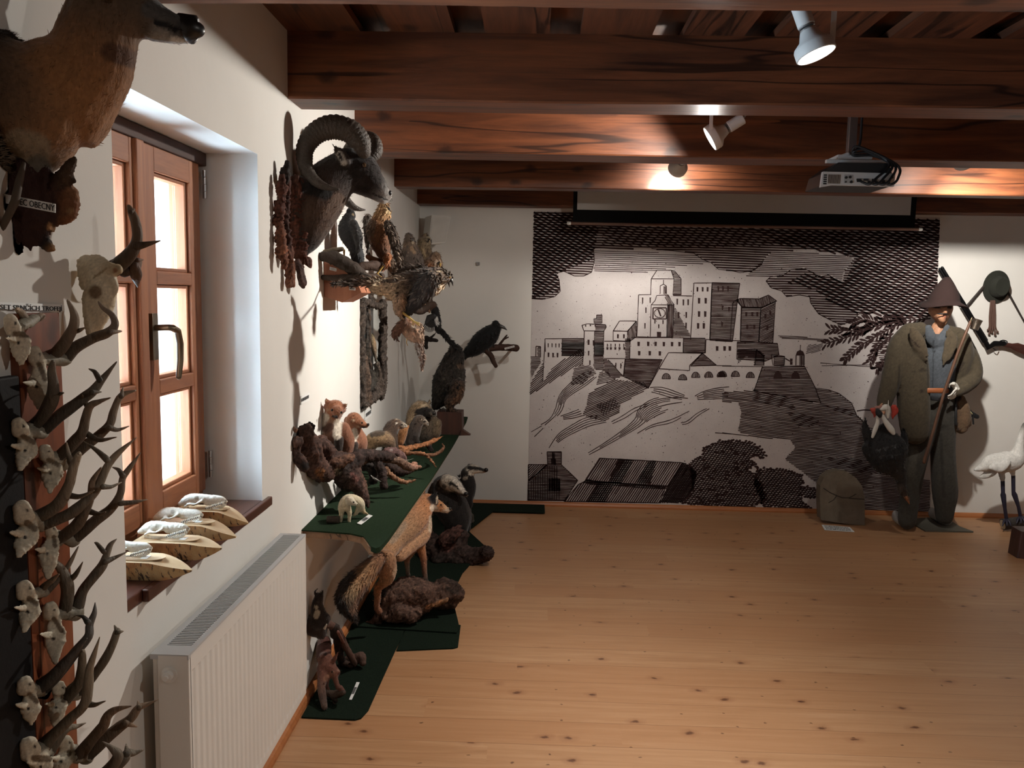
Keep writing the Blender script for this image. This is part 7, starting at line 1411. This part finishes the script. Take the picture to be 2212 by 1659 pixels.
# ------------------------------------------------------------------ the dressed hunter figure
HY = 5.86
sk_c = (0.42, 0.215, 0.125); jk = (0.066, 0.052, 0.033); jkd = (0.038, 0.030, 0.020); tr_ = (0.050, 0.046, 0.038); sh_ = (0.075, 0.085, 0.098); hatc = (0.026, 0.011, 0.009)
t = thing('hunter_figure', 'life-size hunter figure in brown jacket, grey shirt and felt hat standing by the white wall', 'mannequin', (2.98, HY, 0.012))
person = skin('person', [CH('Q', [(420, 880, 60), (425, 740, 66), (425, 560, 70), (425, 430, 66), (432, 360, 54), (438, 318, 44)], HY, sk_c, 0.8), CH('Q', [(240, 1550, 26), (262, 1330, 34), (310, 1080, 44), (390, 890, 52)], HY, sk_c, 0.8), CH('Q', [(476, 1520, 26), (472, 1330, 34), (462, 1080, 44), (450, 890, 52)], HY, sk_c, 0.8),
    CH('Q', [(450, 155, 60), (450, 185, 72), (452, 215, 70), (456, 250, 54), (458, 276, 34)], HY-0.02, sk_c, 1.1), CH('Q', [(478, 190, 9), (480, 212, 12), (482, 222, 12)], HY-0.115, (0.48, 0.25, 0.15)), CH('Q', [(380, 205, 12), (378, 225, 10)], HY+0.0, sk_c, 0.6),
    CH('Q', [(455, 262, 22), (462, 272, 20)], HY-0.085, sk_c), CH('Q', [(470, 248, 12), (485, 247, 8)], HY-0.10, (0.40, 0.14, 0.09))], coat_mat('skin_paint', 40, (1, 1, 1), 0.5, 0.12, 0.05, 0.0), t, 0.010,
    [('Q', 440, 188, 11, (0.03, 0.02, 0.015), 415, 186), ('Q', 500, 190, 9, (0.03, 0.02, 0.015), 515, 192), ('Q', 400, 262, 10, (0.25, 0.12, 0.07), 420, 280)], 2)
def moustache():
    mb = MB()
    for s_ in (-1, 1): mb.tube([pt('Q', 463, 232, HY-0.125), pt('Q', 463+s_*20, 231, HY-0.12), pt('Q', 463+s_*37, 240 if s_ > 0 else 231, HY-0.105)], [0.005, 0.0055, 0.002], 8)
    return mb
obj('moustache', moustache(), BLACK, person, smooth=True)
skin('shirt', [CH('Q', [(425, 440, 84), (425, 500, 106), (425, 560, 112), (425, 690, 100), (425, 715, 92)], HY-0.03, sh_, 0.85), CH('Q', [(372, 318, 22), (378, 350, 30), (392, 392, 34), (410, 420, 30)], HY-0.10, sh_, 0.5), CH('Q', [(492, 312, 18), (484, 345, 26), (462, 388, 34), (432, 415, 26)], HY-0.10, sh_, 0.5)], CLOTH, t, 0.010, [('Q', 412, 470, 5, (0.02, 0.02, 0.022)), ('Q', 404, 560, 5, (0.02, 0.02, 0.022)), ('Q', 400, 645, 5, (0.02, 0.02, 0.022)), ('Q', 405, 400, 4, (0.04, 0.045, 0.052), 398, 700)], 2, seed=91)
obj('belt', MB().tube([pt('Q', 360, 722, HY-0.15), pt('Q', 420, 722, HY-0.175), pt('Q', 490, 724, HY-0.15)], 0.019, 10, 0, True, 0.4, up=(0, 1, 0)), plain('orange_belt', (0.34, 0.11, 0.04), 0.5), t, smooth=True)
skin('trousers', [CH('Q', [(425, 740, 100), (425, 830, 104), (425, 900, 96)], HY, tr_, 0.8), CH('Q', [(370, 880, 84), (330, 1000, 80), (300, 1120, 72), (275, 1250, 66), (255, 1380, 62), (240, 1500, 58), (236, 1555, 56)], (HY, HY-0.05), tr_, 0.9), CH('Q', [(460, 880, 84), (462, 1000, 78), (464, 1120, 74), (470, 1250, 76), (478, 1380, 76), (476, 1470, 62), (474, 1530, 52)], (HY, HY+0.02), tr_, 0.9)], CLOTH, t, 0.011, [('Q', 285, 1100, 26, (0.072, 0.066, 0.054), 260, 1250), ('Q', 450, 1000, 10, (0.035, 0.032, 0.027), 470, 1400)], 2, None, 0.002, seed=92)
skin('jacket', [
    CH('Q', [(320, 330, 50), (250, 370, 80), (255, 480, 98), (270, 620, 100), (275, 760, 98), (280, 880, 96), (285, 985, 84)], (HY-0.06, HY-0.09), jk, 0.75), CH('Q', [(345, 880, 34), (350, 960, 30), (350, 1000, 22)], HY-0.12, jk, 0.6),
    CH('Q', [(505, 350, 46), (560, 390, 70), (570, 480, 82), (545, 600, 80), (530, 700, 54)], (HY-0.05, HY-0.02), jk, 0.8), CH('Q', [(420, 420, 110), (420, 600, 120), (420, 760, 90)], HY+0.09, jkd, 0.5),
    CH('Q', [(235, 370, 66), (185, 440, 68), (155, 560, 64), (125, 680, 58), (95, 780, 50), (85, 815, 42)], (HY-0.04, HY-0.10), jk, 0.9),
    CH('Q', [(585, 410, 56), (632, 500, 56), (662, 580, 52), (656, 645, 50), (610, 690, 48), (575, 715, 42), (558, 730, 32)], (HY, HY-0.14), jk, 0.9),
    CH('Q', [(270, 330, 24), (300, 400, 44), (335, 470, 34), (365, 530, 10)], HY-0.175, (0.082, 0.062, 0.039), 0.35), CH('Q', [(505, 340, 20), (520, 400, 40), (495, 490, 34), (465, 560, 10)], HY-0.15, (0.078, 0.06, 0.038), 0.35)],
    CLOTH, t, 0.011, [('Q', 333, 587, 11, (0.03, 0.02, 0.014)), ('Q', 330, 725, 12, (0.03, 0.02, 0.014)), ('Q', 250, 385, 5, (0.03, 0.02, 0.014), 310, 440), ('Q', 185, 560, 6, jkd, 175, 780), ('Q', 368, 530, 5, jkd, 370, 720), ('Q', 270, 600, 4, jkd, 360, 590), ('Q', 500, 575, 4, jkd, 540, 560), ('Q', 590, 545, 14, (0.035, 0.026, 0.018), 560, 600)], 2, None, 0.0022, seed=93)
# felt hat with a drooping brim
hc = pt('Q', 468, 165, HY-0.02)
hm = MB(); rows = []
for j in range(9):
    f = j/8; row = []
    for k in range(28):
        a = 2*math.pi*k/28
        if j < 3: rr = 0.160-0.028*j; z = -0.018*math.cos(2*a)*(1-j/3)-0.012+0.014*j+(0.018*math.sin(a)*(1-j/3))
        else:
            g = (j-3)/5; rr = 0.100*(1-g**1.4*0.82); z = 0.03+0.155*g
        row.append((hc.x+rr*math.cos(a)+0.012*max(0, (j-3)/5), hc.y+rr*1.02*math.sin(a), hc.z+z))
    rows.append(row)
V = [p for r in rows for p in r]; hm.add(V, [(j*28+k, j*28+(k+1) % 28, (j+1)*28+(k+1) % 28, (j+1)*28+k) for j in range(8) for k in range(28)]); hm.ngon(rows[-1])
ho = obj('hat', hm, plain('brown_felt', hatc, 0.95, bump=0.3, bscale=200), t, smooth=True)
so = ho.modifiers.new('felt', 'SOLIDIFY'); so.thickness = 0.006; so.offset = 0
obj('hat_pin', MB().tube([pt('Q', 546, 122, HY-0.10), pt('Q', 553, 146, HY-0.11)], 0.004, 8), CARD, ho)
# white hand: palm, four bent fingers and a thumb
hand = []
hw = (0.66, 0.64, 0.58)
hand.append(CH('Q', [(552, 705, 17), (540, 690, 19), (530, 680, 17)], (HY-0.15, HY-0.17), hw, 0.6)); hand.append(CH('Q', [(556, 715, 17), (550, 735, 15)], HY-0.15, hw, 0.7))
for k, (x1, y1, x2, y2, x3, y3) in enumerate(((538, 722, 520, 745, 497, 757), (544, 730, 524, 755, 496, 768), (548, 738, 530, 762, 502, 774), (550, 742, 538, 766, 514, 776))):
    hand.append(CH('Q', [(552, 712+4*k, 8), (x1, y1, 6.5), (x2, y2, 6.2), (x3, y3, 5)], (HY-0.17+0.008*k, HY-0.19+0.016*k), hw))
hand.append(CH('Q', [(536, 682, 8), (514, 680, 7), (503, 690, 6.5), (506, 700, 5.5)], HY-0.185, hw))
skin('hand', hand, bpy.data.materials['white_bone'], t, 0.0045, (), 2, seed=94)
hand2 = [CH('Q', [(82, 812, 22), (70, 838, 20)], HY-0.12, sk_c, 0.7)]
for k in range(4): hand2.append(CH('Q', [(60+10*k, 836, 8), (56+11*k, 858, 7), (62+9*k, 872, 6)], (HY-0.13, HY-0.15), sk_c))
hand2.append(CH('Q', [(90, 828, 8), (96, 850, 7), (88, 864, 6)], HY-0.15, sk_c))
skin('hand', hand2, bpy.data.materials['skin_paint'], t, 0.005, (), 2, seed=95)
for a, b in ((238, 1588), (478, 1566)):
    u_, v_ = uv('Q', a, b+22); g = P(u_, v_, z=0.012); sm = MB()
    rows = []
    for j in range(8):
        f = j/7; yy = g.y+0.01+f*0.20; w = 0.046*math.sin(math.pi*min(1, 0.25+f*0.62))**0.6; hgt = 0.05+0.035*f; row = []
        for k in range(14):
            an = 2*math.pi*k/14; zz = math.sin(an)
            row.append((g.x-0.02*(1-f)*(0 if a < 300 else -1)+w*math.cos(an), yy, 0.014+hgt*0.5+zz*hgt*0.5*(1 if zz > 0 else 0.98)))
        rows.append(row)
    V = [p for r in rows for p in r]; sm.add(V, [(j*14+k, j*14+(k+1) % 14, (j+1)*14+(k+1) % 14, (j+1)*14+k) for j in range(7) for k in range(14)]); sm.ngon(rows[0]); sm.ngon(rows[-1])
    obj('shoe', sm, plain('shoe_grey', (0.34, 0.32, 0.30), 0.35, var=0.04), t, smooth=True)
# things he holds and carries
stq = [(640, 282), (560, 480), (470, 740), (400, 990), (352, 1150), (345, 1180)]
t = thing('hunting_staff', 'long thin dark staff held upright by the hunter figure, metal cup at its top', 'staff', pt('Q', 345, 1180, HY-0.2))
obj('rod', MB().tube([pt('Q', a, b, HY-0.215) for a, b in stq], [0.009, 0.010, 0.010, 0.010, 0.012, 0.012], 10), wood('staff_wood', (0.16, 0.075, 0.04), (0.09, 0.04, 0.022), 2, 1, 0.5, 0.1, knots=False), t, smooth=True)
c0, c1 = pt('Q', 632, 312, HY-0.20), pt('Q', 722, 322, HY-0.16); axd = (pt('Q', 735, 296, HY-0.2)-pt('Q', 648, 274, HY-0.2)).normalized()
cc = pt('Q', 676, 300, HY-0.19); dn = Vector((0.25, 0, 1)).normalized()
dn = (pt('Q', 690, 288, HY-0.19)-pt('Q', 672, 332, HY-0.19)).normalized()
obj('metal_cup', MB().lathe([(0.024, -0.035), (0.027, -0.036), (0.030, 0.034), (0.033, 0.036), (0.030, 0.030), (0.027, -0.030)], cc, dn, 20), plain('old_tin', (0.22, 0.18, 0.14), 0.3, 0.9, var=0.4, vscale=30), t, smooth='auto')
obj('finial', MB().tube([pt('Q', 640, 290, HY-0.215), pt('Q', 650, 256, HY-0.215)], [0.010, 0.005], 8), BRASS, t, smooth=True)
t = thing('game_bag', 'worn tan leather game bag hanging at the hunter figure\'s hip', 'bag', pt('Q', 590, 990, HY))
skin('bag', [CH('Q', [(575, 780, 34), (585, 850, 50), (585, 920, 52), (580, 960, 40)], HY-0.05, (0.125, 0.078, 0.045), 0.6), CH('Q', [(555, 850, 30), (555, 960, 26)], HY-0.06, (0.10, 0.06, 0.036), 0.6), CH('Q', [(620, 880, 26), (625, 940, 20)], HY-0.05, (0.15, 0.10, 0.06), 0.6)], CLOTH, t, 0.008, [('Q', 560, 770, 24, (0.02, 0.016, 0.014)), ('Q', 555, 930, 5, (0.03, 0.02, 0.015), 560, 980)], 2, None, 0.003, seed=96)
obj('strap', MB().tube([pt('Q', 550, 770, HY-0.05), pt('Q', 548, 850, HY-0.09), pt('Q', 548, 940, HY-0.09)], 0.009, 8), BLACK, t, smooth=True)
obj('dark_feather', MB().tube([pt('Q', 605, 820, HY-0.05), pt('Q', 640, 870, HY-0.05), pt('Q', 684, 890, HY-0.05)], [0.012, 0.022, 0.016], 10, 0, True, 0.3, up=(0, 1, 0)).tube([pt('Q', 656, 890, HY-0.05), pt('Q', 660, 935, HY-0.05)], 0.006, 8), BLACK, t, smooth=True)
obj('yellow_edge', MB().tube([pt('Q', 606, 816, HY-0.056), pt('Q', 640, 858, HY-0.056), pt('Q', 652, 872, HY-0.056)], [0.003, 0.004, 0.003], 8), plain('feather_yellow', (0.55, 0.5, 0.25), 0.7), t, smooth=True)
# hanging black fowl with white feathers and red combs
BYY = HY-0.26
t = thing('black_game_bird', 'big black fowl hanging head down from the hunter figure\'s hand, orange beak lowest', 'game bird', pt('N', 1010, 1040, BYY))
bb = (0.014, 0.013, 0.013)
skin('body', [CH('N', [(790, 340, 90), (800, 440, 170), (820, 550, 190), (860, 650, 140), (920, 740, 80), (950, 820, 50), (960, 900, 44), (985, 960, 34), (1000, 985, 22)], BYY, flat=0.7, cols=[bb, bb, (0.018, 0.018, 0.019), (0.022, 0.020, 0.018), (0.03, 0.025, 0.021), (0.022, 0.018, 0.016), (0.05, 0.035, 0.026), (0.06, 0.036, 0.026), (0.12, 0.05, 0.03)]), CH('N', [(640, 420, 60), (600, 320, 40), (592, 230, 14)], BYY+0.02, bb, 0.5), CH('N', [(700, 400, 50), (690, 360, 20)], BYY, bb, 0.5), CH('N', [(840, 380, 40), (835, 340, 14)], BYY, bb, 0.5), CH('N', [(960, 480, 60), (980, 400, 40), (975, 330, 18)], BYY+0.02, bb, 0.5), CH('N', [(620, 500, 60), (660, 600, 50), (740, 700, 40)], BYY, bb, 0.6)], PLUME, t, 0.009, [('N', 700, 520, 6, (0.06, 0.06, 0.06), 900, 470), ('N', 720, 580, 6, (0.05, 0.05, 0.05), 960, 560)], 2, (3200, 0.022, 0.004, 0.05), seed=97)
cone('beak', 'N', 995, 980, 22, BYY, 1035, 1055, plain('beak_orange', (0.30, 0.12, 0.05), 0.5), t)
wf = plain('white_feather', (0.62, 0.60, 0.54), 0.8)
for pts_, rr in (([(720, 170), (715, 250), (690, 320), (668, 385)], [0.010, 0.014, 0.016, 0.010]), ([(760, 170), (800, 240), (850, 310), (875, 350)], [0.012, 0.018, 0.022, 0.014]), ([(760, 110), (800, 95), (820, 130), (822, 190)], [0.014, 0.026, 0.018, 0.008])): obj('white_feather', MB().tube(catmull([(*pt('N', a, b, BYY-0.06), r) for (a, b), r in zip(pts_, rr)], 4)[:, :3], list(catmull([(0, 0, 0, r) for r in rr], 4)[:, 3]), 10, 0, True, 0.5, up=(0, 1, 0)), wf, t, smooth=True)
obj('quill', MB().tube([pt('N', 820, 110, BYY-0.08), pt('N', 826, 22, BYY-0.08)], [0.006, 0.0015], 8), wf, t, smooth=True)
rc = plain('comb_red', (0.38, 0.045, 0.030), 0.6)
skin('red_comb', [CH('N', [(655, 110, 16), (675, 120, 30), (690, 150, 24), (685, 190, 8)], BYY-0.05, (0.36, 0.06, 0.04), 0.6)], coat_mat('comb', 80, (1, 1, 1), 0.6, 0.3, 0.3, 0.0), t, 0.006, (), 1, seed=98)
skin('red_comb', [CH('N', [(880, 90, 30), (890, 130, 34), (870, 180, 18), (868, 210, 6)], BYY-0.05, (0.40, 0.05, 0.035), 0.6)], bpy.data.materials['comb'], t, 0.006, (), 1, seed=99)
skin('dark_foot', [CH('N', [(720, 130, 26), (735, 160, 34), (740, 180, 20)], BYY-0.07, (0.02, 0.02, 0.02), 0.7), CH('N', [(770, 90, 20), (700, 95, 18)], BYY-0.05, (0.3, 0.14, 0.11))], PLUME, t, 0.006, (), 1, seed=100)
gp = [P(*uv('N', *q), z=0.001) for q in ((1020, 1215), (1220, 1200), (1400, 1205), (1540, 1290), (1672, 1340), (1190, 1330), (1085, 1270))]
t = obj('base_plate', MB().prism(gp, (0, 0, 0.010)), plain('painted_steel_plate', (0.10, 0.095, 0.075), 0.5), bevel=0.002)
tag(t, 'flat grey-green metal plate on the floor under the hunter figure\'s feet', 'base plate')

# ------------------------------------------------------------------ stone, its card
sy = 5.93
op = [(148, 1190), (155, 1000), (170, 890), (210, 815), (280, 765), (370, 748), (460, 765), (540, 820), (590, 900), (602, 1000), (590, 1150), (580, 1265), (440, 1255), (300, 1238), (150, 1212)]
sp_ = [pt('N', a, b, sy) for a, b in op]; z0 = min(p.z for p in sp_); sp_ = [Vector((p.x, p.y+0.10*(p.z-z0)/0.42-0.02, p.z-z0+0.001)) for p in sp_]
def stone_mat():
    n = NT('weathered_sandstone', Roughness=0.9); v = n.objc()
    f = n.noise(v, 9, 6, 0.65); g = n.noise(v, 60, 4)
    c = n.ramp(f, [(0.3, (0.115, 0.088, 0.06)), (0.6, (0.16, 0.125, 0.088)), (0.75, (0.17, 0.115, 0.09))])
    n.set(n.b, **{'Base Color': c}); n.bump(n.math('ADD', f, n.math('MULTIPLY', g, 0.4)), 0.6, 0.02); return n.m
t = thing('carved_stone', 'rounded weathered stone slab with a crack leaning below the castle picture', 'stone slab', (sp_[7].x-0.15, sy, 0))
obj('slab', MB().prism(sp_, (0, 0.085, 0)), stone_mat(), t, bevel=0.012)
cr = MB()
for ln in ([(200, 915), (260, 955), (325, 985), (380, 1005), (450, 1005), (520, 970)], [(325, 985), (290, 1025), (240, 1050)], [(450, 1010), (600, 1020)]):
    pp_ = [pt('N', a, b, sy) for a, b in ln]; pp_ = [Vector((p.x, p.y+0.10*(p.z-z0)/0.42-0.0205, p.z-z0)) for p in pp_]; cr.tube(pp_, 0.003, 6)
obj('crack', cr, plain('crack_dark', (0.03, 0.024, 0.018), 0.9), t)
card_on('stone_card', 'white printed card lying on the boards in front of the weathered stone', 'N', ((160, 1262), (440, 1285), (490, 1334), (190, 1314)), 0.001, 3)

# ------------------------------------------------------------------ opened shotgun, hat and sling on the white wall
GY = YB-0.048
t = thing('shotgun', 'old shotgun hinged open on the white wall, dark barrels slanting behind the hunter\'s hat', 'gun', pt('M', 1500, 920, GY))
gm_ = plain('blued_steel', (0.012, 0.012, 0.013), 0.4, 0.7)
wn = wood('gun_walnut', (0.10, 0.035, 0.025), (0.05, 0.018, 0.014), 0, 1.5, 0.35, 0.05, knots=False)
b0, b1 = pt('M', 1038, 98, GY), pt('M', 1500, 860, GY); pv = (b1-b0).normalized().cross(Vector((0, 1, 0)))*0.010
obj('barrels', MB().tube([b0+pv, b1+pv], [0.011, 0.014], 12).tube([b0-pv, b1-pv], [0.011, 0.014], 12).tube([b0+(b1-b0)*0.72, b1], 0.020, 10), gm_, t, smooth='auto')
obj('action', MB().tube([pt('M', 1490, 840, GY), pt('M', 1535, 930, GY), pt('M', 1600, 890, GY), pt('M', 1700, 890, GY)], [0.018, 0.024, 0.022, 0.020], 12, 0, True, 0.7, up=(0, 1, 0)), gm_, t, smooth=True)
gd = MB()
gd.tube(catmull([(*pt('M', a, b, GY-0.004),) for a, b in ((1640, 905), (1660, 865), (1700, 855), (1735, 870), (1720, 905))], 5), 0.004, 8); gd.tube([pt('M', 1690, 900, GY), pt('M', 1680, 870, GY)], 0.003, 6); gd.tube(catmull([pt('M', a, b, GY-0.004) for a, b in ((1590, 940), (1620, 960), (1640, 930))], 5), 0.003, 6)
obj('trigger_guard', gd, gm_, t, smooth=True)
obj('stock', MB().tube([pt('M', 1690, 895, GY), pt('M', 1780, 915, GY), pt('M', 1830, 925, GY), pt('M', 1920, 960, GY), pt('M', 2150, 1020, GY), pt('M', 2300, 1050, GY)], [0.018, 0.020, 0.034, 0.038, 0.050, 0.058], 14, 0, True, 0.42, up=(0, 1, 0)), wn, t, smooth=True)
obj('wall_pin', MB().tube([(b0*0.5+b1*0.5)+Vector((0, 0.0, -0.02)), (b0*0.5+b1*0.5)+Vector((0, 0.040, -0.02))], 0.005, 8).tube([pt('M', 1900, 985, GY), pt('M', 1900, 985, GY)+Vector((0, 0.040, 0))], 0.005, 8), STEEL, t)
t = thing('wall_hat', 'dark round-brimmed hat hung flat on the white wall right of the hunter figure', 'hat', pt('M', 1630, 460, YB-0.04))
hc = pt('M', 1630, 292, YB-0.02); up_ = (pt('M', 1660, 118, YB-0.02)-pt('M', 1600, 465, YB-0.02)); A_ = up_.length/2; upn = up_.normalized(); sd_ = upn.cross(Vector((0, 1, 0)))*1
hm = MB(); rows = []
for rr, dz in ((1.0, 0.0), (1.0, 0.012), (0.80, 0.014), (0.66, 0.020), (0.62, 0.07), (0.52, 0.092), (0.30, 0.090), (0.04, 0.086)):
    rows.append([hc+upn*(A_*rr*math.sin(2*math.pi*k/28))+sd_*(A_*0.79*rr*math.cos(2*math.pi*k/28))+Vector((0, 0.018-dz, 0)) for k in range(28)])
V = [p for r in rows for p in r]; hm.add(V, [(j*28+k, j*28+(k+1) % 28, (j+1)*28+(k+1) % 28, (j+1)*28+k) for j in range(7) for k in range(28)]); hm.ngon(rows[0]); hm.ngon(rows[-1])
obj('felt_hat', hm, plain('dark_green_felt', (0.017, 0.018, 0.012), 0.95, bump=0.2, bscale=150), t, smooth='auto')
t = thing('leather_sling', 'dark leather sling slanting down both sides from behind the wall hat, brown cords hanging', 'sling', pt('M', 1600, 780, YB-0.02))
lm = plain('old_leather', (0.025, 0.017, 0.013), 0.6)
obj('strap', MB().tube([pt('M', 1310, 505, YB-0.012), pt('M', 1330, 480, YB-0.012), pt('M', 1490, 290, YB-0.012), pt('M', 1620, 200, YB-0.006)], [0.010, 0.014, 0.012, 0.008], 8, 0, True, 0.3, up=(0, 1, 0)).tube([pt('M', 1700, 250, YB-0.006), pt('M', 1750, 360, YB-0.010), pt('M', 1910, 650, YB-0.012), pt('M', 1990, 800, YB-0.012)], [0.008, 0.009, 0.007, 0.007], 8, 0, True, 0.4, up=(0, 1, 0)), lm, t, smooth=True)
cord = plain('brown_cord', (0.10, 0.05, 0.035), 0.8)
for k, (x0, x1, x2, yb_) in enumerate(((1565, 1550, 1535, 745), (1580, 1565, 1545, 790), (1592, 1585, 1575, 770), (1600, 1600, 1608, 795), (1606, 1612, 1632, 765))):
    obj('cord', MB().tube(catmull([pt('M', x0, 440, YB-0.015), pt('M', x1, 600, YB-0.018), pt('M', x1, 700, YB-0.02), pt('M', x2, yb_, YB-0.02)], 4), 0.006 if k < 4 else 0.004, 8).ball(pt('M', x2, yb_, YB-0.02), 0.009), cord, t, smooth=True)

# ------------------------------------------------------------------ white wading bird on its log, pedestal beside
WY = 5.88
t = thing('white_wader', 'tall white long-legged bird standing on a short log at the picture\'s edge', 'stuffed bird', pt('N', 2070, 1240, WY))
ww = (0.66, 0.64, 0.60)
skin('body', [CH('N', [(1690, 715, 16), (1760, 690, 44), (1850, 645, 84), (1960, 640, 104), (2060, 615, 104), (2110, 560, 74), (2125, 490, 46), (2140, 400, 36), (2160, 330, 28), (2172, 285, 24), (2190, 262, 26)], WY, cols=[ww]*8+[(0.5, 0.48, 0.44), (0.2, 0.19, 0.17), (0.10, 0.10, 0.09)], flat=0.85), CH('N', [(1740, 790, 18), (1790, 770, 34), (1860, 740, 40)], WY, (0.52, 0.5, 0.46), 0.5), CH('N', [(1950, 750, 30), (1960, 800, 26), (1965, 840, 12)], WY, (0.5, 0.48, 0.44)), CH('N', [(2060, 730, 26), (2070, 780, 18)], WY, ww), CH('N', [(1850, 690, 30), (1940, 690, 50), (2000, 640, 40)], WY-0.07, (0.70, 0.68, 0.64), 0.4)], PLUME, t, 0.008, (), 2, None, 0.003, seed=101, grain=0.05)
lb_ = plain('blue_black_leg', (0.016, 0.014, 0.030), 0.5)
for ln in ([(1963, 830), (1966, 940), (1968, 965), (1985, 1100), (2000, 1205)], [(2068, 770), (2070, 930), (2080, 960), (2120, 1080), (2140, 1180)]):
    rr = [0.014, 0.013, 0.019, 0.012, 0.013]; mb = MB().tube([pt('N', a, b, WY) for a, b in ln], rr, 10)
    fx_, fy_ = ln[-1]
    for dx_ in (-26, 4, 30): mb.tube([pt('N', fx_, fy_, WY), pt('N', fx_+dx_, fy_+26, WY-0.04), pt('N', fx_+dx_*1.5, fy_+66, WY-0.055)], [0.010, 0.009, 0.004], 8)
    obj('leg', mb, lb_, t, smooth=True)
t = obj('bird_log', MB().tube([pt('N', 1962, 1258, WY), pt('N', 2090, 1238, WY), pt('N', 2240, 1215, WY)], 0.041, 16, 0, False, rough=0.15), [plain('bird_log_bark', (0.035, 0.028, 0.024), 0.85, bump=0.5)], smooth='auto')
tag(t, 'short dark log with a pale sawn end on the boards under the white wader', 'log')
e0 = pt('N', 1962, 1258, WY); ax = (e0-pt('N', 2090, 1238, WY)).normalized()
obj('sawn_end', MB().lathe([(0.036, 0.0005), (0, 0.003)], e0, ax, 18), plain('sawn_end', (0.36, 0.31, 0.22), 0.8), t)
pq = [P(*uv('N', *q), z=0.001) for q in ((2100, 1590), (2240, 1650))]
x0, yq = pq[0].x, pq[0].y; zt_ = P(*uv('N', 2150, 1318), y=yq+0.02).z
t = obj('wooden_pedestal', MB().prism([(x0, yq-0.005, 0.001), (x0+0.5, yq-0.20, 0.001), (x0+0.5, yq+0.15, 0.001), (x0+0.01, yq+0.12, 0.001)], (0.012, 0, zt_)), wood('pedestal_dark', (0.085, 0.035, 0.028), (0.045, 0.02, 0.016), 2, 1, 0.5, 0.2), bevel=0.008)
tag(t, 'dark reddish-brown wooden block cut off at the picture\'s edge before the white wader', 'pedestal')
